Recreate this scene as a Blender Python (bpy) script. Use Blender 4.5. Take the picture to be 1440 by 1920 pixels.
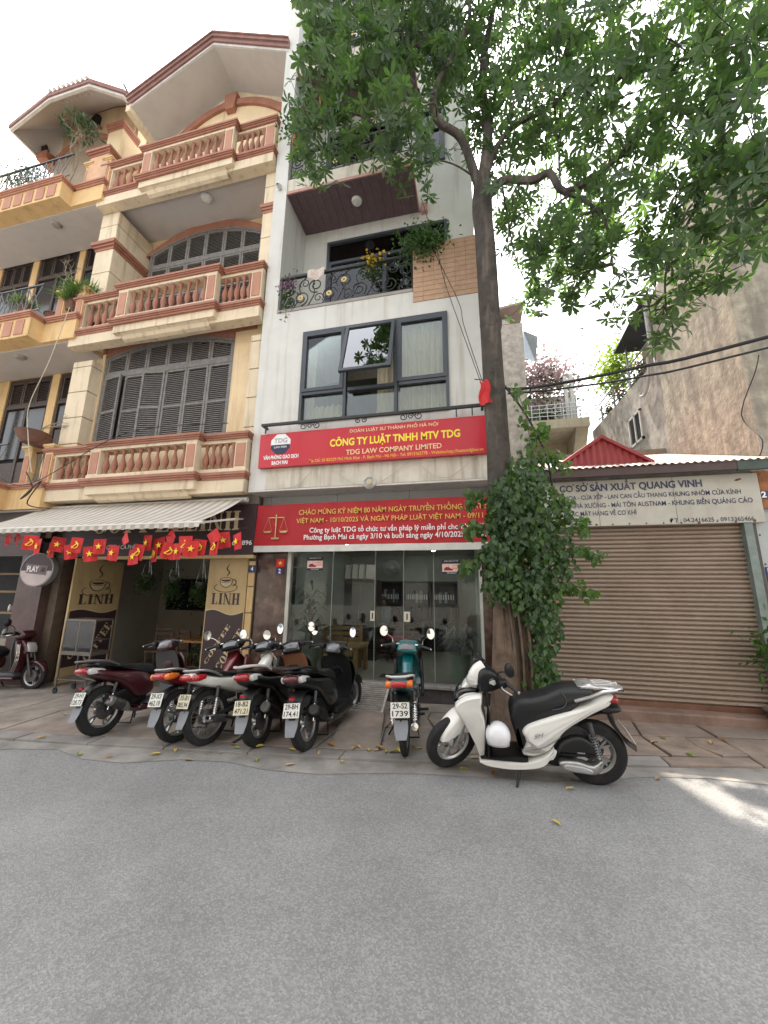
import bpy, bmesh, math, random, unicodedata
from mathutils import Vector, Matrix
from math import sin, cos, pi, radians as rad
rnd = random.Random(11)
for _o in list(bpy.data.objects): bpy.data.objects.remove(_o)
S = bpy.context.scene; C = S.collection

# ---------------------------------------------------------------- camera
def cam_axes(yaw, pitch, roll):
    f = Vector((-sin(yaw)*cos(pitch), cos(yaw)*cos(pitch), sin(pitch)))
    r = Vector((cos(yaw), sin(yaw), 0)); u = r.cross(f)
    return cos(roll)*r + sin(roll)*u, -sin(roll)*r + cos(roll)*u, f
_r, _u, _f = cam_axes(rad(13.18), rad(11.86), rad(0.69))
cd = bpy.data.cameras.new('camera'); cam = bpy.data.objects.new('camera', cd); C.objects.link(cam)
cam.matrix_world = Matrix(((_r.x, _u.x, -_f.x, 0), (_r.y, _u.y, -_f.y, 0), (_r.z, _u.z, -_f.z, 1.66), (0, 0, 0, 1)))
cd.sensor_fit = 'VERTICAL'; cd.sensor_height = 24; cd.lens = 9.0; cd.clip_end = 500; cd.clip_start = .05
S.camera = cam
# ---------------------------------------------------------------- world, sun, exposure
SUN = Vector((-0.24, 1.0, 2.45)).normalized()
W = bpy.data.worlds.new('World'); S.world = W; W.use_nodes = True
wn = W.node_tree; wn.nodes.clear()
sk = wn.nodes.new('ShaderNodeTexSky'); sk.sky_type = 'NISHITA'; sk.sun_disc = False
sk.sun_elevation = math.asin(SUN.z); sk.sun_rotation = math.atan2(SUN.x, SUN.y)
sk.dust_density = 3.0; sk.air_density = 1.2; sk.ozone_density = 1.0
hs = wn.nodes.new('ShaderNodeHueSaturation'); hs.inputs['Saturation'].default_value = .12
bg = wn.nodes.new('ShaderNodeBackground'); bg.inputs[1].default_value = .15
wo = wn.nodes.new('ShaderNodeOutputWorld')
wn.links.new(sk.outputs[0], hs.inputs['Color']); wn.links.new(hs.outputs[0], bg.inputs[0]); wn.links.new(bg.outputs[0], wo.inputs[0])
sl = bpy.data.lights.new('sun', 'SUN'); sl.energy = 2.8; sl.angle = rad(0.6); sl.color = (1, .90, .76)
so = bpy.data.objects.new('sun', sl); C.objects.link(so); so.location = (0, 10, 30)
so.rotation_euler = SUN.to_track_quat('Z', 'Y').to_euler()
S.view_settings.view_transform = 'Standard'; S.view_settings.look = 'None'
S.view_settings.exposure = 2.0; S.view_settings.gamma = 1.0; S.view_settings.use_curve_mapping = False
S.render.engine = 'CYCLES'
try:
    S.cycles.use_denoising = True; S.cycles.max_bounces = 8; S.cycles.transparent_max_bounces = 16
    S.cycles.caustics_reflective = False; S.cycles.caustics_refractive = False
except Exception: pass

# ---------------------------------------------------------------- materials
MATS = {}
def mat(name, col, rough=.6, metal=0, var=.12, sc=5, bump=0, bsc=60, dirt=0, dcol=(.06, .05, .04), dsc=(4, 4, .4), dlo=.5, coat=0, emit=0, spec=.5, col2=None, c2sc=1.2, c2lo=.45):
    if name in MATS: return MATS[name]
    m = bpy.data.materials.new(name); m.use_nodes = True; n = m.node_tree.nodes; l = m.node_tree.links
    b = n['Principled BSDF']; b.inputs['Roughness'].default_value = rough; b.inputs['Metallic'].default_value = metal
    b.inputs['Specular IOR Level'].default_value = spec; b.inputs['Coat Weight'].default_value = coat; b.inputs['Coat Roughness'].default_value = .08
    g = n.new('ShaderNodeNewGeometry').outputs['Position']
    def noi(scale, detail, vec=g, rough_=.6):
        t = n.new('ShaderNodeTexNoise'); t.inputs['Scale'].default_value = scale; t.inputs['Detail'].default_value = detail
        t.inputs['Roughness'].default_value = rough_; l.new(vec, t.inputs['Vector']); return t.outputs['Fac']
    def mr(v, a, c, d, e):
        t = n.new('ShaderNodeMapRange'); l.new(v, t.inputs[0])
        for i, q in enumerate((a, c, d, e)): t.inputs[i+1].default_value = q
        return t.outputs[0]
    def mix(fac, a, bb, typ='MIX'):
        t = n.new('ShaderNodeMix'); t.data_type = 'RGBA'; t.blend_type = typ
        if isinstance(fac, float): t.inputs[0].default_value = fac
        else: l.new(fac, t.inputs[0])
        for i, q in ((6, a), (7, bb)):
            if isinstance(q, (tuple, list)): t.inputs[i].default_value = (*q, 1)
            else: l.new(q, t.inputs[i])
        return t.outputs[2]
    c = tuple(col)
    if col2: c = mix(mr(noi(c2sc, 5), c2lo, c2lo+.16, 0, 1), c, tuple(col2))
    if var:
        v = mr(noi(sc, 6), .3, .7, 1-var, 1+var)
        cc = n.new('ShaderNodeCombineColor')
        for i in range(3): l.new(v, cc.inputs[i])
        c = mix(1.0, c, cc.outputs[0], 'MULTIPLY')
    if dirt:
        mp = n.new('ShaderNodeMapping'); mp.inputs['Scale'].default_value = dsc; l.new(g, mp.inputs[0])
        d = mr(noi(1, 5, mp.outputs[0]), dlo, dlo+.22, 0, dirt)
        c = mix(d, c, tuple(dcol))
        r2 = mr(d, 0, 1, rough, min(1, rough+.25)); l.new(r2, b.inputs['Roughness'])
    if isinstance(c, tuple): b.inputs['Base Color'].default_value = (*c, 1)
    else: l.new(c, b.inputs['Base Color'])
    if bump:
        bp = n.new('ShaderNodeBump'); bp.inputs['Strength'].default_value = bump; bp.inputs['Distance'].default_value = .01
        l.new(noi(bsc, 5), bp.inputs['Height']); l.new(bp.outputs[0], b.inputs['Normal'])
    if emit:
        b.inputs['Emission Color'].default_value = (*col, 1); b.inputs['Emission Strength'].default_value = emit
    MATS[name] = m; return m
def glass(name, tint=(.86, .9, .88), ior=1.5, rough=.0, boost=1.0):
    m = bpy.data.materials.new(name); m.use_nodes = True; n = m.node_tree.nodes; l = m.node_tree.links; n.clear()
    t = n.new('ShaderNodeBsdfTransparent'); t.inputs[0].default_value = (*tint, 1)
    g = n.new('ShaderNodeBsdfGlossy'); g.inputs['Roughness'].default_value = rough; g.inputs['Color'].default_value = (.95, .97, 1, 1)
    f = n.new('ShaderNodeFresnel'); f.inputs[0].default_value = ior
    mu = n.new('ShaderNodeMath'); mu.operation = 'MULTIPLY'; mu.inputs[1].default_value = boost; mu.use_clamp = True
    x = n.new('ShaderNodeMixShader'); o = n.new('ShaderNodeOutputMaterial')
    l.new(f.outputs[0], mu.inputs[0]); l.new(mu.outputs[0], x.inputs[0]); l.new(t.outputs[0], x.inputs[1]); l.new(g.outputs[0], x.inputs[2]); l.new(x.outputs[0], o.inputs[0])
    MATS[name] = m; return m
def leafmat(name, c1, c2, trans=.35, rough=.45):
    m = bpy.data.materials.new(name); m.use_nodes = True; n = m.node_tree.nodes; l = m.node_tree.links
    b = n['Principled BSDF']; o = n['Material Output']; b.inputs['Roughness'].default_value = rough
    g = n.new('ShaderNodeNewGeometry')
    t = n.new('ShaderNodeTexNoise'); t.inputs['Scale'].default_value = 1.7; t.inputs['Detail'].default_value = 3; l.new(g.outputs['Position'], t.inputs['Vector'])
    ad = n.new('ShaderNodeMath'); ad.inputs[1].default_value = -.25; ad.operation = 'ADD'
    a2 = n.new('ShaderNodeMath'); a2.operation = 'MULTIPLY_ADD'; a2.inputs[1].default_value = .6
    l.new(g.outputs['Random Per Island'], a2.inputs[0]); l.new(t.outputs['Fac'], ad.inputs[0]); l.new(ad.outputs[0], a2.inputs[2])
    mx = n.new('ShaderNodeMix'); mx.data_type = 'RGBA'; mx.inputs[6].default_value = (*c1, 1); mx.inputs[7].default_value = (*c2, 1)
    l.new(a2.outputs[0], mx.inputs[0]); l.new(mx.outputs[2], b.inputs['Base Color'])
    tr = n.new('ShaderNodeBsdfTranslucent')
    gm = n.new('ShaderNodeMix'); gm.data_type = 'RGBA'; gm.blend_type = 'MULTIPLY'; gm.inputs[0].default_value = 1; gm.inputs[7].default_value = (1.6, 1.9, .6, 1)
    l.new(mx.outputs[2], gm.inputs[6]); l.new(gm.outputs[2], tr.inputs[0])
    ms = n.new('ShaderNodeMixShader'); ms.inputs[0].default_value = trans
    l.new(b.outputs[0], ms.inputs[1]); l.new(tr.outputs[0], ms.inputs[2]); l.new(ms.outputs[0], o.inputs[0])
    MATS[name] = m; return m

# ---------------------------------------------------------------- mesh builder
def cr(pts, n, closed=False):
    """Catmull-Rom resample of a list of tuples, n steps for each span."""
    P = [Vector(p) for p in pts]; k = len(P); out = []
    for i in range(k if closed else k-1):
        if closed: a, b, c, d = P[i-1], P[i], P[(i+1) % k], P[(i+2) % k]
        else: a, b, c, d = P[max(i-1, 0)], P[i], P[i+1], P[min(i+2, k-1)]
        for j in range(n):
            t = j/n; out.append(.5*((2*b)+(c-a)*t+(2*a-5*b+4*c-d)*t*t+(3*b-a-3*c+d)*t**3))
    if not closed: out.append(P[-1])
    return out
class MB:
    def __init__(s, M=None): s.v = []; s.f = []; s.mi = []; s.M = M; s.m = 0
    def add(s, vs, fs):
        o = len(s.v)
        if s.M is not None: vs = [s.M @ Vector(p) for p in vs]
        s.v += [tuple(p) for p in vs]; s.f += [tuple(i+o for i in f) for f in fs]; s.mi += [s.m]*len(fs); return s
    def box(s, x0, x1, y0, y1, z0, z1):
        return s.add([(x0, y0, z0), (x1, y0, z0), (x1, y1, z0), (x0, y1, z0), (x0, y0, z1), (x1, y0, z1), (x1, y1, z1), (x0, y1, z1)],
                     [(0, 3, 2, 1), (4, 5, 6, 7), (0, 1, 5, 4), (1, 2, 6, 5), (2, 3, 7, 6), (3, 0, 4, 7)])
    def bar(s, a, b, w, h=None, up=(0, 0, 1)):
        a, b = Vector(a), Vector(b); d = (b-a).normalized(); h = h or w; up = Vector(up)
        if abs(d.dot(up)) > .95: up = Vector((1, 0, 0))
        x = d.cross(up).normalized()*w/2; y = x.cross(d).normalized()*h/2
        return s.add([a-x-y, a+x-y, a+x+y, a-x+y, b-x-y, b+x-y, b+x+y, b-x+y], [(0, 3, 2, 1), (4, 5, 6, 7), (0, 1, 5, 4), (1, 2, 6, 5), (2, 3, 7, 6), (3, 0, 4, 7)])
    def prism(s, poly, axis, a, b):
        k = len(poly)
        def P(p, t): return {'y': (p[0], t, p[1]), 'x': (t, p[0], p[1]), 'z': (p[0], p[1], t)}[axis]
        return s.add([P(p, a) for p in poly]+[P(p, b) for p in poly], [tuple(range(k))[::-1], tuple(range(k, 2*k))]+[(i, (i+1) % k, k+(i+1) % k, k+i) for i in range(k)])
    def tube(s, pts, r, n=8, cap=True):
        P = [Vector(p) for p in pts]; k = len(P); R_ = r if isinstance(r, (list, tuple)) else [r]*k; vs = []; pn = None
        for i in range(k):
            d = (P[min(i+1, k-1)]-P[max(i-1, 0)]).normalized()
            if pn is None: pn = d.orthogonal().normalized()
            pn = (pn-d*pn.dot(d)).normalized(); bn = d.cross(pn)
            vs += [P[i]+(pn*cos(2*pi*j/n)+bn*sin(2*pi*j/n))*R_[i] for j in range(n)]
        fs = [(i*n+j, i*n+(j+1) % n, (i+1)*n+(j+1) % n, (i+1)*n+j) for i in range(k-1) for j in range(n)]
        if cap: fs += [tuple(range(n))[::-1], tuple(range((k-1)*n, k*n))]
        return s.add(vs, fs)
    def lathe(s, prof, n=16, M=None):
        vs = [(r*cos(2*pi*j/n), r*sin(2*pi*j/n), z) for r, z in prof for j in range(n)]
        if M is not None: vs = [M @ Vector(p) for p in vs]
        k = len(prof); fs = [(i*n+j, i*n+(j+1) % n, (i+1)*n+(j+1) % n, (i+1)*n+j) for i in range(k-1) for j in range(n)]
        if prof[0][0] > 1e-6: fs.append(tuple(range(n))[::-1])
        if prof[-1][0] > 1e-6: fs.append(tuple(range((k-1)*n, k*n)))
        return s.add(vs, fs)
    def ring(s, prof, n=24, M=None):
        """closed profile (r,z) turned about z: tyres, rims."""
        vs = [(r*cos(2*pi*j/n), r*sin(2*pi*j/n), z) for r, z in prof for j in range(n)]
        if M is not None: vs = [M @ Vector(p) for p in vs]
        k = len(prof); return s.add(vs, [(i*n+j, i*n+(j+1) % n, ((i+1) % k)*n+(j+1) % n, ((i+1) % k)*n+j) for i in range(k) for j in range(n)])
    def pillow(s, poly, w, d=.03, res=3, y0=0, edge=.45):
        """side outline (x,z) swelled to half width w (number or function of x,z)."""
        P = cr([(p[0], p[1]) for p in poly], res, True) if res > 1 else [Vector(p[:2]) for p in poly]
        k = len(P); A = sum(P[i].x*P[(i+1) % k].y-P[(i+1) % k].x*P[i].y for i in range(k))
        if A < 0: P.reverse()
        N = []
        for i in range(k):
            t = (P[(i+1) % k]-P[i-1]); N.append(Vector((-t.y, t.x)).normalized())
        wf = w if callable(w) else (lambda x, z: w)
        vs = []
        for sgn, ins, ww in ((1, 1, 1), (1, .55, .93), (1, .18, .75), (1, 0, edge), (-1, 0, edge), (-1, .18, .75), (-1, .55, .93), (-1, 1, 1)):
            for p, nn in zip(P, N):
                q = p+nn*d*ins; vs.append((q.x, y0+sgn*ww*wf(p.x, p.y), q.y))
        fs = [(r*k+i, r*k+(i+1) % k, (r+1)*k+(i+1) % k, (r+1)*k+i) for r in range(7) for i in range(k)]
        fs += [tuple(range(k))[::-1], tuple(range(7*k, 8*k))]
        return s.add(vs, [f[::-1] for f in fs])
    def shell(s, path, w, t, n=3, m=10, bow=.0):
        """curved plate swept along (x,z) path: half widths w, thickness t, cross-wise bow."""
        k0 = len(path); W_ = list(w) if isinstance(w, (list, tuple)) else [w]*k0; B_ = list(bow) if isinstance(bow, (list, tuple)) else [bow]*k0
        Q = cr([(p[0], p[1], ) + (0,) for p in path], n); WW = cr([(a, b, 0) for a, b in zip(W_, B_)], n); k = len(Q); vs = []
        for i in range(k):
            d = (Q[min(i+1, k-1)]-Q[max(i-1, 0)]).normalized(); no = Vector((-d.y, d.x))
            for side in (1, -1):
                for j in range(m+1):
                    a = -1+2*j/m; off = -WW[i].y*a*a+side*t/2*(1-.6*a**4)
                    vs.append((Q[i].x+no.x*off, WW[i].x*a, Q[i].y+no.y*off))
        L = 2*(m+1); fs = []
        def idx(i, side, j): return i*L+(0 if side == 1 else m+1)+j
        for i in range(k-1):
            for j in range(m):
                fs.append((idx(i, 1, j), idx(i, 1, j+1), idx(i+1, 1, j+1), idx(i+1, 1, j)))
                fs.append((idx(i, -1, j), idx(i+1, -1, j), idx(i+1, -1, j+1), idx(i, -1, j+1)))
            fs.append((idx(i, 1, 0), idx(i+1, 1, 0), idx(i+1, -1, 0), idx(i, -1, 0)))
            fs.append((idx(i, 1, m), idx(i, -1, m), idx(i+1, -1, m), idx(i+1, 1, m)))
        for i in (0, k-1):
            for j in range(m):
                q = (idx(i, 1, j), idx(i, -1, j), idx(i, -1, j+1), idx(i, 1, j+1)); fs.append(q if i == 0 else q[::-1])
        return s.add(vs, fs)
    def wall(s, x0, x1, z0, z1, y0, y1, holes=()):
        zs = sorted({z0, z1, *[h[2] for h in holes], *[h[3] for h in holes]})
        for a, b in zip(zs, zs[1:]):
            x = x0
            for h in sorted(h for h in holes if h[2] <= a+1e-6 and h[3] >= b-1e-6):
                if h[0] > x: s.box(x, h[0], y0, y1, a, b)
                x = h[1]
            if x < x1: s.box(x, x1, y0, y1, a, b)
        return s
    def mesh(s, name, mats, smooth=40, off=None):
        me = bpy.data.meshes.new(name)
        vs = s.v if off is None else [(x-off[0], y-off[1], z-off[2]) for x, y, z in s.v]
        me.from_pydata(vs, [], s.f); mats = mats if isinstance(mats, (list, tuple)) else [mats]
        for q in mats: me.materials.append(q)
        if len(mats) > 1: me.polygons.foreach_set('material_index', s.mi)
        if smooth:
            me.polygons.foreach_set('use_smooth', [True]*len(me.polygons)); me.set_sharp_from_angle(angle=rad(smooth))
        me.validate(); me.update(); return me
    def build(s, name, mats, parent=None, smooth=40, bevel=0, loc=None, **kw):
        """mesh in the parent's space; for a static thing the vertices are world coordinates."""
        off = OFF.get(parent.name) if parent is not None else None
        o = bpy.data.objects.new(name, s.mesh(name, mats, smooth, off)); C.objects.link(o)
        if parent is not None:
            o.parent = parent
            if off is not None: OFF[o.name] = off
        if loc is not None: o.location = loc
        if bevel:
            b = o.modifiers.new('bevel', 'BEVEL'); b.width = bevel; b.segments = 2; b.limit_method = 'ANGLE'
        for k_, v_ in kw.items(): o[k_] = v_
        return o
OFF = {}
def thing(name, label, cat, loc=(0, 0, 0), rz=0, group=None, static=True, rx=0):
    o = bpy.data.objects.new(name, None); C.objects.link(o); o.location = loc; o.empty_display_size = .2
    o.rotation_euler = (rx, 0, rz); o['label'] = label; o['category'] = cat
    if group: o['group'] = group
    if static: OFF[o.name] = tuple(loc)
    return o
def tag(o, label, cat, group=None):
    o['label'] = label; o['category'] = cat
    if group: o['group'] = group
    return o
def struct(name, mb, m, smooth=0, parent=None):
    o = mb.build(name, m, parent, smooth=smooth)
    if parent is None: o['kind'] = 'structure'
    return o
def inst(name, me, loc, parent, rot=None, scale=None):
    """one more piece that shares mesh data, placed in world coordinates under a static parent."""
    o = bpy.data.objects.new(name, me); C.objects.link(o); o.parent = parent; off = OFF.get(parent.name, (0, 0, 0))
    o.location = (loc[0]-off[0], loc[1]-off[1], loc[2]-off[2])
    if rot: o.rotation_euler = rot
    if scale: o.scale = scale
    OFF[o.name] = tuple(loc); return o
FRONT = Matrix(((1, 0, 0, 0), (0, 0, -1, 0), (0, 1, 0, 0), (0, 0, 0, 1)))      # text plane -> facing -y
def glyphs(s, bold, shear):
    cu = bpy.data.curves.new('t', 'FONT'); cu.body = s; cu.size = 1; cu.offset = bold; cu.extrude = 0; cu.shear = shear; cu.resolution_u = 3
    ob = bpy.data.objects.new('t', cu); me = bpy.data.meshes.new_from_object(ob); bpy.data.objects.remove(ob); bpy.data.curves.remove(cu)
    co = [v.co.copy() for v in me.vertices]; fs = [tuple(p.vertices) for p in me.polygons]; bpy.data.meshes.remove(me); return co, fs
def accent(c, q, t):
    """polygons of one Vietnamese accent over a letter with centre q0, width q1, top q2; q3 rises as accents stack."""
    x, w, top, y = q; h = .13
    def seg(a, b): dx, dy = b[0]-a[0], b[1]-a[1]; L = math.hypot(dx, dy) or 1; nx, ny = -dy/L*t/2, dx/L*t/2; return [(a[0]+nx, a[1]+ny), (a[0]-nx, a[1]-ny), (b[0]-nx, b[1]-ny), (b[0]+nx, b[1]+ny)]
    n = unicodedata.name(c); out = []
    if 'DOT BELOW' in n: return [[(x+t*.6*cos(k*pi/4), -.14+t*.6*sin(k*pi/4)) for k in range(8)]]
    if 'HORN' in n: r = x+w/2; return [seg((r-.05, top-.02), (r+.07, top+.02)), seg((r+.06, top-.0), (r+.08, top+.09))]
    if 'ACUTE' in n: out = [seg((x-.05, y), (x+.09, y+h))]
    elif 'GRAVE' in n: out = [seg((x+.05, y), (x-.09, y+h))]
    elif 'CIRCUMFLEX' in n: out = [seg((x-.13, y), (x, y+h*.85)), seg((x, y+h*.85), (x+.13, y))]
    elif 'BREVE' in n: out = [seg((x-.13, y+h*.8), (x-.06, y+.02)), seg((x-.06, y+.02), (x+.06, y+.02)), seg((x+.06, y+.02), (x+.13, y+h*.8))]
    elif 'TILDE' in n: out = [seg((x-.14, y+.03), (x-.05, y+.10)), seg((x-.05, y+.10), (x+.05, y+.04)), seg((x+.05, y+.04), (x+.14, y+.11))]
    elif 'HOOK' in n: out = [seg((x-.06, y+h), (x+.05, y+h)), seg((x+.05, y+h), (x+.04, y+h*.5)), seg((x+.04, y+h*.5), (x-.01, y))]
    q[3] += h+.04; return out
def text(body, name, m, x0, z0, y, h, w=None, parent=None, bold=0, depth=.004, M=None, align='LEFT', shear=0):
    """lettering as a mesh: cap height h, squeezed to width w, lower corner at x0,z0 on plane y (faces -y)."""
    base, marks = '', []
    for c in unicodedata.normalize('NFD', body):
        if unicodedata.combining(c): marks.append((len(base)-1, c))
        else: base += c
    co, fs = glyphs(base, bold, shear)
    if not co: return None
    done = {}
    for i, c in marks:                      # accents drawn one by one over their letters
        if i not in done:
            r_ = max(v.x for v in glyphs(base[:i+1], bold, shear)[0]); g1 = glyphs(base[i], bold, shear)[0]; w1 = max(v.x for v in g1)-min(v.x for v in g1); t1 = max(v.y for v in g1) if base[i] not in 'iIđ' or base[i] == 'I' else .68
            done[i] = [r_-w1/2, w1, t1, t1+.05]
        q = done[i]; t = .085+bold*1.6; polys = accent(c, q, t)
        for P in polys: o = len(co); co += [Vector((x, y, .002)) for x, y in P]; fs.append(tuple(range(o, o+len(P))))
    xa, xb = min(c.x for c in co), max(c.x for c in co); sy = h/.686; sx = w/(xb-xa) if w else sy
    if align == 'CENTER': x0 -= (xb-xa)*sx/2
    mb = MB(); T = M or (Matrix.Translation((x0, y-depth, z0)) @ FRONT)
    mb.add([T @ Vector(((c.x-xa)*sx, c.y*sy, c.z)) for c in co], fs)
    return mb.build(name, m, parent, smooth=0)
def disc(n, r, cx=0, cy=0, a0=0): return [(cx+r*cos(a0+2*pi*i/n), cy+r*sin(a0+2*pi*i/n)) for i in range(n)]
def star(r, cx, cz, k=.39): return [(cx+(r if i % 2 == 0 else r*k)*sin(pi*i/5), cz+(r if i % 2 == 0 else r*k)*cos(pi*i/5)) for i in range(10)]

# ---------------------------------------------------------------- ground heights
KERB = [(-60, 0.0), (-5.5, 3.80), (-0.8, 4.2), (1.8, 4.7), (3.0, 4.95), (60, 6.2)]
def yk(x):
    for (a, b), (c, d) in zip(KERB, KERB[1:]):
        if x <= c: return b+(d-b)*(x-a)/(c-a)
    return KERB[-1][1]
def gz(x, y):
    z = .014*x; return z if y < yk(x) else z+.025
# ================================================================ materials used in many places
asphalt = None
def make_asphalt():
    m = bpy.data.materials.new('asphalt'); m.use_nodes = True; n = m.node_tree.nodes; l = m.node_tree.links; b = n['Principled BSDF']
    g = n.new('ShaderNodeNewGeometry').outputs['Position']
    def noi(s, d, r=.6, ):
        t = n.new('ShaderNodeTexNoise'); t.inputs['Scale'].default_value = s; t.inputs['Detail'].default_value = d; t.inputs['Roughness'].default_value = r; l.new(g, t.inputs[0]); return t.outputs['Fac']
    v = n.new('ShaderNodeTexVoronoi'); v.inputs['Scale'].default_value = 120; l.new(g, v.inputs['Vector'])
    r1 = n.new('ShaderNodeValToRGB'); e = r1.color_ramp.elements
    e[0].position = 0; e[0].color = (.185, .184, .182, 1); e[1].position = 1; e[1].color = (.305, .303, .30, 1)
    q = r1.color_ramp.elements.new(.55); q.color = (.23, .229, .227, 1)
    sep = n.new('ShaderNodeSeparateColor'); l.new(v.outputs['Color'], sep.inputs[0]); l.new(sep.outputs[0], r1.inputs[0])
    mr = n.new('ShaderNodeMapRange'); l.new(noi(1.3, 6), mr.inputs[0])
    for i, q in enumerate((.3, .7, .84, 1.12)): mr.inputs[i+1].default_value = q
    mp = n.new('ShaderNodeMapRange'); l.new(noi(.35, 3), mp.inputs[0])
    for i, q in enumerate((.35, .7, .9, 1.1)): mp.inputs[i+1].default_value = q
    mm = n.new('ShaderNodeMath'); mm.operation = 'MULTIPLY'; l.new(mr.outputs[0], mm.inputs[0]); l.new(mp.outputs[0], mm.inputs[1])
    cc = n.new('ShaderNodeCombineColor')
    for i in range(3): l.new(mm.outputs[0], cc.inputs[i])
    mx = n.new('ShaderNodeMix'); mx.data_type = 'RGBA'; mx.blend_type = 'MULTIPLY'; mx.inputs[0].default_value = 1
    l.new(r1.outputs[0], mx.inputs[6]); l.new(cc.outputs[0], mx.inputs[7])
    # fine hairline cracks
    vc = n.new('ShaderNodeTexVoronoi'); vc.feature = 'DISTANCE_TO_EDGE'; vc.inputs['Scale'].default_value = .55
    ad = n.new('ShaderNodeVectorMath'); ad.operation = 'MULTIPLY_ADD'; tn = n.new('ShaderNodeTexNoise'); tn.inputs['Scale'].default_value = 3; tn.inputs['Detail'].default_value = 5; l.new(g, tn.inputs[0])
    ad.inputs[1].default_value = (.5, .5, .5); l.new(tn.outputs['Color'], ad.inputs[0]); l.new(g, ad.inputs[2]); l.new(ad.outputs[0], vc.inputs['Vector'])
    ck = n.new('ShaderNodeMapRange'); l.new(vc.outputs['Distance'], ck.inputs[0])
    for i, q in enumerate((0, .006, .14, 0)): ck.inputs[i+1].default_value = q
    m2 = n.new('ShaderNodeMix'); m2.data_type = 'RGBA'; l.new(ck.outputs[0], m2.inputs[0]); l.new(mx.outputs[2], m2.inputs[6]); m2.inputs[7].default_value = (.04, .04, .04, 1)
    l.new(m2.outputs[2], b.inputs['Base Color']); b.inputs['Roughness'].default_value = .78
    bp = n.new('ShaderNodeBump'); bp.inputs['Strength'].default_value = .55; bp.inputs['Distance'].default_value = .006
    l.new(v.outputs['Distance'], bp.inputs['Height']); l.new(bp.outputs[0], b.inputs['Normal'])
    return m
asphalt = make_asphalt()
concrete = mat('pavement_concrete', (.25, .215, .182), .9, var=.3, sc=2.5, bump=.5, bsc=45, dirt=.55, dsc=(1.6, 1.6, 1.6), dlo=.5, dcol=(.12, .1, .09), col2=(.33, .24, .19), c2sc=.5, c2lo=.5)
redslab = mat('pavement_red', (.26, .195, .155), .95, var=.35, sc=4, bump=.7, bsc=30, dirt=.75, dsc=(2.2, 2.2, 2.2), dlo=.44, dcol=(.2, .165, .14))
kerbm = mat('kerb_concrete', (.235, .22, .205), .9, var=.25, sc=3, bump=.5, bsc=50, dirt=.5, dsc=(2, 2, 2), dcol=(.13, .11, .1))
earth = mat('joint_dirt', (.10, .085, .07), .95, var=.35, sc=8, bump=.6, bsc=40)
# road: one sheet with the street's gentle fall, out to the horizon
b = MB(); b.add([(-120, -120, -1.68), (120, -120, 1.68), (120, 60, 1.68), (-120, 60, -1.68)], [(0, 1, 2, 3)])
road = struct('road', b, asphalt)
# pavement: bed with slabs and kerb stones lying on it
b = MB(); xs = [-60, -20, -9, -5.5, -3, -.8, .5, 1.8, 3, 5, 20, 60]
for a, c in zip(xs, xs[1:]):
    va = [(a, yk(a)+.04), (c, yk(c)+.04), (c, 14), (a, 14)]
    b.add([(p[0], p[1], gz(p[0], 90)-.03) for p in va], [(0, 1, 2, 3)])
pave = struct('pavement', b, earth)
rr = random.Random(3)
def slab(poly, top, th, m, name, parent, jit=.008):
    b = MB(); k = len(poly); h = [top+rr.uniform(-jit, jit) for _ in poly]
    sx = sum(p[0] for p in poly)/k; sy = sum(p[1] for p in poly)/k
    t = [(p[0], p[1], gz(p[0], 90)+h_) for p, h_ in zip(poly, h)]; bt = [(p[0], p[1], gz(p[0], 90)-th) for p in poly]
    i_ = [(p[0]+(sx-p[0])*.03, p[1]+(sy-p[1])*.03, gz(p[0], 90)+h_+.006) for p, h_ in zip(poly, h)]
    b.add(bt+t+i_, [(i, (i+1) % k, k+(i+1) % k, k+i) for i in range(k)]+[(k+i, k+(i+1) % k, 2*k+(i+1) % k, 2*k+i) for i in range(k)]+[tuple(range(2*k, 3*k))])
    return b.build(name, m, parent, smooth=0)
x = -12.6
GX = []
while x < 5.4: GX.append(x); x += rr.uniform(.8, 1.3) if x < -3.2 else rr.uniform(.5, .95)
rows = [.0, .30, .58, .85, 1.0]
def gp(i, j):
    r_ = random.Random(i*31+j*7); xx = GX[i]+r_.uniform(-.10, .10)*(0 < j); y0 = yk(xx)+.2; y1 = 6.9
    return xx, y0+(y1-y0)*rows[j]+(r_.uniform(-.07, .07) if 0 < j < 4 else 0)
def lerp2(a, b, t): return (a[0]+(b[0]-a[0])*t, a[1]+(b[1]-a[1])*t)
for i in range(len(GX)-1):
    for j in range(4):
        q = [gp(i, j), gp(i+1, j), gp(i+1, j+1), gp(i, j+1)]; cx = sum(p[0] for p in q)/4; cy = sum(p[1] for p in q)/4
        g_ = .006 if cx < -3.2 else .014
        q = [(p[0]+(g_ if p[0] < cx else -g_), p[1]+(g_ if p[1] < cy else -g_)) for p in q]
        m = redslab if cx > 1.2+rr.uniform(-.5, .5) else concrete
        if cx > -3.4 and rr.random() < .55:       # broken in two along a ragged line
            t1, t2 = rr.uniform(.3, .7), rr.uniform(.3, .7); a = lerp2(q[0], q[1], t1); c = lerp2(q[3], q[2], t2); mid = lerp2(a, c, .5); mid = (mid[0]+rr.uniform(-.06, .06), mid[1])
            e = .007
            slab([q[0], (a[0]-e, a[1]), (mid[0]-e, mid[1]), (c[0]-e, c[1]), q[3]], .0, .05, m, 'paving_slab', pave, .014)
            slab([(a[0]+e, a[1]), q[1], q[2], (c[0]+e, c[1]), (mid[0]+e, mid[1])], .0, .05, m, 'paving_slab', pave, .014)
        else: slab(q, 0, .05, m, 'paving_slab', pave, .004 if cx < -3.2 else .01)
kerb = struct('kerb', MB().box(-60, -12.7, -3, 0, -.5, -.4), kerbm)
x = -12.6
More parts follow.
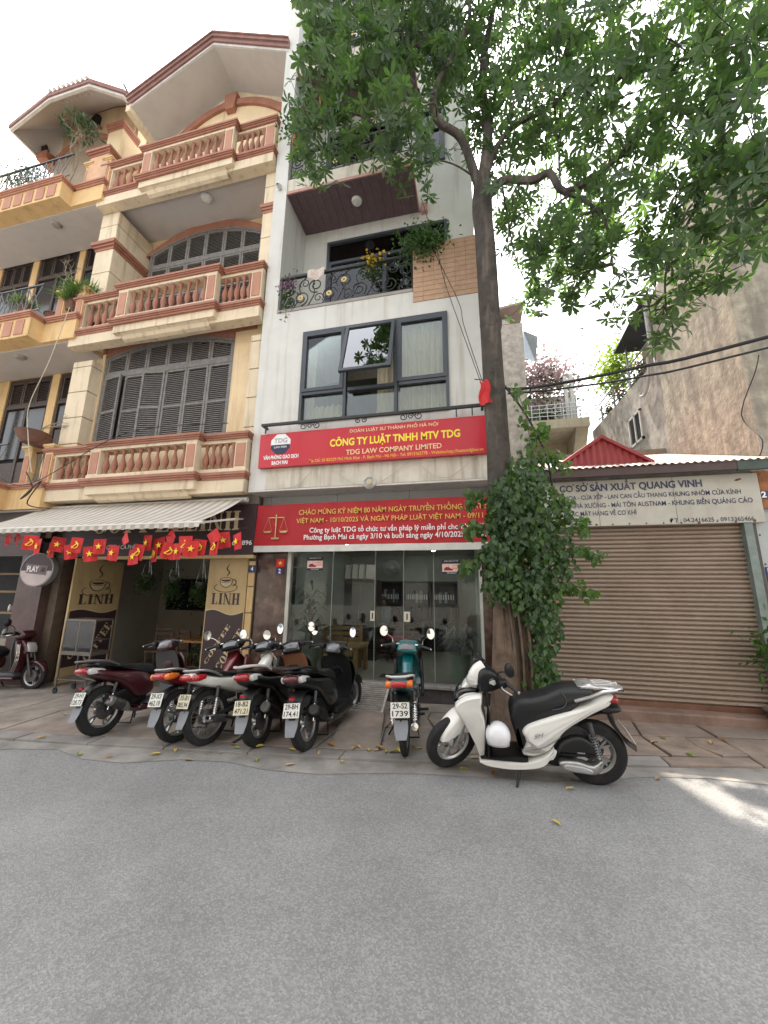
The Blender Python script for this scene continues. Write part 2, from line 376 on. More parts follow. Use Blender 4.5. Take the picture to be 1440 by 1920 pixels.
while x < 5.4:
    L = rr.uniform(.85, 1.15); e = .006
    slab([(x+e, yk(x)-.02), (x+L-e, yk(x+L)-.02), (x+L-e, yk(x+L)+.185), (x+e, yk(x)+.185)], .0, .12, kerbm if x < .9 else redslab, 'kerb_stone', kerb, .006); x += L
# gutter strip of worn concrete at the road's edge
b = MB(); xs = [-14+i*.5 for i in range(40)]
for i, (a, c) in enumerate(zip(xs, xs[1:])):
    wa = .28+.1*sin(a*3.1)+.05*sin(a*9); wc = .28+.1*sin(c*3.1)+.05*sin(c*9)
    b.add([(a, yk(a)-wa, .014*a+.004), (c, yk(c)-wc, .014*c+.004), (c, yk(c)-.01, .014*c+.006), (a, yk(a)-.01, .014*a+.006)], [(0, 1, 2, 3)])
gut = struct('gutter', b, mat('gutter_concrete', (.245, .23, .21), .9, var=.35, sc=3, bump=.5, bsc=60, dirt=.5, dsc=(2, 2, 2), dcol=(.1, .09, .08)))
# ================================================================ white townhouse with the law office
whitep = mat('white_plaster', (.62, .62, .595), .85, var=.07, sc=2, bump=.15, bsc=35, dirt=.6, dsc=(6, 6, .32), dlo=.535, dcol=(.34, .29, .22))
stainp = mat('stained_plaster', (.60, .56, .48), .88, var=.12, sc=3, bump=.15, bsc=35, dirt=.6, dsc=(9, 9, .7), dlo=.48, dcol=(.28, .22, .16))
greyalu = mat('dark_grey_aluminium', (.055, .065, .078), .42, metal=.2, var=.08)
iron = mat('black_iron', (.02, .021, .024), .5, var=.1)
gold = mat('gold_paint', (.55, .42, .2), .4, metal=.5, var=.2, sc=30)
clear = glass('window_glass', (.84, .88, .84), boost=1.3)
door_glass = glass('door_glass', (.80, .85, .83), boost=.65)
awnglass = glass('tilted_glass', (.5, .56, .58), ior=1.9, boost=2.2)
stone_d = mat('dark_stone', (.06, .05, .05), .45, var=.4, sc=9)
greypan = mat('grey_cladding', (.36, .36, .36), .6, var=.06)
marble = mat('brown_marble', (.075, .04, .03), .22, var=.5, sc=5, col2=(.16, .1, .075), c2sc=3.5, c2lo=.5, coat=.4)
H = thing('townhouse', 'tall narrow white townhouse with a glass-fronted law office and dark grey windows', 'building', (-1.8, 6.5, 0))
b = MB(); b.wall(-3.94, .29, 3.44, 7.06, 6.0, 6.25, [(-3.03, -.30, 4.65, 6.53)])
b.build('wall', [whitep], H, smooth=0, label='white plaster wall of the first floor')
b = MB(); b.box(-3.60, .285, 5.995, 5.998, 3.445, 3.84)
b.build('stained_band', stainp, H, smooth=0)
b = MB(); b.wall(-3.64, .25, 7.06, 18.5, 7.0, 7.25, [(-3.06, -.31, 7.25, 9.62), (-.97, -.31, 11.3, 12.85), (-3.2, -1.3, 10.45, 12.85), (-3.2, -1.3, 13.7, 16), (-.97, -.31, 14.4, 16)])
b.box(.02, .25, 7.25, 10.5, 0, 18.5); b.box(-3.94, -3.64, 6.0, 10.5, 7.06, 18.5); b.box(-3.94, .25, 10.25, 10.5, 0, 18.5); b.box(-3.64, .02, 7.25, 10.25, 18.2, 18.5)
b.build('wall', whitep, H, smooth=0)
MB().box(-3.94, .29, 6.25, 7.25, 6.98, 7.058).build('floor_slab', whitep, H, smooth=0); MB().box(-3.94, .29, 6.25, 10.25, 3.442, 3.5).build('floor_slab', whitep, H, smooth=0); MB().box(-3.94, .29, 6.002, 6.5, 3.41, 3.438).build('soffit', whitep, H, smooth=0)
b = MB(); b.box(-.9, .25, 6.998, 6.999, 8.83, 8.845); b.build('joint', stone_d, H, smooth=0)
# ground-floor frame: grey fascia panels, marble pier, dark step
x = -3.94
for x2 in (-3.71, -2.39, -1.06, .29):
    MB().box(x+.004, x2-.004, 6.44, 6.5, 2.9, 3.408).build('cladding_panel', greypan, H, smooth=0); x = x2
MB().box(-3.86, -3.26, 6.38, 6.75, -.1, 3.0).build('pier', marble, H, smooth=0, label='brown marble pier beside the glass front')
MB().box(.12, .29, 6.4, 6.75, -.1, 3.0).build('pier', marble, H, smooth=0)
MB().box(-3.26, .12, 6.30, 6.9, -.12, .23).build('step_riser', stone_d, H, smooth=0)
for x in range(6):
    MB().box(-3.30+x*.58, -3.30+(x+1)*.58-.006, 6.255, 6.52, .232, .272).build('step_tread', mat('step_stone', (.24, .225, .21), .6, var=.2, sc=6), H, smooth=0, bevel=.004)
# interior room
inwall = mat('office_wall', (.42, .43, .41), .8, var=.05); infl = mat('office_floor', (.42, .4, .36), .3, var=.12, sc=1.5, coat=.3)
b = MB(); b.box(-3.9, -3.26, 6.75, 10.2, -.1, 3.2); b.box(.12, .25, 6.75, 10.2, -.1, 3.2); b.box(-3.9, .25, 10.1, 10.25, -.1, 3.2); b.build('inner_wall', inwall, H, smooth=0)
MB().box(-3.26, .12, 6.52, 10.1, .1, .268).build('inner_floor', infl, H, smooth=0)
MB().box(-3.26, .12, 6.5, 10.1, 2.62, 3.2).build('inner_ceiling', mat('office_ceiling', (.33, .33, .32), .8), H, smooth=0)
lampm = mat('downlight', (1, .97, .9), emit=14)
for q in ((-1.35, 6.75), (-1.15, 7.35), (-.6, 6.9), (-1.9, 8.2), (-.9, 8.9), (-2.5, 7.4)):
    MB().lathe([(.0, 2.612), (.035, 2.612), (.035, 2.62)], 12, Matrix.Translation((q[0], q[1], 0))).build('downlight', lampm, H)
ld = bpy.data.lights.new('office_light', 'AREA'); ld.shape = 'RECTANGLE'; ld.size = 2.2; ld.size_y = 2.4; ld.energy = 2.6; ld.color = (1, .95, .86)
lo = bpy.data.objects.new('office_light', ld); C.objects.link(lo); lo.location = (-1.5, 8.3, 2.58); lo.parent = H; lo.location = (.3, 1.8, 2.58)
# glass front: five panes, clips, handles
framew = mat('pale_frame', (.5, .5, .46), .4, metal=.3); steel = mat('brushed_steel', (.5, .5, .5), .3, metal=1, var=.05)
MB().box(-3.255, -3.19, 6.36, 6.46, .274, 3.0).build('glass_frame', framew, H, smooth=0)
MB().box(.075, .118, 6.36, 6.46, .274, 3.0).build('glass_frame', framew, H, smooth=0)
MB().box(-.62, .07, 6.37, 6.44, .274, .30).build('bottom_rail', steel, H, smooth=0)
for x0, x1 in ((-3.19, -2.40), (-2.395, -1.635), (-1.63, -1.145), (-1.14, -.645), (-.64, .075)):
    p = MB().box(x0, x1, 6.40, 6.412, .30, 2.93).build('glass_pane', door_glass, H, smooth=0)
    MB().box(x1-.008, x1-.001, 6.396, 6.3995, .30, 2.93).build('pane_edge', mat('pane_edge', (.3, .36, .32), .3), H, smooth=0)
for x0, x1 in ((-1.71, -1.635), (-1.14, -1.04)):
    b = MB(); b.wall(x0, x1, 1.2, 1.36, 6.385, 6.397, [((x0+x1)/2-.014, (x0+x1)/2+.014, 1.23, 1.33)]); b.build('door_handle', mat('handle_plate', (.62, .56, .47), .4), H, smooth=0)
# first-floor window
def ring(mb, x0, x1, z0, z1, y0, y1, t): mb.wall(x0, x1, z0, z1, y0, y1, [(x0+t, x1-t, z0+t, z1-t)]); return mb
cols = [(-3.03, -2.16), (-2.16, -1.22), (-1.22, -.30)]
Wn = ring(MB(), -3.03, -.30, 4.65, 6.53, 5.965, 6.08, .05)
Wn.box(-2.185, -2.135, 5.97, 6.075, 4.70, 6.48); Wn.box(-1.245, -1.195, 5.97, 6.075, 4.70, 6.48)
for a, c in cols: Wn.box(a+.055 if a > -3 else a+.05, c-.03, 5.972, 6.073, 5.20, 5.26)
wn1 = Wn.build('window', greyalu, H, smooth=0, label='wide six-pane window with its middle sash tilted open')
for k, (a, c) in enumerate(cols):
    MB().box(a+.03, c-.03, 6.03, 6.036, 4.70, 5.20).build('pane', clear, wn1, smooth=0)
    if k != 1:
        ring(MB(), a+.03, c-.028, 5.262, 6.478, 5.955, 6.03, .065).build('sash', greyalu, wn1, smooth=0)
        MB().box(a+.09, c-.09, 6.0, 6.006, 5.32, 6.42).build('pane', clear, wn1, smooth=0)
# tilted middle sash, hinged at the top
Mt = Matrix.Translation((0, 5.96, 6.48)) @ Matrix.Rotation(rad(-17), 4, 'X') @ Matrix.Translation((0, -5.96, -6.48))
b = MB(Mt); ring(b, -2.15, -1.23, 5.30, 6.478, 5.93, 5.985, .06); sash = b.build('sash', greyalu, wn1, smooth=0, label='top-hung sash pushed open')
MB(Mt).box(-2.09, -1.29, 5.955, 5.961, 5.36, 6.42).build('pane', awnglass, wn1, smooth=0)
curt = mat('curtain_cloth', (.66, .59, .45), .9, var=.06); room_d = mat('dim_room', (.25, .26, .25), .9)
def curtain(name, x0, x1, y, z0, z1, m, parent, amp=.035, wl=.11, rise=0):
    b = MB(); n = max(6, int((x1-x0)/wl*8)); vs = []
    for i in range(n+1):
        x = x0+(x1-x0)*i/n; yy = y+amp*sin(2*pi*(x-x0)/wl)+amp*.5*sin(2*pi*(x-x0)/wl*.37)
        vs += [(x, yy, z0), (x, yy+.01, z1)]
    b.add(vs, [(2*i, 2*i+2, 2*i+3, 2*i+1) for i in range(n)]); return b.build(name, m, parent, smooth=180)
c_ = curtain('curtain', -1.2, -.34, 6.22, 4.66, 6.5, curt, H); curtain('curtain', -3.0, -2.85, 6.22, 4.66, 6.5, curt, H); curtain('curtain', -1.62, -1.22, 6.24, 4.66, 6.5, curt, H)
curtain('curtain', -3.0, -2.2, 6.26, 4.66, 5.1, curt, H)
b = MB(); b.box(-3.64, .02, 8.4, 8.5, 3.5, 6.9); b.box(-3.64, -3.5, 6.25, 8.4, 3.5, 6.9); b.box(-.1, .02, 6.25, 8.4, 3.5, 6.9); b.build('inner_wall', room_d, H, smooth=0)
# sign rail of iron under the window
b = MB(); b.box(-3.67, .28, 5.82, 5.87, 4.585, 4.63); b.box(-3.67, -3.63, 5.87, 6.0, 4.585, 4.63); b.box(.2, .24, 5.87, 6.0, 4.585, 4.63)
for x in (-3.6, -.2, .05): b.box(x, x+.02, 5.84, 5.86, 4.45, 4.585)
rail = b.build('sign_rail', iron, H, smooth=0)
def scroll(mb, cx, cz, y, r, turns=1.35, a0=0, dirn=1, t=.009):
    pts = [(cx+dirn*r*(1-.72*i/22)*cos(a0+turns*2*pi*i/22), y, cz+r*(1-.72*i/22)*sin(a0+turns*2*pi*i/22)) for i in range(23)]
    mb.tube(pts, t, 5)
for cx in (-2.73, -.93):
    b = MB(); scroll(b, cx-.13, 4.53, 5.85, .07, a0=pi/2, dirn=-1); scroll(b, cx+.13, 4.53, 5.85, .07, a0=pi/2); scroll(b, cx, 4.53, 5.85, .055); b.build('scroll', iron, rail)
b = MB(); scroll(b, -1.85, 4.54, 5.85, .05, a0=pi/2); scroll(b, -1.74, 4.54, 5.85, .05, a0=pi/2, dirn=-1); b.build('scroll', iron, rail)
# second floor: terrace ledge, sliding window, tan tiled parapet
MB().box(-3.64, -.92, 5.985, 6.3, 7.062, 7.12).build('ledge', mat('ledge_stone', (.33, .3, .28), .8, var=.15), H, smooth=0)
tanm = mat('tan_tile', (.46, .3, .2), .7, var=.14, sc=9, dirt=.3, dcol=(.3, .18, .12)); grout = mat('tile_grout', (.22, .15, .11), .9)
par = MB().box(-.91, .24, 6.0, 6.2, 6.82, 8.04).build('parapet', grout, H, smooth=0, label='tan tiled parapet panel')
tm = [MB().box(0, .186, -.012, .002, 0, .094).mesh('tile', tanm, 0)]
for j in range(12):
    for i in range(6): inst('tile', tm[0], (-.91+.0028+i*.1917+(.0 if j % 2 else 0), 6.0, 6.824+j*.1013), par, scale=(1, 1, 1))
def slider(x0, x1, z0, z1, parent, y=6.98, nb=7):
    b = ring(MB(), x0, x1, z0, z1, y-.03, y+.08, .06); b.box(x0+.06, x1-.06, y-.02, y+.07, z1-.62, z1-.55); m = (x0+x1)/2
    b.box(m-.04, m+.04, y-.025, y+.07, z0+.06, z1-.62); b.box(x0+.06, x0+.12, y-.02, y+.07, z0+.06, z1-.62); b.box(x1-.12, x1-.06, y-.02, y+.07, z0+.06, z1-.62)
    w = b.build('window', greyalu, parent, smooth=0)
    for a, c in ((x0+.12, m-.04), (m+.04, x1-.12)): MB().box(a, c, y+.02, y+.026, z0+.06, z1-.62).build('pane', clear, w, smooth=0)
    MB().box(x0+.06, x1-.06, y+.02, y+.026, z1-.55, z1-.06).build('pane', clear, w, smooth=0)
    b = MB(); s = (x1-x0-.3)/nb/2
    for i in range(2*nb): b.box(x0+.15+i*s, x0+.165+i*s, y+.045, y+.06, z0+.06, z1-.62)
    b.build('bars', greyalu, w, smooth=0, kind='stuff')
    curtain('curtain', x0+.1, x1-.1, y+.35, z0, z1, mat('dim_curtain', (.3, .3, .3), .9), w, wl=.16)
    return w
slider(-3.06, -.31, 7.25, 9.62, H); slider(-.97, -.31, 11.3, 12.85, H, nb=4); slider(-3.2, -1.3, 10.45, 12.85, H); slider(-3.2, -1.3, 13.7, 16, H); slider(-.97, -.31, 14.4, 16, H, nb=4)
# projecting balconies with plank soffits
plankm = mat('soffit_plank', (.12, .075, .085), .55, var=.2, sc=8)
for z in (9.98, 13.35):
    bal = MB().box(-3.64, -.90, 6.02, 7.0, z+.03, z+.42).build('balcony', stainp, H, smooth=0)
    MB().box(-3.64, -.88, 6.0, 6.02, z+.02, z+.09).build('edge_trim', mat('edge_tile', (.45, .24, .2), .6), bal, smooth=0)
    for i in range(15):
        a = -3.63+i*.1815; MB().box(a+.003, a+.1785, 6.03, 6.99, z+.012, z+.03).build('plank', plankm, bal, smooth=0, bevel=.003)
    MB().box(-.92, -.895, 6.02, 7.0, z-.01, z+.03).build('edge_trim', MATS['edge_tile'], bal, smooth=0)
    MB().lathe([(.0, z-.05), (.09, z-.04), (.115, z), (.115, z+.012)], 20, Matrix.Translation((-2.2, 6.45, 0))).build('ceiling_lamp', mat('opal_glass', (.7, .7, .68), .35), bal)
def railing(name, x0, x1, y, z0, z1, parent):
    r = MB().box(x0, x1, y-.03, y+.03, z1-.05, z1).build(name, iron, parent, smooth=0)
    b = MB(); b.box(x0, x1, y-.012, y+.012, z0+.03, z0+.055)
    for x in (x0+.01, (x0+x1)/2, x1-.03): b.box(x, x+.022, y-.012, y+.012, z0, z1-.05)
    b.build('frame', iron, r, smooth=0)
    rg = random.Random(5); n = int((x1-x0)/.3)
    for i in range(n):
        b = MB(); cx = x0+(i+.5)*(x1-x0)/n; h = z1-z0
        scroll(b, cx, z0+h*(.30 if i % 2 else .62), y, h*.21, 1.5, rg.uniform(0, 6), 1 if i % 2 else -1, .012)
        scroll(b, cx+.07, z0+h*(.72 if i % 2 else .25), y, h*.14, 1.3, rg.uniform(0, 6), -1 if i % 2 else 1, .010)
        b.tube(cr([(cx-.14, y, z0+.06), (cx-.02, y, z0+h*.4), (cx-.05, y, z0+h*.7), (cx+.12, y, z1-.06)], 5), .011, 5); b.build('scroll', iron, r)
        b = MB(); cz = z0+h*(.30 if i % 2 else .62)
        for k in range(8): b.lathe([(0, -.008), (.026, -.004), (.02, .008), (0, .012)], 8, Matrix.Translation((cx+.04*cos(k*pi/4), y-.02, cz+.04*sin(k*pi/4))) @ Matrix.Rotation(pi/2, 4, 'X'))
        if i in (1, 3, 4, 6): b.build('rosette', gold, r)
    return r
railing('railing', -3.62, -.92, 6.06, 7.14, 7.93, H); railing('railing', -3.62, -.92, 6.06, 10.42, 11.15, H); railing('railing', -3.62, -.92, 6.06, 13.8, 14.5, H)
MB().box(-.86, -.72, 6.9, 7.0, 9.9, 10.12).build('vent_box', mat('edge_tile', (.45, .24, .2)), H, smooth=0)
# ---- sign board
red = mat('sign_red', (.50, .012, .03), .35, var=.06, sc=2, coat=.2); yel = mat('sign_yellow', (.85, .72, .05), .4, var=0); cream = mat('sign_cream', (.8, .62, .35), .4, var=0); white = mat('sign_white', (.8, .8, .8), .4, var=0); navy = mat('sign_navy', (.01, .015, .06), .4, var=0)
SG = thing('sign_board', 'red law company sign board with yellow lettering below the six-pane window', 'sign', (-1.7, 5.95, 3.82))
MB().box(-3.72, .275, 5.9, 5.985, 3.82, 4.46).build('board', red, SG, smooth=0, bevel=.006)
Ys = 5.9
text('ĐOÀN LUẬT SƯ THÀNH PHỐ HÀ NỘI', 'lettering', cream, -2.01, 4.35, Ys, .055, 1.52, SG, .008)
text('CÔNG TY LUẬT TNHH MTV TDG', 'lettering', yel, -2.36, 4.125, Ys, .125, 2.22, SG, .03)
text('TDG LAW COMPANY LIMITED', 'lettering', cream, -2.06, 3.955, Ys, .085, 1.62, SG, .012)
text('Địa Chỉ: Số 82/229 Phố Minh Khai - P. Bạch Mai - Hà Nội - Tel: 0913162778 - Website:http://luatsutdglaw.vn', 'lettering', mat('sign_gold', (.8, .45, .06), .4, var=0), -2.74, 3.862, Ys, .052, 2.95, SG, .012)
text('VĂN PHÒNG GIAO DỊCH', 'lettering', white, -3.62, 3.97, Ys, .065, .68, SG, .035); text('BẠCH MAI', 'lettering', white, -3.45, 3.865, Ys, .065, .31, SG, .035)
oc = disc(8, .205, -3.3, 4.245, pi/8)
MB().prism(oc, 'y', Ys-.004, Ys-.001).build('emblem', white, SG, smooth=0)
lowp = [(-3.487, 4.235)]+sorted([p for p in oc if p[1] < 4.235], key=lambda p: math.atan2(p[1]-4.245, p[0]+3.3))+[(-3.113, 4.235)]
MB().prism(lowp, 'y', Ys-.005, Ys-.002).build('emblem', navy, SG, smooth=0)
text('TDG', 'lettering', mat('emblem_grey', (.35, .36, .38)), -3.43, 4.27, Ys-.005, .085, .26, SG, .02); text('LAW FIRM', 'lettering', white, -3.42, 4.17, Ys-.006, .035, .24, SG, .01)
# ---- banner
def banner_y(x, z): return 6.22+.012*sin(x*3.1+z*4)+.008*sin(x*9-z*7)
BN = thing('banner', 'red cloth banner with white hem hung above the glass doors', 'banner', (-1.75, 6.22, 2.33))
b = MB(); n1, n2 = 60, 8; gv = [(-3.86+4.2*i/n1, banner_y(-3.86+4.2*i/n1, 2.46+.76*j/n2), 2.46+.75*j/n2) for j in range(n2+1) for i in range(n1+1)]
b.add(gv, [(j*(n1+1)+i, j*(n1+1)+i+1, (j+1)*(n1+1)+i+1, (j+1)*(n1+1)+i) for j in range(n2) for i in range(n1)]); b.build('cloth', mat('banner_red', (.42, .012, .02), .6, var=.08, sc=2), BN, smooth=180)
b = MB(); gv = [(-3.86+4.2*i/n1, banner_y(-3.86+4.2*i/n1, 2.4)-.002, 2.345+.113*j) for j in range(2) for i in range(n1+1)]
b.add(gv, [(i, i+1, n1+2+i, n1+1+i) for i in range(n1)]); b.build('hem', mat('banner_white', (.62, .61, .57), .7), BN, smooth=180)
Yb = 6.195; goldt = mat('banner_gold', (.66, .42, .08), .5, var=0)
text('CHÀO MỪNG KỶ NIỆM 80 NĂM NGÀY TRUYỀN THỐNG LUẬT SƯ', 'lettering', goldt, -3.01, 3.0, Yb, .085, 3.35, BN, .012)
text('VIỆT NAM - 10/10/2025 VÀ NGÀY PHÁP LUẬT VIỆT NAM - 09/11', 'lettering', goldt, -3.05, 2.85, Yb, .08, 3.22, BN, .012)
text('Công ty luật TDG tổ chức tư vấn pháp lý miễn phí cho nhân dân', 'lettering', white, -2.79, 2.675, Yb, .085, 3.03, BN, .014)
text('Phường Bạch Mai cả ngày 3/10 và buổi sáng ngày 4/10/2025 tại đây', 'lettering', white, -2.89, 2.55, Yb, .085, 3.12, BN, .014)
b = MB(); b.box(-3.455, -3.435, Yb-.006, Yb-.002, 2.6, 3.02); b.box(-3.52, -3.37, Yb-.006, Yb-.002, 2.57, 2.60); b.box(-3.60, -3.29, Yb-.006, Yb-.002, 2.955, 2.97)
for cx in (-3.6, -3.29):
    b.prism([(cx-.085, 2.72), (cx-.05, 2.685), (cx+.05, 2.685), (cx+.085, 2.72)], 'y', Yb-.006, Yb-.002)
    for s in (-1, 1): b.bar((cx, Yb-.004, 2.955), (cx+s*.08, Yb-.004, 2.72), .006, .003)
b.build('scales_emblem', gold, BN, smooth=0)
# ---- small things on the front
OL = thing('wall_lamp', 'small octagonal lamp on the stained band under the sign board', 'lamp', (-1.655, 5.97, 3.46))
b = MB(); b.lathe([(.115, 0), (.115, .02), (.09, .035), (.085, .02), (0, .02)], 8, Matrix.Translation((-1.655, 5.994, 3.46)) @ Matrix.Rotation(pi/2, 4, 'X') @ Matrix.Rotation(pi/8, 4, 'Z')); b.build('bezel', mat('lamp_metal', (.42, .42, .40), .35, metal=.6), OL)
MB().lathe([(.05, 0), (.045, .025), (0, .035)], 12, Matrix.Translation((-1.655, 5.975, 3.46)) @ Matrix.Rotation(pi/2, 4, 'X')).build('lens', mat('lamp_lens', (.5, .42, .3), .2), OL)
for nm, x0, lab, dx in (('poster', -2.89, 'glazing poster with a red car on the first glass pane by the marble pier', 0), ('poster', -.51, 'poster with a red car on the glass pane beside the tree', 0)):
    P = thing('poster', lab, 'poster', (x0+.15, 6.395, 2.03)); z0 = 2.03 if x0 < -2 else 1.965
    MB().box(x0, x0+.30, 6.392, 6.396, z0, z0+.235).build('sheet', mat('poster_black', (.02, .015, .03)), P, smooth=0)
    MB().box(x0+.004, x0+.296, 6.390, 6.3915, z0+.04, z0+.17).build('picture', mat('poster_pink', (.75, .55, .5), var=.2, sc=40), P, smooth=0)
    MB().prism([(x0+.03, z0+.06), (x0+.17, z0+.06), (x0+.175, z0+.085), (x0+.135, z0+.095), (x0+.11, z0+.118), (x0+.06, z0+.115), (x0+.035, z0+.09)], 'y', 6.388, 6.3898).build('car_print', mat('print_red', (.3, .01, .02)), P, smooth=0)
    text('DÁN KÍNH Ô TÔ', 'lettering', white, x0+.04, z0+.205, 6.391, .017, .22, P, .01); text('GIÁ RẺ TẬN NƠI', 'lettering', mat('print_orange', (.7, .12, .03)), x0+.17, z0+.13, 6.389, .016, .11, P, .02)
    text('0913 365 466', 'lettering', MATS['print_orange'], x0+.18, z0+.08, 6.389, .03, .1, P, .02); text('LIÊN HỆ NGAY', 'lettering', white, x0+.08, z0+.012, 6.391, .016, .15, P, .01)
NP = thing('house_number', 'blue number two plate under a small flag plate on the marble pier', 'sign', (-3.4, 6.37, 1.96))
MB().box(-3.475, -3.33, 6.368, 6.378, 1.955, 2.075).build('plate', mat('plate_blue', (.015, .02, .09), .35), NP, smooth=0); text('2', 'lettering', white, -3.43, 1.98, 6.368, .075, .05, NP, .03)
MB().box(-3.48, -3.32, 6.368, 6.378, 2.09, 2.235).build('flag_plate', mat('flag_red', (.6, .012, .02), .5), NP, smooth=0); MB().prism(star(.045, -3.4, 2.16), 'y', 6.364, 6.367).build('star', mat('flag_yellow', (.9, .65, .03)), NP, smooth=0)
# ================================================================ yellow townhouse over the coffee shop
ycream = mat('cream_paint', (.68, .575, .42), .85, var=.09, sc=2.2, bump=.14, bsc=35, dirt=.6, dsc=(8, 8, .7), dlo=.52, dcol=(.27, .19, .12))
yyel = mat('yellow_paint', (.71, .56, .355), .85, var=.09, sc=2, bump=.14, bsc=35, dirt=.5, dsc=(6, 6, .5), dlo=.53, dcol=(.33, .22, .12))
yor = mat('ochre_paint', (.65, .45, .22), .85, var=.12, sc=2, bump=.1, bsc=35, dirt=.5, dsc=(5, 5, .6), dlo=.52, dcol=(.25, .15, .08))
terra = mat('terracotta_paint', (.34, .15, .10), .7, var=.14, sc=4, bump=.08, dirt=.4, dsc=(5, 5, 1), dlo=.54, dcol=(.14, .07, .05))
terra2 = mat('terracotta_panel', (.44, .215, .145), .75, var=.1, sc=4, dirt=.25, dcol=(.2, .1, .07))
terrastip = mat('terracotta_stipple', (.33, .15, .10), .9, var=.2, sc=14, bump=.9, bsc=55)
soffitm = mat('grey_soffit', (.52, .50, .49), .9, var=.1, sc=2, bump=.12, dirt=.3, dsc=(2, 2, 2), dcol=(.28, .24, .22))
wshut = mat('grey_shutter_wood', (.19, .18, .172), .75, var=.25, sc=12, bump=.2, bsc=80, dirt=.35, dsc=(14, 14, 1.5), dcol=(.19, .18, .17))
dshut = mat('dark_shutter_wood', (.06, .042, .035), .6, var=.25, sc=12)
groove = mat('groove_shadow_gap', (.12, .08, .05), .9)
Yh = thing('townhouse', 'cream and terracotta townhouse with baluster balconies above the coffee shop', 'building', (-6.4, 6.4, 0))
def quoin(x0, x1, y0, y1, z0, z1, step, parent, m):
    z = z0
    while z < z1-.02:
        e = min(z+step, z1); MB().box(x0, x1, y0, y1, z+.008, e-.008).build('quoin_block', m, parent, smooth=0, bevel=.008); z += step
    MB().box(x0+.015, x1-.015, y0+.015, y1, z0, z1).build('pilaster', groove, parent, smooth=0)
def mould(mb, x0, x1, y0, y1, z0, z1, out=.05):
    """three-step moulding: widest at the top."""
    h = z1-z0; mb.box(x0-out*.2, x1+out*.2, y0-out*.2, y1, z0, z0+h*.34); mb.box(x0-out*.6, x1+out*.6, y0-out*.6, y1, z0+h*.34, z0+h*.6); mb.box(x0-out, x1+out, y0-out, y1, z0+h*.6, z1); return mb
# walls
b = MB(); b.wall(-8.3, -4.0, 3.4, 7.62, 6.36, 6.6, [(-8.22, -4.8, 4.6, 7.4)]); b.build('wall', yyel, Yh, smooth=0)
def arch(x0, x1, z0, rise, n=16):
    return [(x0+(x1-x0)*i/n, z0+rise*(1-(2*i/n-1)**2)) for i in range(n+1)]
a1 = arch(-8.22, -4.8, 6.96, .26)
MB().prism([(-8.22, 7.5), (-4.8, 7.5)]+a1[::-1], 'y', 6.37, 6.5).build('arch_panel', terrastip, Yh, smooth=0)
MB().box(-8.3, -8.218, 6.34, 6.5, 7.05, 7.5).build('arch_panel', terrastip, Yh, smooth=0); MB().box(-4.802, -4.3, 6.34, 6.5, 7.1, 7.5).build('arch_panel', terrastip, Yh, smooth=0)
MB().box(-8.78, -4.0, 7.12, 7.3, 7.5, 11.2).build('wall', yyel, Yh, smooth=0); MB().box(-8.78, -4.0, 6.6, 7.0, 3.4, 7.5).build('wall', yyel, Yh, smooth=0)
MB().box(-8.3, -4.2, 6.12, 6.7, 7.4, 7.6).build('lintel', ycream, Yh, smooth=0)
MB().box(-8.7, -4.05, 6.12, 7.12, 11.0, 11.06).build('soffit', soffitm, Yh, smooth=0)
ring(MB(), -8.24, -4.25, 6.14, 7.1, 10.93, 10.998, .12).build('cornice', soffitm, Yh, smooth=0) if False else None
quoin(-8.78, -8.25, 6.1, 6.7, 3.5, 6.75, .62, Yh, ycream); quoin(-4.24, -4.0, 6.1, 6.7, 3.5, 6.75, .62, Yh, ycream)
quoin(-8.78, -8.25, 6.1, 7.11, 7.75, 10.86, .68, Yh, ycream); quoin(-4.24, -4.0, 6.1, 7.11, 7.75, 10.86, .68, Yh, ycream)
for z in (9.75,):
    mould(MB(), -8.78, -8.25, 6.1, 7.1, z, z+.22, .09).build('capital', terra, Yh, smooth=0); mould(MB(), -4.24, -4.0, 6.1, 7.1, z, z+.22, .05).build('capital', terra, Yh, smooth=0)
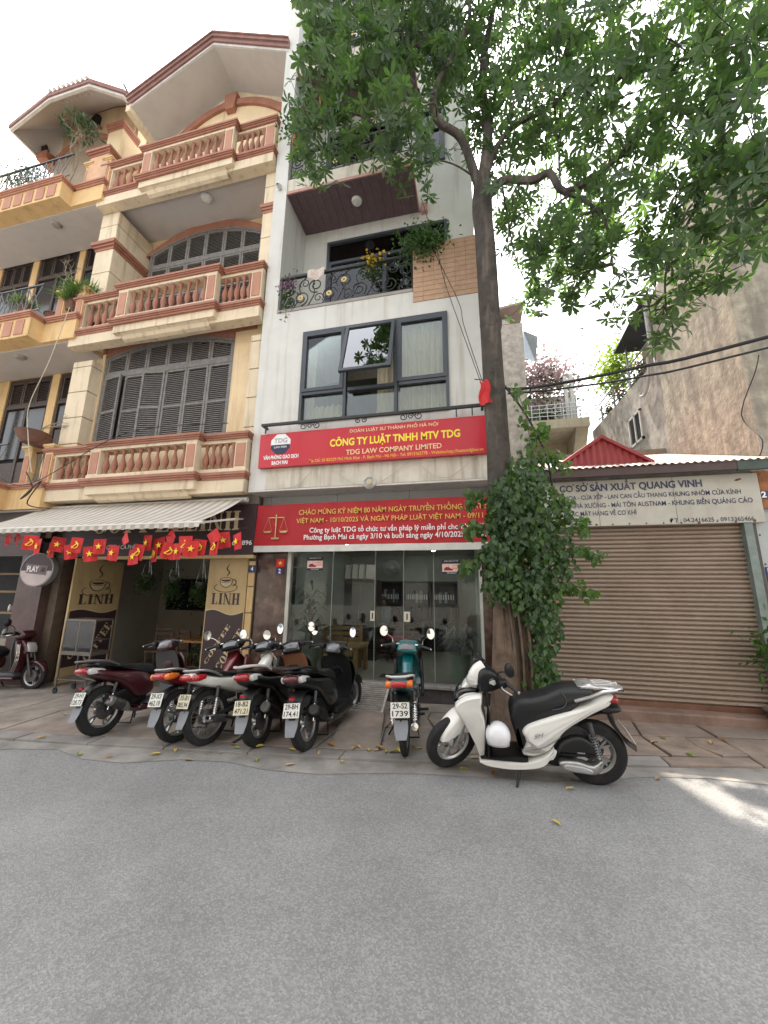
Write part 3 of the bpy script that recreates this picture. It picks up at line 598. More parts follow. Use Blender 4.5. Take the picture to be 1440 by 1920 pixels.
# balconies
prof = [(.045, 0), (.045, .05), (.028, .06), (.034, .08), (.058, .14), (.062, .19), (.045, .25), (.026, .31), (.022, .36), (.034, .385), (.024, .40), (.042, .43), (.045, .47)]
balu = MB().lathe(prof, 10).mesh('baluster', terra, 50)
def balcony(zb, zr, under, parent):
    t = MB(); h = .0
    t.box(-8.75, -3.97, 5.88, 6.12, zb-.37, zb-.13); t.box(-8.75, -3.97, 6.12, 7.1, zb-.16, zb-.13); t.box(-7.42, -4.92, 5.78, 5.88, zb-.30, zb-.13)
    sl = t.build('balcony', ycream, parent, smooth=0)
    if under: MB().prism([(5.79, zb-.29), (5.86, zb-.33), (5.90, zb-.40), (5.97, zb-.43), (5.97, zb-.29)], 'x', -7.25, -5.1).build('corbel', ycream, sl, smooth=0)
    mould(MB(), -8.75, -7.53, 5.87, 6.7, zb-.13, zb).build('band', terra, sl, smooth=0); mould(MB(), -4.83, -3.97, 5.87, 6.7, zb-.13, zb).build('band', terra, sl, smooth=0); mould(MB(), -7.46, -4.9, 5.74, 6.7, zb-.131, zb+.002).build('band', terra, sl, smooth=0)
    MB().box(-8.72, -3.97, 5.9, 6.05, zb, zb+.09).build('plinth', ycream, sl, smooth=0); MB().box(-7.42, -4.94, 5.76, 5.9, zb+.001, zb+.091).build('plinth', ycream, sl, smooth=0)
    zt = zr-.115
    MB().box(-8.72, -3.97, 5.91, 6.04, zt-.06, zt).build('top_rail', ycream, sl, smooth=0); MB().box(-7.42, -4.94, 5.77, 5.91, zt-.061, zt-.001).build('top_rail', ycream, sl, smooth=0)
    mould(MB(), -8.75, -7.53, 5.88, 6.06, zt, zr).build('coping', terra, sl, smooth=0); mould(MB(), -4.83, -3.97, 5.88, 6.06, zt, zr).build('coping', terra, sl, smooth=0); mould(MB(), -7.46, -4.9, 5.75, 6.06, zt+.001, zr+.002).build('coping', terra, sl, smooth=0)
    for x0, x1, y in ((-8.72, -8.46, 5.9), (-7.4, -7.16, 5.77), (-5.17, -4.95, 5.77), (-4.22, -3.98, 5.9)):
        p = MB().box(x0, x1, y, y+.14, zb+.09, zt-.06).build('post', ycream, sl, smooth=0); MB().box(x0+.025, x1-.025, y-.012, y+.01, zb+.12, zt-.09).build('post_panel', terra2, p, smooth=0, bevel=.006)
    s = (zt-.06-zb-.09)/.47
    for x0, x1, n, y in ((-8.46, -7.42, 5, 5.97), (-7.16, -5.17, 10, 5.85), (-4.94, -4.22, 5, 5.97)):
        for i in range(n): inst('baluster', balu, (x0+(i+.5)*(x1-x0)/n, y, zb+.09), sl, scale=(1, 1, s), rot=(0, 0, i*.7))
    return sl
balcony(3.77, 4.54, True, Yh); balcony(7.36, 8.24, True, Yh); balcony(11.24, 12.12, True, Yh)
# louvred windows
def leaf(x0, x1, z0, z1, y, m, parent, name='shutter', top=None, sw=.05, pitch=.045, mid=None, M=None):
    """louvred leaf: frame and slats; top(x) gives an arched head."""
    tp = top or (lambda x: z1); n = 5
    b = MB(M); b.box(x0, x0+sw, y-.02, y+.02, z0, min(tp(x0), tp(x0+sw))); b.box(x1-sw, x1, y-.02, y+.02, z0, min(tp(x1), tp(x1-sw))); b.box(x0+sw, x1-sw, y-.019, y+.019, z0, z0+sw)
    for i in range(n):
        a = x0+(x1-x0)*i/n; c = x0+(x1-x0)*(i+1)/n; b.prism([(a, tp(a)-sw), (c, tp(c)-sw), (c, tp(c)), (a, tp(a))], 'y', y-.021, y+.021)
    if mid: b.box(x0+sw, x1-sw, y-.019, y+.019, mid-sw/2, mid+sw/2)
    o = b.build(name, m, parent, smooth=0)
    b = MB(M); z = z0+sw+.01; zt = max(tp(x0), tp((x0+x1)/2), tp(x1))
    while z < zt-sw-.02:
        xa, xc = x0+sw, x1-sw; t1, t2 = tp(xa)-sw, tp(xc)-sw
        if z+.04 > t1 and z+.04 > t2: break
        if z+.04 > t1: xa = xa+(xc-xa)*min(.95, (z+.04-t1)/max(1e-4, t2-t1))
        if z+.04 > t2: xc = xc-(xc-xa)*min(.95, (z+.04-t2)/max(1e-4, t1-t2))
        b.add([(xa, y-.014, z), (xc, y-.014, z), (xc, y-.008, z-.004), (xa, y-.008, z-.004), (xa, y+.012, z+.034), (xc, y+.012, z+.034), (xc, y+.016, z+.030), (xa, y+.016, z+.030)], [(0, 3, 2, 1), (4, 5, 6, 7), (0, 1, 5, 4), (1, 2, 6, 5), (2, 3, 7, 6), (3, 0, 4, 7)]); z += pitch
    b.build('louvre', m, o, smooth=0, kind='stuff'); return o
def topf(pts, d=.0):
    def f(x):
        for (a, b_), (c, d_) in zip(pts, pts[1:]):
            if a-1e-6 <= x <= c+1e-6: return b_+(d_-b_)*(x-a)/(c-a)-d
        return pts[0][1]-d if x < pts[0][0] else pts[-1][1]-d
    return f
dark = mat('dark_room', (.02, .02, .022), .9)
def louvre_window(x0, x1, zb, zm, pts, y, parent, label, ajar=()):
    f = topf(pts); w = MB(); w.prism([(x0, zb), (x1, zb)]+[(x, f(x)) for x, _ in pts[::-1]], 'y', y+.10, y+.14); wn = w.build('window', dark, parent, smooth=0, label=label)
    b = MB(); n = 12
    b.box(x0, x0+.06, y-.03, y+.1, zb, f(x0)); b.box(x1-.06, x1, y-.03, y+.1, zb, f(x1)); b.box(x0, x1, y-.032, y+.1, zm-.05, zm+.05)
    for i in range(n):
        a = x0+(x1-x0)*i/n; c = x0+(x1-x0)*(i+1)/n; b.prism([(a, f(a)-.06), (c, f(c)-.06), (c, f(c)), (a, f(a))], 'y', y-.031, y+.1)
    b.build('frame', wshut, wn, smooth=0)
    k = 6; s = (x1-x0-.12)/k
    for i in range(k):
        a = x0+.06+i*s; c = a+s
        leaf(a+.006, c-.006, zm+.05, 99, y, wshut, wn, top=topf(pts, .07), sw=.05)
        M = None
        if i in ajar: M = Matrix.Translation((a, y, 0)) @ Matrix.Rotation(rad(-ajar[i]), 4, 'Z') @ Matrix.Translation((-a, -y, 0)) if ajar[i] > 0 else Matrix.Translation((c, y, 0)) @ Matrix.Rotation(rad(-ajar[i]), 4, 'Z') @ Matrix.Translation((-c, -y, 0))
        leaf(a+.006, c-.006, zb+.04, zm-.05, y-.012 if i in ajar else y, wshut, wn, mid=zb+(zm-zb)*.52, M=M)
    return wn
louvre_window(-8.22, -4.8, 4.55, 6.48, a1, 6.42, Yh, 'wide arched window with weathered grey louvred shutters', {0: 9, 2: -8})
a2 = arch(-8.1, -4.75, 10.40, .42)
louvre_window(-8.1, -4.75, 8.0, 9.95, a2, 7.0, Yh, 'arched louvred window of the upper loggia')
o2 = arch(-8.3, -4.5, 10.38, .68)
MB().prism(o2+[(x, z) for x, z in [(p[0], p[1]-.04) for p in arch(-8.12, -4.7, 10.42, .44)][::-1]], 'y', 6.97, 7.13).build('arch_band', terra, Yh, smooth=0)
for q in ((-6.0, 6.36, 10.98),):
    MB().lathe([(0, -.07), (.09, -.06), (.13, -.015), (.135, 0)], 20, Matrix.Translation(q)).build('ceiling_lamp', mat('opal_glass', (.7, .7, .68)), Yh)
# roof gable
b = MB(); b.prism([(-8.45, 14.32), (-6.06, 15.60), (-3.9, 14.48), (-3.9, 14.30), (-6.06, 15.40), (-8.45, 14.14)], 'y', 6.02, 9.5); roof = b.build('roof', soffitm, Yh, smooth=0)
def fascia(z0, z1, y0, y1, m, nm='fascia'):
    MB().prism([(-8.5, 14.32+z0), (-6.06, 15.62+z0), (-3.86, 14.48+z0), (-3.86, 14.48+z1), (-6.06, 15.62+z1), (-8.5, 14.32+z1)], 'y', y0, y1).build(nm, m, roof, smooth=0)
fascia(-.2, -.13, 5.99, 6.04, mat('trim_white', (.6, .58, .55), .8)); fascia(-.13, -.02, 5.95, 6.05, mat('fascia_brown', (.24, .13, .115), .8, var=.15)); fascia(-.02, .07, 5.91, 6.05, mat('roof_edge', (.26, .14, .12), .8, var=.2)); fascia(.07, .12, 5.88, 6.05, MATS['roof_edge'])
MB().box(-8.54, -8.40, 5.97, 8, 14.0, 14.25).build('eave_beam', ycream, roof, smooth=0); MB().bar((-8.78, 5.98, 15.05), (-8.36, 6.1, 14.2), .05, .05).build('pole', iron, roof, smooth=0)
b = MB(); b.box(-8.4, -3.95, 6.95, 7.2, 11.12, 13.0); b.prism([(-8.4, 13.0), (-3.95, 13.0), (-3.95, 14.5), (-6.06, 15.42), (-8.4, 14.2)], 'y', 6.95, 7.2); b.build('wall', ycream, Yh, smooth=0)
oo = arch(-8.05, -4.1, 13.9, 1.05, 20); ii = arch(-7.85, -4.3, 13.8, .95, 20)
MB().prism(oo+ii[::-1], 'y', 6.86, 6.96).build('arch_band', terra, Yh, smooth=0)
MB().prism([(-6.2, 14.55), (-5.95, 14.55), (-5.88, 15.1), (-6.27, 15.1)], 'y', 6.8, 6.97).build('keystone', terra, Yh, smooth=0)
MB().prism([(-7.84, 12.0), (-4.31, 12.0)]+ii[::-1], 'y', 6.93, 6.96).build('arch_infill', yyel, Yh, smooth=0)
# ---- ground floor: coffee shop
brown = mat('shop_brown', (.045, .022, .026), .55, var=.12, sc=4); beige = mat('shop_beige', (.52, .38, .19), .6, var=.1, sc=3, dirt=.3, dsc=(6, 6, 1), dcol=(.25, .17, .1)); shopcream = mat('shop_cream', (.62, .5, .3), .6, var=.05)
MB().box(-8.75, -8.3, 6.3, 6.7, -.3, 3.4).build('pier', mat('old_wood', (.11, .08, .06), .8, var=.25, sc=8), Yh, smooth=0); MB().box(-3.98, -3.88, 6.35, 6.7, -.2, 3.4).build('pier', MATS['old_wood'], Yh, smooth=0)
for i, z in enumerate((-.1, .36, .82, 1.28, 1.74)): MB().box(-4.0, -3.88, 6.32, 6.352, z+.006, z+.452).build('pier_block', yor, Yh, smooth=0, bevel=.006)
b = MB(); b.box(-8.4, -3.9, 9.0, 9.2, -.3, 3.4); b.box(-8.5, -8.3, 6.7, 9.0, -.3, 3.4); b.box(-3.98, -3.9, 6.7, 9.0, -.3, 3.4); b.build('inner_wall', mat('cafe_wall', (.34, .31, .26), .85, var=.12, sc=1.5), Yh, smooth=0)
MB().box(-8.4, -3.9, 6.3, 9.2, 2.6, 3.45).build('ceiling', mat('cafe_ceiling', (.3, .28, .26), .9), Yh, smooth=0)
MB().box(-7.6, -3.9, 6.2, 9.0, -.3, -.02).build('inner_floor', mat('cafe_floor', (.16, .13, .11), .6, var=.2), Yh, smooth=0)
CS = thing('shop_sign', 'dark brown coffee shop sign board with cream lettering above the doors', 'sign', (-6, 6.2, 2.3))
MB().box(-8.3, -3.86, 6.2, 6.28, 2.3, 3.24).build('board', brown, CS, smooth=0)
MB().box(-7.7, -3.86, 6.2, 6.3, 2.24, 2.298).build('lower_trim', beige, CS, smooth=0)
def slabtext(s, m, w, h, M, parent, name='lettering', thin=.10, thick=.30):
    """heavy slab-serif capitals drawn as polygons; each letter unit width 1."""
    x = 0; mb = MB(); W_ = {'I': .5, ' ': .5, 'N': 1.05, 'H': 1.05}; tot = sum(W_.get(c, .9)+.12 for c in s)-.12; sx = w/tot
    def R(a, b, c, d): mb.add([M @ Vector(((x+a)*sx, c*h, 0)), M @ Vector(((x+b)*sx, c*h, 0)), M @ Vector(((x+b)*sx, d*h, 0)), M @ Vector(((x+a)*sx, d*h, 0))], [(0, 1, 2, 3)])
    def Q(pts): mb.add([M @ Vector(((x+p[0])*sx, p[1]*h, 0)) for p in pts], [tuple(range(len(pts)))])
    def stem(cx, t): R(cx-t/2, cx+t/2, .07, .93); R(cx-t/2-.10, cx+t/2+.10, 0, .07); R(cx-t/2-.10, cx+t/2+.10, .93, 1)
    for c in s:
        u = W_.get(c, .9)
        if c == 'L': stem(.28, thick); R(.53, .85, 0, .07); Q([(.72, .07), (.85, .07), (.85, .34)])
        elif c == 'I': stem(.25, thick)
        elif c == 'N': stem(.16, thin); stem(.90, thin); Q([(.1, .93), (.38, .93), (.92, .0), (.72, .0)])
        elif c == 'H': stem(.24, thick-.02); stem(.82, thick-.02); R(.36, .70, .46, .53)
        elif c in 'EF':
            stem(.28, thick); R(.53, .85, .93, 1); Q([(.72, .93), (.85, .66), (.85, .93)]); R(.43, .65, .47, .53); Q([(.65, .38), (.65, .62), (.55, .53), (.55, .47)])
            if c == 'E': R(.53, .87, 0, .07); Q([(.72, .07), (.87, .07), (.87, .36)])
        elif c in 'CO':
            n = 28; rng = range(n) if c == 'O' else range(3, n-3)
            for i in rng:
                a0, a1_ = 2*pi*i/n, 2*pi*(i+1)/n; P = lambda a, rx, rz: (.45+rx*cos(a), .5+rz*sin(a))
                Q([P(a0, .45, .5), P(a1_, .45, .5), P(a1_, .19, .45), P(a0, .19, .45)])
            if c == 'C': R(.80, .86, .62, .98); R(.80, .86, .06, .36)
        x += u+.12
    return mb.build(name, m, parent, smooth=0)
slabtext('COFFEE', shopcream, 2.2, .36, Matrix.Translation((-7.53, 6.195, 2.76)) @ FRONT, CS); slabtext('LINH', shopcream, 1.15, .36, Matrix.Translation((-5.34, 6.195, 2.76)) @ FRONT, CS)
text('0393 681896', 'lettering', white, -4.62, 2.48, 6.198, .08, .72, CS, .02); text('QUÁN CÀ PHÊ', 'lettering', white, -7.13, 2.44, 6.198, .075, .7, CS, .02)
def linh_panel(lab, M, w, h, cup_x, bite):
    """door panel in its own plane: x to the right, z up, front at y=0."""
    P = thing('door_panel', lab, 'door panel', (0, 0, 0)); OFF.pop(P.name, None); P.matrix_world = M
    MB().box(0, w, .003, .045, 0, h).build('board', beige, P, smooth=0)
    b = MB(); n = 24; t = [(w*(.03+.94*i/n), h*(.555+.018*sin(2*pi*i/n+.4))) for i in range(n+1)]; b.prism([(w*.03, h*.12), (w*.97, h*.12)]+t[::-1], 'y', -.001, .003)
    b.build('lower_field', brown, P, smooth=0); b = MB()
    for i in range(n): b.prism([(t[i][0], t[i][1]), (t[i+1][0], t[i+1][1]), (t[i+1][0], t[i+1][1]+.018), (t[i][0], t[i][1]+.018)], 'y', -.0012, .003)
    b.build('wave_line', shopcream, P, smooth=0)
    slabtext('LINH', brown, w*.72, h*.085, Matrix.Translation((w*.14, -.001, h*.615)) @ FRONT, P)
    cx, cz, r = w*.48, h*.80, w*.17; b = MB()
    b.prism([(cx-r, cz+.0), *[(cx+r*cos(a), cz-.0-r*.95*sin(a)) for a in [pi*(1-i/12) for i in range(13)]], (cx+r, cz)], 'y', -.001, .003)
    ins = [(cx-r*.9, cz), *[(cx+r*.9*cos(a), cz-r*.85*sin(a)) for a in [pi*(1-i/12) for i in range(13)]], (cx+r*.9, cz)]
    b.build('cup', brown, P, smooth=0); MB().prism(ins, 'y', -.002, .003).build('cup_fill', shopcream, P, smooth=0)
    b = MB()
    def ell(ax, az, ox, oz, t_, a0=0, a1=2*pi, n=28, yy=-.003):
        for i in range(n):
            p, q = a0+(a1-a0)*i/n, a0+(a1-a0)*(i+1)/n
            b.prism([(ox+ax*cos(p), oz+az*sin(p)), (ox+ax*cos(q), oz+az*sin(q)), (ox+(ax-t_)*cos(q), oz+(az-t_)*sin(q)), (ox+(ax-t_)*cos(p), oz+(az-t_)*sin(p))], 'y', yy, .003)
    ell(r, r*.36, cx, cz, .008); ell(r*.42, r*.42, cx+r*1.12, cz-r*.3, .016, -pi*.6, pi*.6); ell(r*1.75, r*.62, cx, cz-r*.92, .012, pi*.78, 2.28*pi)
    b.prism([(cx-r*.8, cz+.0), *[(cx+r*.8*cos(a), cz+.01-r*.28*sin(a)) for a in [pi*(1-i/10) for i in range(11)]]], 'y', -.004, .003)
    for k_, (dx, dz) in enumerate(((.0, 0), (.05, .5))):
        pts = cr([(cx+dx*r, 0, cz+r*.5), (cx+r*(.35+dx), 0, cz+r*(.95)), (cx+r*(-.05+dx), 0, cz+r*1.4), (cx+r*(.25+dx), 0, cz+r*2.0)], 5); b.tube(pts, [.002+.008*sin(pi*i/(len(pts)-1)) for i in range(len(pts))], 4)
    b.build('cup_drawing', brown, P, smooth=0)
    for sx, s, txt in ((.18, .055, 'COFFEE'), (.52, .095, 'COFFEE')):
        Mx = Matrix.Translation((w*sx, -.003, h*(.17 if sx < .4 else .13))) @ Matrix.Rotation(rad(-57), 4, 'Y') @ FRONT; o = slabtext(txt, shopcream, h*.34, w*s*1.6, Mx, P)
    return P
def place(x, y, z, x2, y2):
    a = math.atan2(y2-y, x2-x); return Matrix.Translation((x, y, z)) @ Matrix.Rotation(a, 4, 'Z')
linh_panel('open coffee shop door panel beside the glass display cart', place(-7.5, 5.95, -.05, -7.52, 7.0), 1.08, 2.3, .5, True)
linh_panel('coffee shop door panel with a cup drawing beside the yellow pier', place(-4.9, 6.42, -.05, -4.0, 6.36), .86, 2.38, .5, False)
# awning
AW = thing('awning', 'striped pale retractable awning over the coffee shop doors', 'awning', (-6.2, 6.0, 2.6))
st1 = mat('awning_pale', (.54, .50, .44), .85, var=.08, dirt=.3, dcol=(.3, .26, .22)); st2 = mat('awning_dark', (.35, .31, .27), .85, var=.08)
n = 52; b1, b2 = MB(), MB(); xa0, xa1, xf0, xf1 = -8.75, -4.05, -8.75, -4.05
for i in range(n):
    t0, t1 = i/n, (i+1)/n; B = b1 if i % 2 else b2; x0, x1 = xa0+(xa1-xa0)*t0, xa0+(xa1-xa0)*t1
    k = 4; rows_ = [(6.05+(4.98-6.05)*j/k, 3.30+(2.70-3.30)*j/k-.035*sin(pi*j/k)) for j in range(k+1)]+[(4.965, 2.60+.012*((i % 2)-.5))]
    B.add([(x, y_, z_) for y_, z_ in rows_ for x in (x0, x1)], [(2*j, 2*j+1, 2*j+3, 2*j+2) for j in range(k+1)])
b1.build('cloth', st1, AW, smooth=30); b2.build('stripes', st2, AW, smooth=30, kind='stuff')
MB().tube([(-8.8, 5.0, 2.68), (-4.0, 5.0, 2.68)], .028, 8).build('front_bar', mat('awning_bar', (.6, .58, .54), .5), AW)
MB().tube([(-8.8, 6.1, 3.30), (-4.0, 6.1, 3.30)], .05, 10).build('roller', MATS['awning_bar'], AW)
for x in (-7.6, -5.0, -4.1): b = MB(); b.bar((x, 6.15, 2.95), (x+.25, 5.55, 2.83), .03); b.bar((x+.25, 5.55, 2.83), (x, 5.02, 2.68), .03); b.build('arm', MATS['awning_bar'], AW, smooth=0)
# flags on strings
fred = mat('flag_cloth', (.52, .018, .02), .7, var=.1, sc=8); fyel = mat('flag_yellow', (.9, .65, .03), .6, var=0)
FL = [(-8.23, 5.19, 2.52, 'n'), (-8.02, 5.19, 2.51, 'n'), (-7.31, 4.96, 2.42, 'h'), (-7.16, 4.97, 2.35, 's'), (-7.11, 5.16, 2.31, 'h'), (-6.92, 5.13, 2.4, 's'), (-6.65, 5.12, 2.27, 's'), (-6.4, 5.03, 2.37, 'h'), (-6.21, 5.1, 2.23, 's'), (-6.02, 5.1, 2.35, 's'), (-5.71, 5.1, 2.24, 's'), (-5.43, 4.99, 2.41, 'n'), (-5.27, 5.06, 2.17, 's'), (-5.16, 5.05, 2.24, 'h'), (-5.11, 5.13, 2.4, 's'), (-5.02, 5.2, 2.22, 'h'), (-4.95, 5.19, 2.36, 's'), (-4.68, 5.09, 2.45, 'n'), (-4.58, 5.06, 2.25, 'h'), (-4.42, 5.02, 2.24, 's'), (-4.25, 4.96, 2.34, 'h'), (-4.12, 4.96, 2.27, 's'), (-4.07, 5.07, 2.3, 'h'), (-3.86, 5.03, 2.44, 'n'), (-3.8, 5.05, 2.31, 'h'), (-3.78, 5.17, 2.42, 's'), (-3.46, 5.08, 2.38, 's')]
fr = random.Random(4)
for x, y, z, t in FL:
    lab = {'s': 'small red flag with a yellow star strung below the awning', 'h': 'small red flag with hammer and sickle strung below the awning', 'n': 'small plain red flag folded over the bunting string'}[t]
    tl = fr.uniform(-.22, .22) if t != 'n' else fr.choice((.55, .7)); rz_ = rad(fr.uniform(-25, 30)); w, h = .21, .25 if t != 'n' else .2
    F = thing('flag', lab, 'flag', (x, y, z+h/2), rz_, {'s': 'star flags on the bunting', 'h': 'hammer and sickle flags on the bunting', 'n': 'folded red flags on the bunting'}[t], static=False); F.rotation_euler = (0, -tl, rz_)
    b = MB(); n = 7; ph = fr.uniform(0, 6)
    g_ = [(-w/2+w*i/n, .018*sin(ph+i*1.1)*(j/3), -h*j/3) for j in range(4) for i in range(n+1)]; b.add(g_, [(j*(n+1)+i, (j+1)*(n+1)+i, (j+1)*(n+1)+i+1, j*(n+1)+i+1) for j in range(3) for i in range(n)]); b.build('cloth', fred, F, smooth=180)
    if t == 's': MB().prism(star(.055, 0, -h/2), 'y', -.03, -.024).build('star', fyel, F, smooth=0)
    if t == 'h':
        b = MB(); b.tube([(.056*cos(a)-.005, -.027, -h/2+.052*sin(a)) for a in [rad(-150+i*22) for i in range(12)]], [.003+.004*sin(pi*i/11) for i in range(12)], 4); b.bar((-.05, -.027, -h/2-.045), (.03, -.027, -h/2+.035), .014, .006, (0, 1, 0)); b.bar((.0, -.027, -h/2+.06), (.055, -.027, -h/2+.01), .022, .006, (0, 1, 0)); b.bar((-.055, -.027, -h/2-.03), (-.035, -.027, -h/2-.055), .016, .006, (0, 1, 0)); b.build('emblem', fyel, F, smooth=0)
for k, (za, sag) in enumerate(((2.60, .1), (2.48, .08))):
    o = MB().tube([(-8.7+5.4*i/24, 5.08+.06*k, za-sag*sin(pi*i/24)+.03*sin(i*1.3)) for i in range(25)], .004, 4).build('bunting_string', mat('dark_cord', (.03, .03, .03), .8)); tag(o, ('upper' if k == 0 else 'lower')+' dark string carrying the red flags below the awning', 'string')
# hanging plants, tv, seats inside
leafd = leafmat('pot_leaf', (.02, .042, .018), (.055, .095, .035))
def leafcloud(name, n, fn, size, m, parent, seed=1, droop=.5, shape=(1, .35), **kw):
    """many small folded leaves; fn(random) gives a point."""
    rg = random.Random(seed); b = MB(); vs = []; fs = []
    for _ in range(n):
        p = Vector(fn(rg)); s = size*rg.uniform(.65, 1.25); d = Vector((rg.gauss(0, 1), rg.gauss(0, 1), rg.gauss(-droop, .6))).normalized(); sd = d.cross(Vector((rg.gauss(0, .3), rg.gauss(0, .3), 1))).normalized(); up = sd.cross(d)*.12
        L = d*s*shape[0]; w_ = sd*s*shape[1]; o = len(vs); vs += [p, p+L*.35+w_+up*s, p+L*.45-up*s*.3, p+L*.35-w_+up*s, p+L]; fs += [(o, o+1, o+2), (o, o+2, o+3), (o+1, o+4, o+2), (o+2, o+4, o+3)]
    b.add(vs, fs); return b.build(name, m, parent, smooth=0, **kw)
def blob(cx, cy, cz, rx, ry, rz): return lambda r: (cx+r.gauss(0, .5)*rx, cy+r.gauss(0, .5)*ry, cz+r.gauss(0, .5)*rz)
for i, (x, y, z) in enumerate(((-6.46, 6.6, 1.83), (-5.85, 6.65, 1.80), (-5.18, 6.6, 1.70))):
    P = thing('hanging_plant', ('hanging plant in a basket beside the open coffee shop door panel', 'hanging plant with trailing stems between two other hanging plants', 'bushy hanging plant close to the right-hand cup panel')[i].replace('right-hand cup panel', 'coffee shop panel by the yellow pier'), 'plant', (x, y, z))
    MB().lathe([(.06, -.06), (.11, .05), (.11, .07), (.09, .06), (0, .05)], 12, Matrix.Translation((x, y, z+.05))).build('basket', mat('basket', (.06, .05, .04)), P)
    b = MB()
    for k in range(3): b.tube([(x+.1*cos(k*2.1), y+.1*sin(k*2.1), z+.12), (x, y, z+.62)], .003, 4)
    b.build('hanger', steel, P); leafcloud('foliage', 520, blob(x, y, z-.02-(.06 if i > 0 else 0), .17, .16, .17+(.10 if i else 0)), .06, leafd, P, seed=i, droop=.8)
TV = thing('television', 'dark flat television on the coffee shop back wall', 'television', (-7.4, 8.9, 1.2)); MB().box(-8.0, -6.3, 8.9, 8.98, 1.15, 1.95).build('casing', mat('tv_black', (.01, .01, .012), .3), TV, smooth=0); MB().box(-7.96, -6.34, 8.895, 8.9, 1.19, 1.91).build('screen', mat('tv_screen', (.008, .01, .012), .12), TV, smooth=0)
woodc = mat('chair_wood', (.09, .05, .035), .55, var=.2, sc=10)
def cafe_chair(x, y, rz, lab):
    T = thing('chair', lab, 'chair', (x, y, -.02), rz, 'coffee shop chairs', static=False)
    MB().box(-.2, .2, -.2, .2, .40, .44).build('seat', woodc, T, smooth=0, bevel=.008)
    MB().box(-.19, -.15, .17, .2, .44, .85).build('back_post', woodc, T, smooth=0); MB().box(.15, .19, .17, .2, .44, .85).build('back_post', woodc, T, smooth=0)
    for z in (.58, .72, .82): MB().box(-.15, .15, .175, .195, z, z+.05).build('back_rail', woodc, T, smooth=0)
    for sx in (-.18, .15):
        for sy in (-.19, .16): MB().box(sx, sx+.03, sy, sy+.03, 0, .40).build('leg', woodc, T, smooth=0)
for q in ((-6.6, 7.3, .3), (-5.9, 7.4, 2.9), (-5.3, 7.6, 1.4), (-6.2, 8.2, .2), (-5.2, 8.3, -1.2)): cafe_chair(*q, 'dark wooden chair inside the dim coffee shop')
T = thing('table', 'small wooden table with orange top inside the coffee shop', 'table', (-5.5, 7.05, -.02)); MB().box(-5.85, -5.15, 6.8, 7.3, .66, .70).build('top', mat('table_orange', (.4, .17, .05), .4), T, smooth=0)
for sx in (-5.8, -5.25):
    for sy in (6.85, 7.2): MB().box(sx, sx+.04, sy, sy+.04, -.02, .66).build('leg', woodc, T, smooth=0)
# glass display cart at the open panel
DC = thing('display_cart', 'small glass-sided food cart on wheels in front of the open door panel', 'cart', (-6.75, 5.6, -.05)); cf = mat('cart_frame', (.16, .14, .12), .4, metal=.5, var=.2)
b = MB(); x0, x1, y0, y1 = -6.95, -6.3, 5.5, 5.85
for x in (x0, x1-.02):
    for y in (y0, y1-.02): b.box(x, x+.02, y, y+.02, .62, 1.12)
b.box(x0, x1, y0, y1, .56, .62); b.box(x0, x1, y0, y1, 1.12, 1.15); b.box(-6.64, -6.62, y0, y0+.02, .62, 1.12); b.build('cabinet_frame', cf, DC, smooth=0)
for a, c in ((x0+.02, -6.64), (-6.62, x1-.02)): MB().box(a, c, y0+.004, y0+.009, .62, 1.12).build('glass_side', clear, DC, smooth=0)
MB().box(x0+.02, x1-.02, y0+.1, y1-.03, .80, .81).build('shelf', cf, DC, smooth=0)
for x, y in ((x0, y0), (x1-.03, y0), (x0, y1-.03), (x1-.03, y1-.03)): MB().box(x, x+.025, y, y+.025, .0, .56).build('leg', cf, DC, smooth=0)
for x, y in ((x0, y0), (x1-.03, y0), (x0, y1-.03), (x1-.03, y1-.03)): MB().lathe([(.045, -.012), (.045, .012)], 12, Matrix.Translation((x+.012, y+.012, -.015)) @ Matrix.Rotation(pi/2, 4, 'X')).build('wheel', iron, DC)
MB().box(x0, x1, y0, y1, .16, .18).build('lower_shelf', cf, DC, smooth=0)
# blue plate with the number four on the yellow pier
NP = thing('house_number', 'blue number four plate beside the coffee shop panel', 'sign', (-3.93, 6.31, 2.0)); MB().box(-3.99, -3.84, 6.305, 6.315, 1.99, 2.12).build('plate', MATS['plate_blue'], NP, smooth=0); text('4', 'lettering', white, -3.945, 2.02, 6.305, .07, .05, NP, .03)
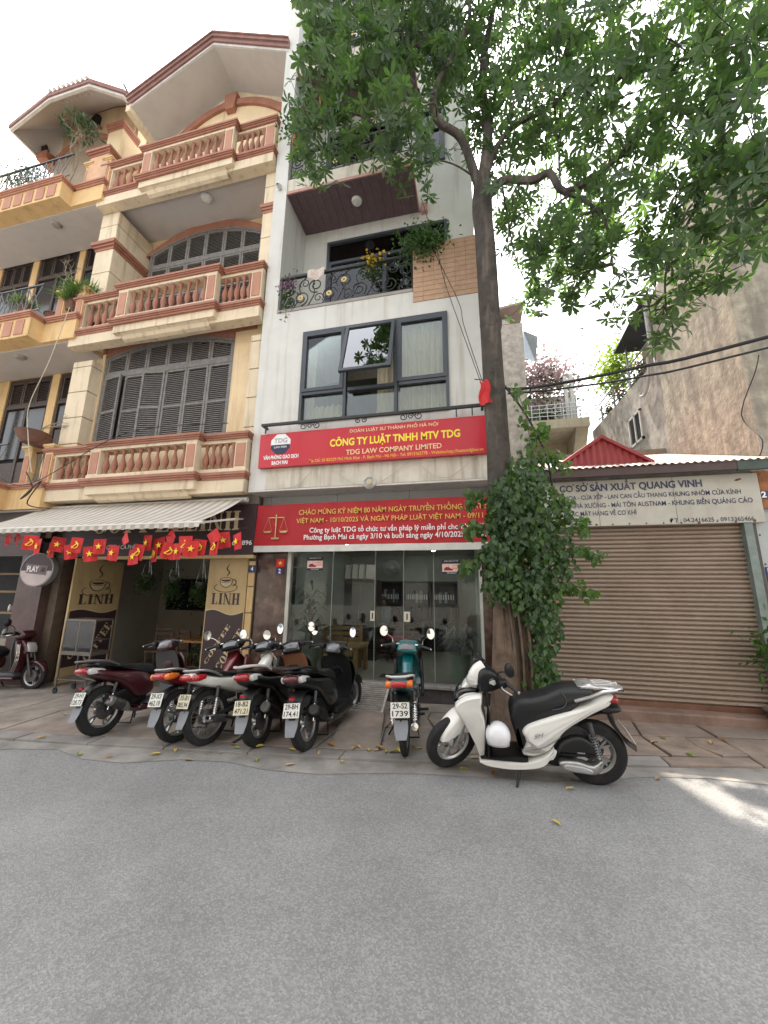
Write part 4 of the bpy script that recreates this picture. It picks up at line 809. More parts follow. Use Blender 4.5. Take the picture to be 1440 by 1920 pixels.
# ================================================================ ochre townhouse with the round-eaved turret
A = thing('townhouse', 'ochre townhouse with iron-railed balconies and a canted overhanging roof', 'building', (-11.2, 6.6, 0))
b = MB(); b.wall(-15, -8.79, 3.3, 13.6, 6.9, 7.1, [(-12.05, -10.55, 3.8, 7.15), (-10.3, -9.3, 4.6, 7.15), (-13.4, -12.2, 7.8, 11.1), (-11.97, -10.5, 7.8, 11.15), (-10.3, -9.3, 8.3, 11.15)]); b.build('wall', yor, A, smooth=0)
def dark_door(x0, x1, z0, z1):
    d = MB().box(x0, x1, 7.02, 7.06, z0, z1).build('door', dark, A, smooth=0); b = MB(); ring(b, x0, x1, z0, z1, 6.93, 7.02, .07); b.box(x0+.07, x1-.07, 6.93, 7.02, z1-.85, z1-.77); b.box((x0+x1)/2-.04, (x0+x1)/2+.04, 6.93, 7.02, z0+.07, z1-.85); b.build('frame', dshut, d, smooth=0)
    n = 3
    for i in range(n): s = (x1-x0-.14)/n; leaf(x0+.07+i*s+.01, x0+.07+(i+1)*s-.01, z1-.76, z1-.08, 6.96, dshut, d, sw=.05)
    for i in range(2):
        s = (x1-x0-.14)/2; a = x0+.07+i*s+.02; c = a+s-.08
        MB().box(a, c, 6.95, 6.99, z0+.1, z0+1.0).build('panel', dshut, d, smooth=0, bevel=.02); MB().box(a, c, 6.96, 6.98, z0+1.1, z1-.9).build('pane', mat('dim_glass', (.03, .035, .04), .12), d, smooth=0)
for q in ((-12.05, -10.55, 3.8, 7.15), (-10.3, -9.3, 4.6, 7.15), (-13.4, -12.2, 7.8, 11.1), (-11.97, -10.5, 7.8, 11.15), (-10.3, -9.3, 8.3, 11.15)): dark_door(*q)
def balconyA(zb, zr, zu):
    s = MB(); s.box(-15, -8.55, 5.82, 6.9, zu, zb-.12); s.box(-15, -9.5, 5.55, 5.82, zu, zb-.12); sl = s.build('balcony', yor, A, smooth=0)
    b = MB(); b.box(-15, -8.6, 5.9, 6.88, zu-.03, zu-.002); b.build('soffit', soffitm, sl, smooth=0)
    mould(MB(), -15, -9.5, 5.53, 5.82, zb-.12, zb, .06).build('band', terra2, sl, smooth=0); mould(MB(), -9.38, -8.55, 5.80, 6.0, zb-.121, zb-.001, .06).build('band', terra2, sl, smooth=0)
    for i in range(14):
        x = -14.6+i*.36; MB().box(x, x+.26, 5.535, 5.55, zu+.06, zb-.17).build('rib_panel', terra2, sl, smooth=0)
    for x0 in (-9.3, -8.72):
        p = MB().box(x0, x0+.2, 5.86, 6.06, zb, zr-.1).build('post', yor, sl, smooth=0); MB().box(x0+.03, x0+.17, 5.848, 5.87, zb+.05, zr-.2).build('post_panel', terra2, p, smooth=0, bevel=.005); mould(MB(), x0, x0+.2, 5.86, 6.06, zr-.1, zr+.02, .05).build('post_cap', yor, p, smooth=0)
    MB().box(-9.1, -8.72, 5.94, 5.97, zr-.12, zr-.09).build('rail', iron, sl, smooth=0)
    r = MB().box(-15, -9.36, 5.56, 5.6, zr-.03, zr).build('railing', greyalu, sl, smooth=0); g_ = mat('grey_iron', (.16, .17, .17), .6, var=.1)
    MB().box(-15, -9.36, 5.57, 5.59, zb+.06, zb+.085).build('rail', g_, r, smooth=0)
    x = -9.4
    for i in range(7):
        b = MB(); h = zr-zb-.12; za = zb+.085; w = .42; xa = x-w; m = xa+w/2; c = za+h/2
        b.box(xa, xa+.02, 5.57, 5.59, za, zr-.03)
        for p, q in (((xa, za), (m-.06, c)), ((m-.06, c), (xa, zr-.04)), ((xa+w, za), (m+.06, c)), ((m+.06, c), (xa+w, zr-.04)), ((m, c-.12), (m-.09, c)), ((m-.09, c), (m, c+.12)), ((m, c+.12), (m+.09, c)), ((m+.09, c), (m, c-.12)), ((m, za), (m, c-.12)), ((m, c+.12), (m, zr-.04))): b.bar((p[0], 5.58, p[1]), (q[0], 5.58, q[1]), .014)
        b.build('lattice', g_, r, smooth=0); x -= w
    b = MB()
    for i in range(4): b.bar((-9.08+i*.09, 5.955, zb), (-9.0+i*.09, 5.955, zr-.12), .012); b.bar((-9.0+i*.09, 5.955, zb), (-9.08+i*.09, 5.955, zr-.12), .012)
    b.build('lattice', g_, r, smooth=0)
    return sl
balconyA(3.80, 4.62, 3.25); balconyA(7.77, 8.50, 7.17); s3 = balconyA(11.57, 12.3, 11.0)
for q in ((-10.5, 6.1, 7.14), (-10.3, 6.1, 10.97)): MB().lathe([(0, -.07), (.09, -.06), (.12, -.01), (.125, 0)], 16, Matrix.Translation(q)).build('ceiling_lamp', mat('old_lamp', (.3, .29, .27), .5), A)
MB().box(-9.2, -8.6, 5.84, 6.3, 11.57, 12.45).build('corner_pier', mat('peach_paint', (.62, .38, .24), .85, var=.12, dirt=.4, dcol=(.3, .22, .15)), A, smooth=0); mould(MB(), -9.2, -8.6, 5.84, 6.3, 12.45, 12.62, .08).build('pier_cap', terra, A, smooth=0)
plan = [(-12.57, 7.0), (-12.57, 5.9), (-10.75, 5.6), (-9.4, 5.6), (-8.72, 5.98), (-8.60, 6.5), (-8.55, 9), (-12.57, 9)]
inner = [(-12.3, 7.15), (-12.3, 6.95), (-11.3, 6.84), (-10.2, 6.84), (-9.45, 6.95), (-9.35, 7.15)]
b = MB(); K = 6; o0 = [(x, y, 14.6) for x, y in plan[:K]]; i0 = [(x, y, 16.15) for x, y in inner]; o1 = [(x, y, z+.10) for x, y, z in o0]; i1 = [(x, y, z+.2) for x, y, z in i0]
b.add(o0+i0+o1+i1, [(k, k+1, K+k+1, K+k) for k in range(K-1)]+[(2*K+k, 3*K+k, 3*K+k+1, 2*K+k+1) for k in range(K-1)]+[(k, 2*K+k, 2*K+k+1, k+1) for k in range(K-1)]); rA = b.build('roof', soffitm, A, smooth=0)
def edge(z0, z1, g0, m, nm):
    cx, cy = -10.7, 7.6; P = [(cx+(x-cx)*(1+g0), cy+(y-cy)*(1+g0)) for x, y in plan[:K]]; Q = [(cx+(x-cx)*(1+g0-.03), cy+(y-cy)*(1+g0-.03)) for x, y in plan[:K]]
    b = MB(); b.add([(*p, z0) for p in P]+[(*p, z1) for p in P]+[(*p, z0) for p in Q]+[(*p, z1) for p in Q], [(k, k+1, K+k+1, K+k) for k in range(K-1)]+[(K+k, K+k+1, 3*K+k+1, 3*K+k) for k in range(K-1)]+[(2*K+k, 2*K+k+1, k+1, k) for k in range(K-1)]); b.build(nm, m, rA, smooth=0); return P
edge(14.56, 14.64, .012, MATS['trim_white'], 'fascia'); PP = edge(14.64, 14.76, .03, MATS['roof_edge'], 'fascia')
tile = MB().tube([(0, -.03, 0), (0, .3, .1)], .05, 8).mesh('roof_tile', mat('pale_roof_tile', (.5, .42, .38), .85, var=.15), 40)
(xa, ya), (xb, yb) = PP[2], PP[3]; n = 9
for i in range(n): t = (i+.5)/n; inst('roof_tile', tile, (xa+(xb-xa)*t, ya+(yb-ya)*t, 14.77), rA)
MB().box(-12.6, -8.6, 6.85, 9.5, 16.16, 16.3).build('roof_top', MATS['roof_edge'], rA, smooth=0); MB().prism([(-12.3, 11.5), (-9.35, 11.5), (-9.35, 16.14), (-12.3, 16.14)], 'y', 7.0, 7.3).build('turret_wall', yyel, A, smooth=0); MB().prism([(-11.3, 6.86), (-10.2, 6.86), (-9.47, 6.97), (-9.4, 7.1), (-12.25, 7.1), (-12.27, 6.97)], 'z', 12, 16.14).build('turret_bay', yyel, A, smooth=0)
MB().box(-9.75, -9.25, 6.5, 7.0, 11.5, 14.45).build('turret_pier', yyel, A, smooth=0); mould(MB(), -9.75, -9.25, 6.5, 7.0, 14.45, 14.7, .06).build('capital', terra, A, smooth=0); mould(MB(), -12.55, -12.2, 6.6, 7.0, 14.45, 14.65, .06).build('capital', terra, A, smooth=0)
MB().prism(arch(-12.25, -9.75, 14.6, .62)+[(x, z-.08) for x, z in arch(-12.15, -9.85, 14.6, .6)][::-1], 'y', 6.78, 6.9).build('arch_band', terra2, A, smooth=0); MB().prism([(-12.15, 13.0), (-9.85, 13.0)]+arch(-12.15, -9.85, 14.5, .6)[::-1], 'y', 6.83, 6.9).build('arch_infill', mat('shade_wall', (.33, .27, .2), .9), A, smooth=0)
MB().prism([(-11.15, 15.45), (-10.7, 15.45)]+arch(-11.15, -10.7, 15.9, .18)[::-1], 'y', 6.83, 6.9).build('window', dark, A, smooth=0); MB().box(-11.25, -10.6, 6.76, 6.9, 15.36, 15.45).build('window_sill', terra, A, smooth=0)
for x in (-12.45, -9.5):
    L = thing('lantern', 'black wall lantern under the canted roof, '+('at the corner away from' if x < -11 else 'beside')+' the cream gable', 'lantern', (x, 6.7, 14.7)); b = MB(); b.lathe([(.02, 0), (.08, .05), (.1, .22), (.06, .28), (.03, .36), (0, .38)], 6, Matrix.Translation((x, 6.68, 14.75))); b.bar((x, 6.68, 14.9), (x, 6.95, 15.0), .03); b.build('lantern_body', iron, L, smooth=0)
# drain pipe
MB().tube(cr([(-11.6, 6.75, 7.3), (-12.0, 6.6, 7.25), (-12.25, 6.55, 6.9), (-12.35, 6.55, 4.0)], 5), .05, 8).build('drain_pipe', mat('old_pipe', (.5, .42, .34), .7), A)
# ground floor of the ochre house: bar with shelves
db = mat('bar_brown', (.05, .032, .03), .6, var=.3, sc=4, dirt=.3, dcol=(.1, .07, .06))
MB().box(-15, -8.55, 5.95, 6.05, 2.3, 3.24).build('fascia_board', db, A, smooth=0)
MB().box(-8.75, -8.12, 5.85, 6.2, -.3, 2.3).build('pier', mat('bar_pier', (.09, .05, .045), .5, var=.35, sc=3, dirt=.4, dcol=(.16, .1, .08)), A, smooth=0); MB().box(-8.1, -7.9, 6.0, 6.2, -.3, 2.3).build('post', MATS['old_wood'], A, smooth=0)
b = MB(); b.box(-15, -8.75, 8.0, 8.1, -.3, 3.3); b.box(-15, -8.3, 6.2, 8.0, 2.6, 2.7); b.build('inner_wall', mat('bar_wall', (.05, .05, .055), .8), A, smooth=0)
MB().box(-15, -8.75, 6.4, 6.9, -.3, .62).build('counter', mat('bar_counter', (.3, .27, .22), .7, var=.2), A, smooth=0)
for z, w in ((1.05, .3), (1.55, .28), (1.98, .3)):
    MB().box(-12, -8.8, 7.3, 7.3+w, z, z+.05).build('shelf', mat('shelf_oak', (.3, .19, .09), .6), A, smooth=0)
rg = random.Random(8)
jm = [mat('jar_glass', (.25, .26, .25), .15), mat('jar_tin', (.42, .4, .36), .3, metal=.4), mat('jar_brown', (.16, .09, .05), .4)]
for k in range(16):
    x = -11.3+k*.15+rg.uniform(-.02, .02); zz = 1.10 if k % 3 else .625; yy = 7.4 if k % 3 else 6.6
    if zz < 1: x = -10.6+k*.11
    o = MB().lathe([(.045, 0), (.05, .02), (.05, .12), (.035, .15), (.035, .17), (0, .175)], 10, Matrix.Translation((x, yy, zz))).build('jar', jm[k % 3]); tag(o, ('small jar on the oak shelf of the dim bar' if zz > 1 else 'small jar standing on the bar counter'), 'jar', 'jars on the bar shelf' if zz > 1 else 'jars on the bar counter')
PS = thing('round_sign', 'round drum sign in purple and pale grey on the brown pier', 'sign', (-7.9, 5.6, 2.0), rad(12), static=False); Mx = Matrix.Rotation(pi/2, 4, 'X')
MB().lathe([(.30, -.07), (.31, -.05), (.31, .06), (.295, .07), (.29, .06), (0, .06)], 40, Mx).build('drum', mat('drum_grey', (.42, .43, .44), .4, metal=.3), PS)
b = MB(); up = [(.29*cos(pi*i/24), .29*sin(pi*i/24)) for i in range(25)]; b.prism([(.29, -.02)]+up[1:-1]+[(-.29, -.02)], 'y', -.068, -.062); b.build('upper_field', mat('drum_purple', (.035, .01, .02), .4), PS, smooth=0)
lo_ = [(.29*cos(pi+pi*i/24), .29*sin(pi+pi*i/24)) for i in range(25)]; MB().prism([(-.29, -.02)]+lo_[2:-2]+[(.29, -.02)], 'y', -.0675, -.062).build('lower_field', mat('drum_pale', (.5, .42, .42), .4), PS, smooth=0)
MB().prism([(-.19, -.06), (.19, -.10), (.21, .07), (-.21, .11)], 'y', -.072, -.068).build('name_plate', mat('drum_mauve', (.16, .1, .11), .4), PS, smooth=0); text('PLAY', 'lettering', white, -.17, -.035, -.073, .10, .22, PS, .035); text('AI', 'lettering', MATS['drum_purple'], .08, -.04, -.073, .09, .08, PS, .03)
MB().tube([(-.3, 0, 0), (-.6, .3, 0)], .015, 6).build('bracket', iron, PS)
# house beyond the ochre one
N = thing('neighbour_house', 'dark-roofed house beyond the ochre townhouse', 'building', (-18, 8, 0)); MB().box(-22, -15.05, 7.2, 12, 0, 14.3).build('wall', mat('grey_house', (.3, .3, .31), .9), N, smooth=0); MB().prism([(-22, 14.3), (-14.75, 14.3), (-16.3, 17.2), (-22, 17.2)], 'y', 6.8, 12).build('roof', mat('slate_blue', (.05, .06, .085), .6), N, smooth=0)

# ================================================================ shuttered workshop
WS = thing('workshop', 'single-storey workshop with a closed brown roller shutter and red sheet roof', 'building', (2.3, 6.6, 0))
gsheet = mat('painted_sheet', (.36, .38, .37), .5, var=.12, sc=3, dirt=.4, dsc=(6, 6, 1), dcol=(.3, .22, .15)); rust = mat('rusty_wood', (.33, .13, .05), .8, var=.4, sc=7, dirt=.5, dsc=(12, 12, 1.2), dcol=(.12, .05, .025))
slatm = mat('shutter_brown', (.285, .215, .163), .55, var=.1, sc=1.8, dirt=.45, dsc=(2.2, 2.2, 2.2), dlo=.5, dcol=(.22, .155, .115))
n = 39; x0, x1, h = .45, 3.66, (2.70-.24)/39
sh = MB().box(x0, x1, 6.36, 6.4, .2, 2.75).build('roller_shutter', mat('shutter_backing', (.03, .025, .02)), WS, smooth=0)
prf = [(6.335, 0), (6.312, .10*h), (6.300, .35*h), (6.303, .62*h), (6.322, .86*h), (6.338, .90*h), (6.338, h)]
sm = MB(); k = len(prf); sm.add([(x, y, z) for y, z in prf for x in (x0, x1)], [(2*i, 2*i+1, 2*i+3, 2*i+2) for i in range(k-1)])
smesh = sm.mesh('slat', slatm, 30)
for i in range(n): inst('slat', smesh, (0, 0, .26+i*h), sh)
MB().box(x0, x1, 6.29, 6.36, .19, .26).build('bottom_bar', mat('bar_rust', (.16, .075, .045), .7, var=.3), sh, smooth=0); MB().box(3.28, 3.5, 6.285, 6.29, .285, .31).build('pull_handle', mat('pull_pink', (.4, .3, .27)), sh, smooth=0)
MB().box(3.66, 3.76, 6.22, 6.42, .1, 2.7).build('jamb', mat('jamb_green', (.17, .21, .19), .5, var=.3, sc=5, dirt=.4, dcol=(.2, .12, .07)), WS, smooth=0); MB().box(3.76, 3.82, 6.26, 6.42, .1, 2.9).build('jamb', mat('jamb_dark', (.07, .06, .055), .6), WS, smooth=0)
MB().box(.3, .45, 6.25, 6.45, .05, 3.4).build('pier', mat('grey_render', (.3, .28, .25), .9, var=.2, dirt=.4), WS, smooth=0)
MB().box(3.82, 4.35, 6.285, 6.33, .05, 2.9).build('side_sheet', gsheet, WS, smooth=0); MB().box(3.88, 4.08, 6.235, 6.33, 2.9, 3.4).build('timber_block', rust, WS, smooth=0, bevel=.01); MB().box(3.82, 4.35, 6.22, 6.26, 2.86, 2.91).build('timber_rail', rust, WS, smooth=0)
for z in (.5, .9, 1.3, 1.7, 2.1, 2.5): MB().lathe([(.012, 0), (.008, .008), (0, .01)], 8, Matrix.Translation((3.86, 6.285, z)) @ Matrix.Rotation(pi/2, 4, 'X')).build('rivet', iron, WS)
steps = mat('red_step', (.24, .155, .12), .9, var=.3, sc=4, bump=.5, bsc=40, dirt=.5, dsc=(3, 3, 3), dcol=(.16, .12, .1))
MB().box(.5, 4.6, 6.05, 6.45, -.1, .19).build('step', steps, WS, smooth=0, bevel=.02)
b = MB(); b.box(.3, .42, 6.45, 9, .0, 3.6); b.box(.3, 4.09, 8.9, 9, 0, 4.75); b.build('wall', MATS['grey_render'], WS, smooth=0); MB().box(.42, 3.9, 6.3, 6.4, 2.72, 3.52).build('lintel', MATS['grey_render'], WS, smooth=0)
# sign board with faded hand-painted lettering
SB = thing('shop_sign', 'weathered pale metal sign board with faded blue lettering over the roller shutter', 'sign', (2.3, 6.2, 2.66))
MB().box(.5, 3.91, 6.20, 6.26, 2.665, 3.37).build('board', mat('sign_pale', (.47, .45, .39), .6, var=.1, sc=2.5, dirt=.4, dsc=(3, 3, 1.5), dlo=.53, dcol=(.34, .26, .18)), SB, smooth=0, bevel=.008)
blue = mat('faded_blue', (.035, .042, .095), .6, var=.5, sc=6, dirt=.5, dsc=(4, 4, 4), dlo=.5, dcol=(.3, .29, .26)); Yq = 6.2; xs_ = 1.05
text('CƠ SỞ SẢN XUẤT QUANG VINH', 'lettering', blue, 1.33, 3.205, Yq, .10, 1.9, SB, .035)
text('CỬA HOA - CỬA XẾP - LAN CAN CẦU THANG KHUNG NHÔM CỬA KÍNH', 'lettering', blue, 1.22, 3.075, Yq, .065, 2.46, SB, .014)
text('KHUNG NHÀ XƯỞNG - MÁI TÔN AUSTNAM - KHUNG BIỂN QUẢNG CÁO', 'lettering', blue, 1.16, 2.945, Yq, .068, 2.64, SB, .014)
text('CÁC MẶT HÀNG VỀ CƠ KHÍ', 'lettering', blue, 1.42, 2.825, Yq, .065, .93, SB, .014); text('SỐ 2 NGÕ 192', 'lettering', blue, 1.02, 2.69, Yq, .06, .72, SB, .03); text('ĐT : 04.2416625 - 0913365466', 'lettering', blue, 2.76, 2.69, Yq, .058, 1.02, SB, .014)
rg = random.Random(12); rs = mat('rust_spot', (.16, .055, .02), .8, var=.4, sc=30)
for k in range(15):
    x = .7+k*.22; MB().lathe([(.012+rg.uniform(0, .01), 0), (.008, .004), (0, .005)], 8, Matrix.Translation((x, 6.2, 2.68+rg.uniform(0, .012))) @ Matrix.Rotation(pi/2, 4, 'X')).build('rivet', rs, SB)
MB().prism([(3.62, 3.27), (3.66, 3.26), (3.72, 3.285), (3.70, 3.30), (3.65, 3.29)], 'y', 6.196, 6.1995).build('rust_patch', rs, SB, smooth=0)
for x in (1.85, 2.86): MB().box(x, x+.004, 6.1975, 6.1995, 2.67, 3.36).build('seam', rs, SB, smooth=0)
# roof: eave board, corrugated slope, little red gable
corr_p = mat('roof_pink', (.31, .2, .175), .55, var=.14, sc=3, dirt=.3, dsc=(6, 2, 2), dcol=(.24, .14, .1)); corr_r = mat('roof_red', (.30, .035, .04), .5, var=.1, sc=4, dirt=.25, dcol=(.16, .04, .03))
MB().box(.35, 3.58, 6.0, 6.05, 3.38, 3.50).build('eave_board', mat('eave_brown', (.075, .045, .042), .6, var=.2), WS, smooth=0); MB().box(3.581, 4.6, 5.995, 6.05, 3.37, 3.50).build('eave_board', mat('eave_green', (.05, .075, .06), .6, var=.25), WS, smooth=0)
b = MB(); n = 200; amp = .012; vs = []
for i in range(n+1):
    x = .35+3.72*i/n; w = amp*sin(i*2*pi/5); vs += [(x, 5.97, 3.505+w), (x, 8.9, 4.62+w)]
b.add(vs, [(2*i, 2*i+2, 2*i+3, 2*i+1) for i in range(n)]); b.build('roof_sheet', corr_p, WS, smooth=180)
G0 = WS; apex, gl, gr, yy = (2.08, 4.14), (1.38, 3.66), (2.78, 3.66), 6.5
b = MB(); n = 60; vs = []
for i in range(n+1):
    x = gl[0]+(gr[0]-gl[0])*i/n; t = (x-gl[0])/(apex[0]-gl[0]) if x < apex[0] else (gr[0]-x)/(gr[0]-apex[0]); zt = gl[1]+(apex[1]-gl[1])*t; yv = yy+.014*sin(i*2*pi/4.2)
    vs += [(x, yv, gl[1]-.03), (x, yv, zt)]
b.add(vs, [(2*i, 2*i+2, 2*i+3, 2*i+1) for i in range(n)]); gb = b.build('gable_sheet', corr_r, WS, smooth=60)
for p, q in ((gl, apex), (apex, gr)): MB().prism([(p[0], p[1]), (q[0], q[1]), (q[0], q[1]+.055), (p[0], p[1]+.055)], 'y', yy-.06, yy+.04).build('barge_board', corr_r, WS, smooth=0)
for p, q in ((gl, apex), (apex, gr)): MB().add([(p[0], yy-.05, p[1]+.058), (q[0], yy-.05, q[1]+.058), (q[0], 8.9, q[1]+.5), (p[0], 8.9, p[1]+.5)], [(0, 1, 2, 3)]).build('roof_sheet', corr_r, WS, smooth=0)
# number plates
NP = thing('house_number', 'small blue number two plate on the rusty timber block', 'sign', (3.93, 6.23, 3.0)); MB().box(3.9, 4.03, 6.222, 6.234, 3.0, 3.11).build('plate', MATS['plate_blue'], NP, smooth=0); text('2', 'lettering', white, 3.925, 3.015, 6.222, .08, .06, NP, .03)
NP = thing('street_sign', 'blue street plate with white border fixed to the grey metal sheet', 'sign', (3.95, 6.27, 1.8)); MB().box(3.845, 4.15, 6.268, 6.284, 1.78, 2.06).build('plate', mat('street_blue', (.02, .04, .2), .35), NP, smooth=0); b = MB(); ring(b, 3.86, 4.135, 1.795, 2.045, 6.264, 6.268, .012); b.build('border', white, NP, smooth=0); text('9', 'lettering', white, 3.9, 1.86, 6.265, .13, .09, NP, .03)

# ================================================================ tall weathered party wall with terrace
def weathered():
    m = mat('weathered_render', (.42, .375, .305), .95, var=.35, sc=6, bump=.9, bsc=14, dirt=.75, dsc=(5, 5, .75), dlo=.46, dcol=(.20, .18, .155), col2=(.33, .295, .24), c2sc=1.8, c2lo=.5); return m
wea = weathered(); wea2 = mat('weathered_grey', (.38, .35, .315), .95, var=.35, sc=5, bump=.6, bsc=12, dirt=.6, dsc=(3, 3, .8), dlo=.52, dcol=(.2, .18, .165))
PW = thing('party_wall_house', 'big house with a bare stained render side wall behind the workshop', 'building', (5.6, 9, 0))
MB().prism([(6.34, 0), (8.75, 0), (8.75, 8.1), (6.34, 9.25)], 'x', 4.1, 8).build('wall', wea, PW, smooth=0, label='tall blotchy brown render wall')
b = MB(); b.add([(4.12, 8.75, 0), (4.12, 13.6, 0), (4.12, 13.6, 7.15), (4.12, 8.75, 6.8), (4.3, 8.75, 0), (4.3, 13.6, 0), (4.3, 13.6, 7.15), (4.3, 8.75, 6.8)], [(0, 3, 2, 1), (4, 5, 6, 7), (0, 1, 5, 4), (1, 2, 6, 5), (2, 3, 7, 6), (3, 0, 4, 7)]); b.build('wall', wea2, PW, smooth=0, label='lower grey render wall with a small white window')
MB().box(4.3, 8, 8.75, 13.6, 0, 6.0).build('terrace_block', wea2, PW, smooth=0)
wf = mat('white_pvc', (.62, .62, .6), .5); b = MB()
for a, c, e, f in ((9.85, 10.6, 5.38, 5.43), (9.85, 10.6, 6.10, 6.15), (9.85, 9.91, 5.38, 6.15), (10.54, 10.6, 5.38, 6.15), (10.2, 10.25, 5.38, 6.15)): b.box(4.07, 4.125, a, c, e, f)
wd = b.build('window', wf, PW, smooth=0); MB().box(4.1, 4.118, 10.25, 10.54, 5.43, 6.10).build('pane', MATS['dim_glass'], wd, smooth=0); MB().box(4.1, 4.118, 9.91, 10.2, 5.43, 6.10).build('pane', dark, wd, smooth=0)
pipew = mat('grey_pvc', (.5, .5, .5), .45)
MB().tube([(4.05, 8.82, 8.3), (4.05, 8.82, 6.95)], .05, 8).build('drain_pipe', pipew, PW); MB().tube(cr([(4.06, 9.05, 7.1), (4.05, 9.1, 6.6), (4.05, 9.35, 6.3), (4.05, 9.62, 6.35), (4.05, 9.6, 6.45)], 5), .035, 8).build('drain_pipe', pipew, PW)
rl = MB().tube([(4.15, 8.9, 7.45), (4.15, 13.4, 7.75)], .025, 6).build('terrace_rail', steel, PW)
for z in (6.98, 7.22): MB().tube([(4.15, 8.9, z), (4.15, 13.4, z+.3)], .018, 6).build('rail', steel, rl)
for y in (8.95, 10.35, 11.5, 12.6): MB().tube([(4.15, y, 6.8), (4.15, y, 7.6 if y > 11 else 8.5)], .028, 6).build('post', steel, rl)
MB().add([(3.95, 8.7, 8.3), (7, 8.7, 8.9), (7, 11.2, 8.5), (3.95, 10.6, 8.15), (3.95, 8.7, 8.34), (7, 8.7, 8.94), (7, 11.2, 8.54), (3.95, 10.6, 8.19)], [(0, 3, 2, 1), (4, 5, 6, 7), (0, 1, 5, 4), (1, 2, 6, 5), (2, 3, 7, 6), (3, 0, 4, 7)]).build('terrace_canopy', mat('tarp_dark', (.05, .055, .065), .7), PW, smooth=0)
b = MB(); vs = []
for i in range(13): vs += [(4.5+.04*sin(i*1.9), 9.0+i*.11, 6.9), (4.5+.03*sin(i*1.3), 9.0+i*.11, 7.95)]
b.add(vs, [(2*i, 2*i+2, 2*i+3, 2*i+1) for i in range(12)]); b.build('hanging_cloth', mat('beige_cloth', (.5, .38, .26), .9), PW, smooth=180)
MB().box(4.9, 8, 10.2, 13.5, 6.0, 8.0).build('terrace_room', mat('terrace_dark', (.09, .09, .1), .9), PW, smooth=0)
# ---- house at the back of the yard
FH = thing('back_house', 'cream house with a railed balcony at the back of the yard behind the workshop', 'building', (3, 14.5, 0)); crm = mat('pale_cream', (.62, .55, .42), .85, var=.08, dirt=.3)
MB().wall(1.9, 4.12, 0, 7.3, 15.0, 15.3, [(2.3, 3.3, 5.6, 6.9)]).build('wall', crm, FH, smooth=0); MB().box(2.3, 3.3, 15.2, 15.25, 5.6, 6.9).build('window', MATS['dim_glass'], FH, smooth=0)
sb = MB().box(1.85, 4.02, 13.4, 15.0, 7.3, 7.62).build('balcony', crm, FH, smooth=0); MB().prism([(13.5, 7.3), (15.0, 7.3), (15.0, 5.6)], 'x', 3.6, 4.0).build('bracket', crm, sb, smooth=0)
for z in (7.78, 7.92, 8.06, 8.2): MB().tube([(1.9, 13.45, z), (4.0, 13.45, z)], .014, 5).build('rail', steel, sb)
for i in range(9): MB().tube([(1.92+i*.26, 13.45, 7.62), (1.92+i*.26, 13.45, 8.24)], .014, 5).build('baluster', steel, sb)
MB().box(1.9, 4.1, 15.0, 15.2, 7.6, 9.3).build('upper_wall', mat('back_grey', (.3, .3, .31), .9, var=.2), FH, smooth=0)
for x in (3.35, 3.55): MB().box(x, x+.12, 13.6, 13.72, 7.6, 9.4).build('column', mat('column_white', (.6, .6, .58)), FH, smooth=0)
GW = thing('rendered_house', 'rough grey rendered house rising behind the tree trunk', 'building', (1.1, 13, 0)); MB().box(.35, 1.86, 12, 15, 0, 10.55).build('wall', wea2, GW, smooth=0); MB().box(.3, 1.6, 12.05, 15, 10.55, 10.62).build('coping', terra, GW, smooth=0); MB().box(.3, 1.5, 12.3, 15, 10.62, 11.0).build('water_tank', mat('tank_white', (.55, .57, .58)), GW, smooth=0); MB().prism([(.25, 11.0), (1.95, 11.22), (1.95, 11.3), (.25, 11.08)], 'y', 11.9, 15).build('roof', mat('roof_grey_brown', (.28, .22, .18)), GW, smooth=0)
MB().add([(1.9, 12.2, 10.4), (2.35, 12.2, 10.1), (2.3, 12.6, 9.4), (1.9, 12.4, 9.5)], [(0, 1, 2, 3)]).build('torn_sheet', mat('sheet_blue_grey', (.4, .45, .5), .4, metal=.4), GW, smooth=0)
# ---- houses across the street, seen only in the reflections
OP = thing('opposite_house', 'pale house across the street mirrored in the window panes', 'building', (-2, -6, 0)); b = MB(); b.wall(-12, 9, -.3, 10.5, -6.3, -6, [(-10+i*2.6, -8.6+i*2.6, z, z+1.9) for i in range(7) for z in (1.0, 4.9, 8.2)]); b.build('wall', mat('opposite_paint', (.5, .48, .44), .85, var=.1), OP, smooth=0)
for i in range(7):
    for z in (1.0, 4.9, 8.2): MB().box(-10+i*2.6, -8.6+i*2.6, -6.25, -6.2, z, z+1.9).build('window', wshut if i % 2 else MATS['dim_glass'], OP, smooth=0)
sl_ = MB().box(-9, 6, -6, -5.2, 4.1, 4.35).build('balcony', ycream, OP, smooth=0); MB().box(-9, 6, -5.3, -5.15, 4.95, 5.1).build('rail', ycream, sl_, smooth=0)
for i in range(46): inst('baluster', balu, (-8.9+i*.325, -5.23, 4.35), sl_, scale=(1.3, 1.3, 1.28))
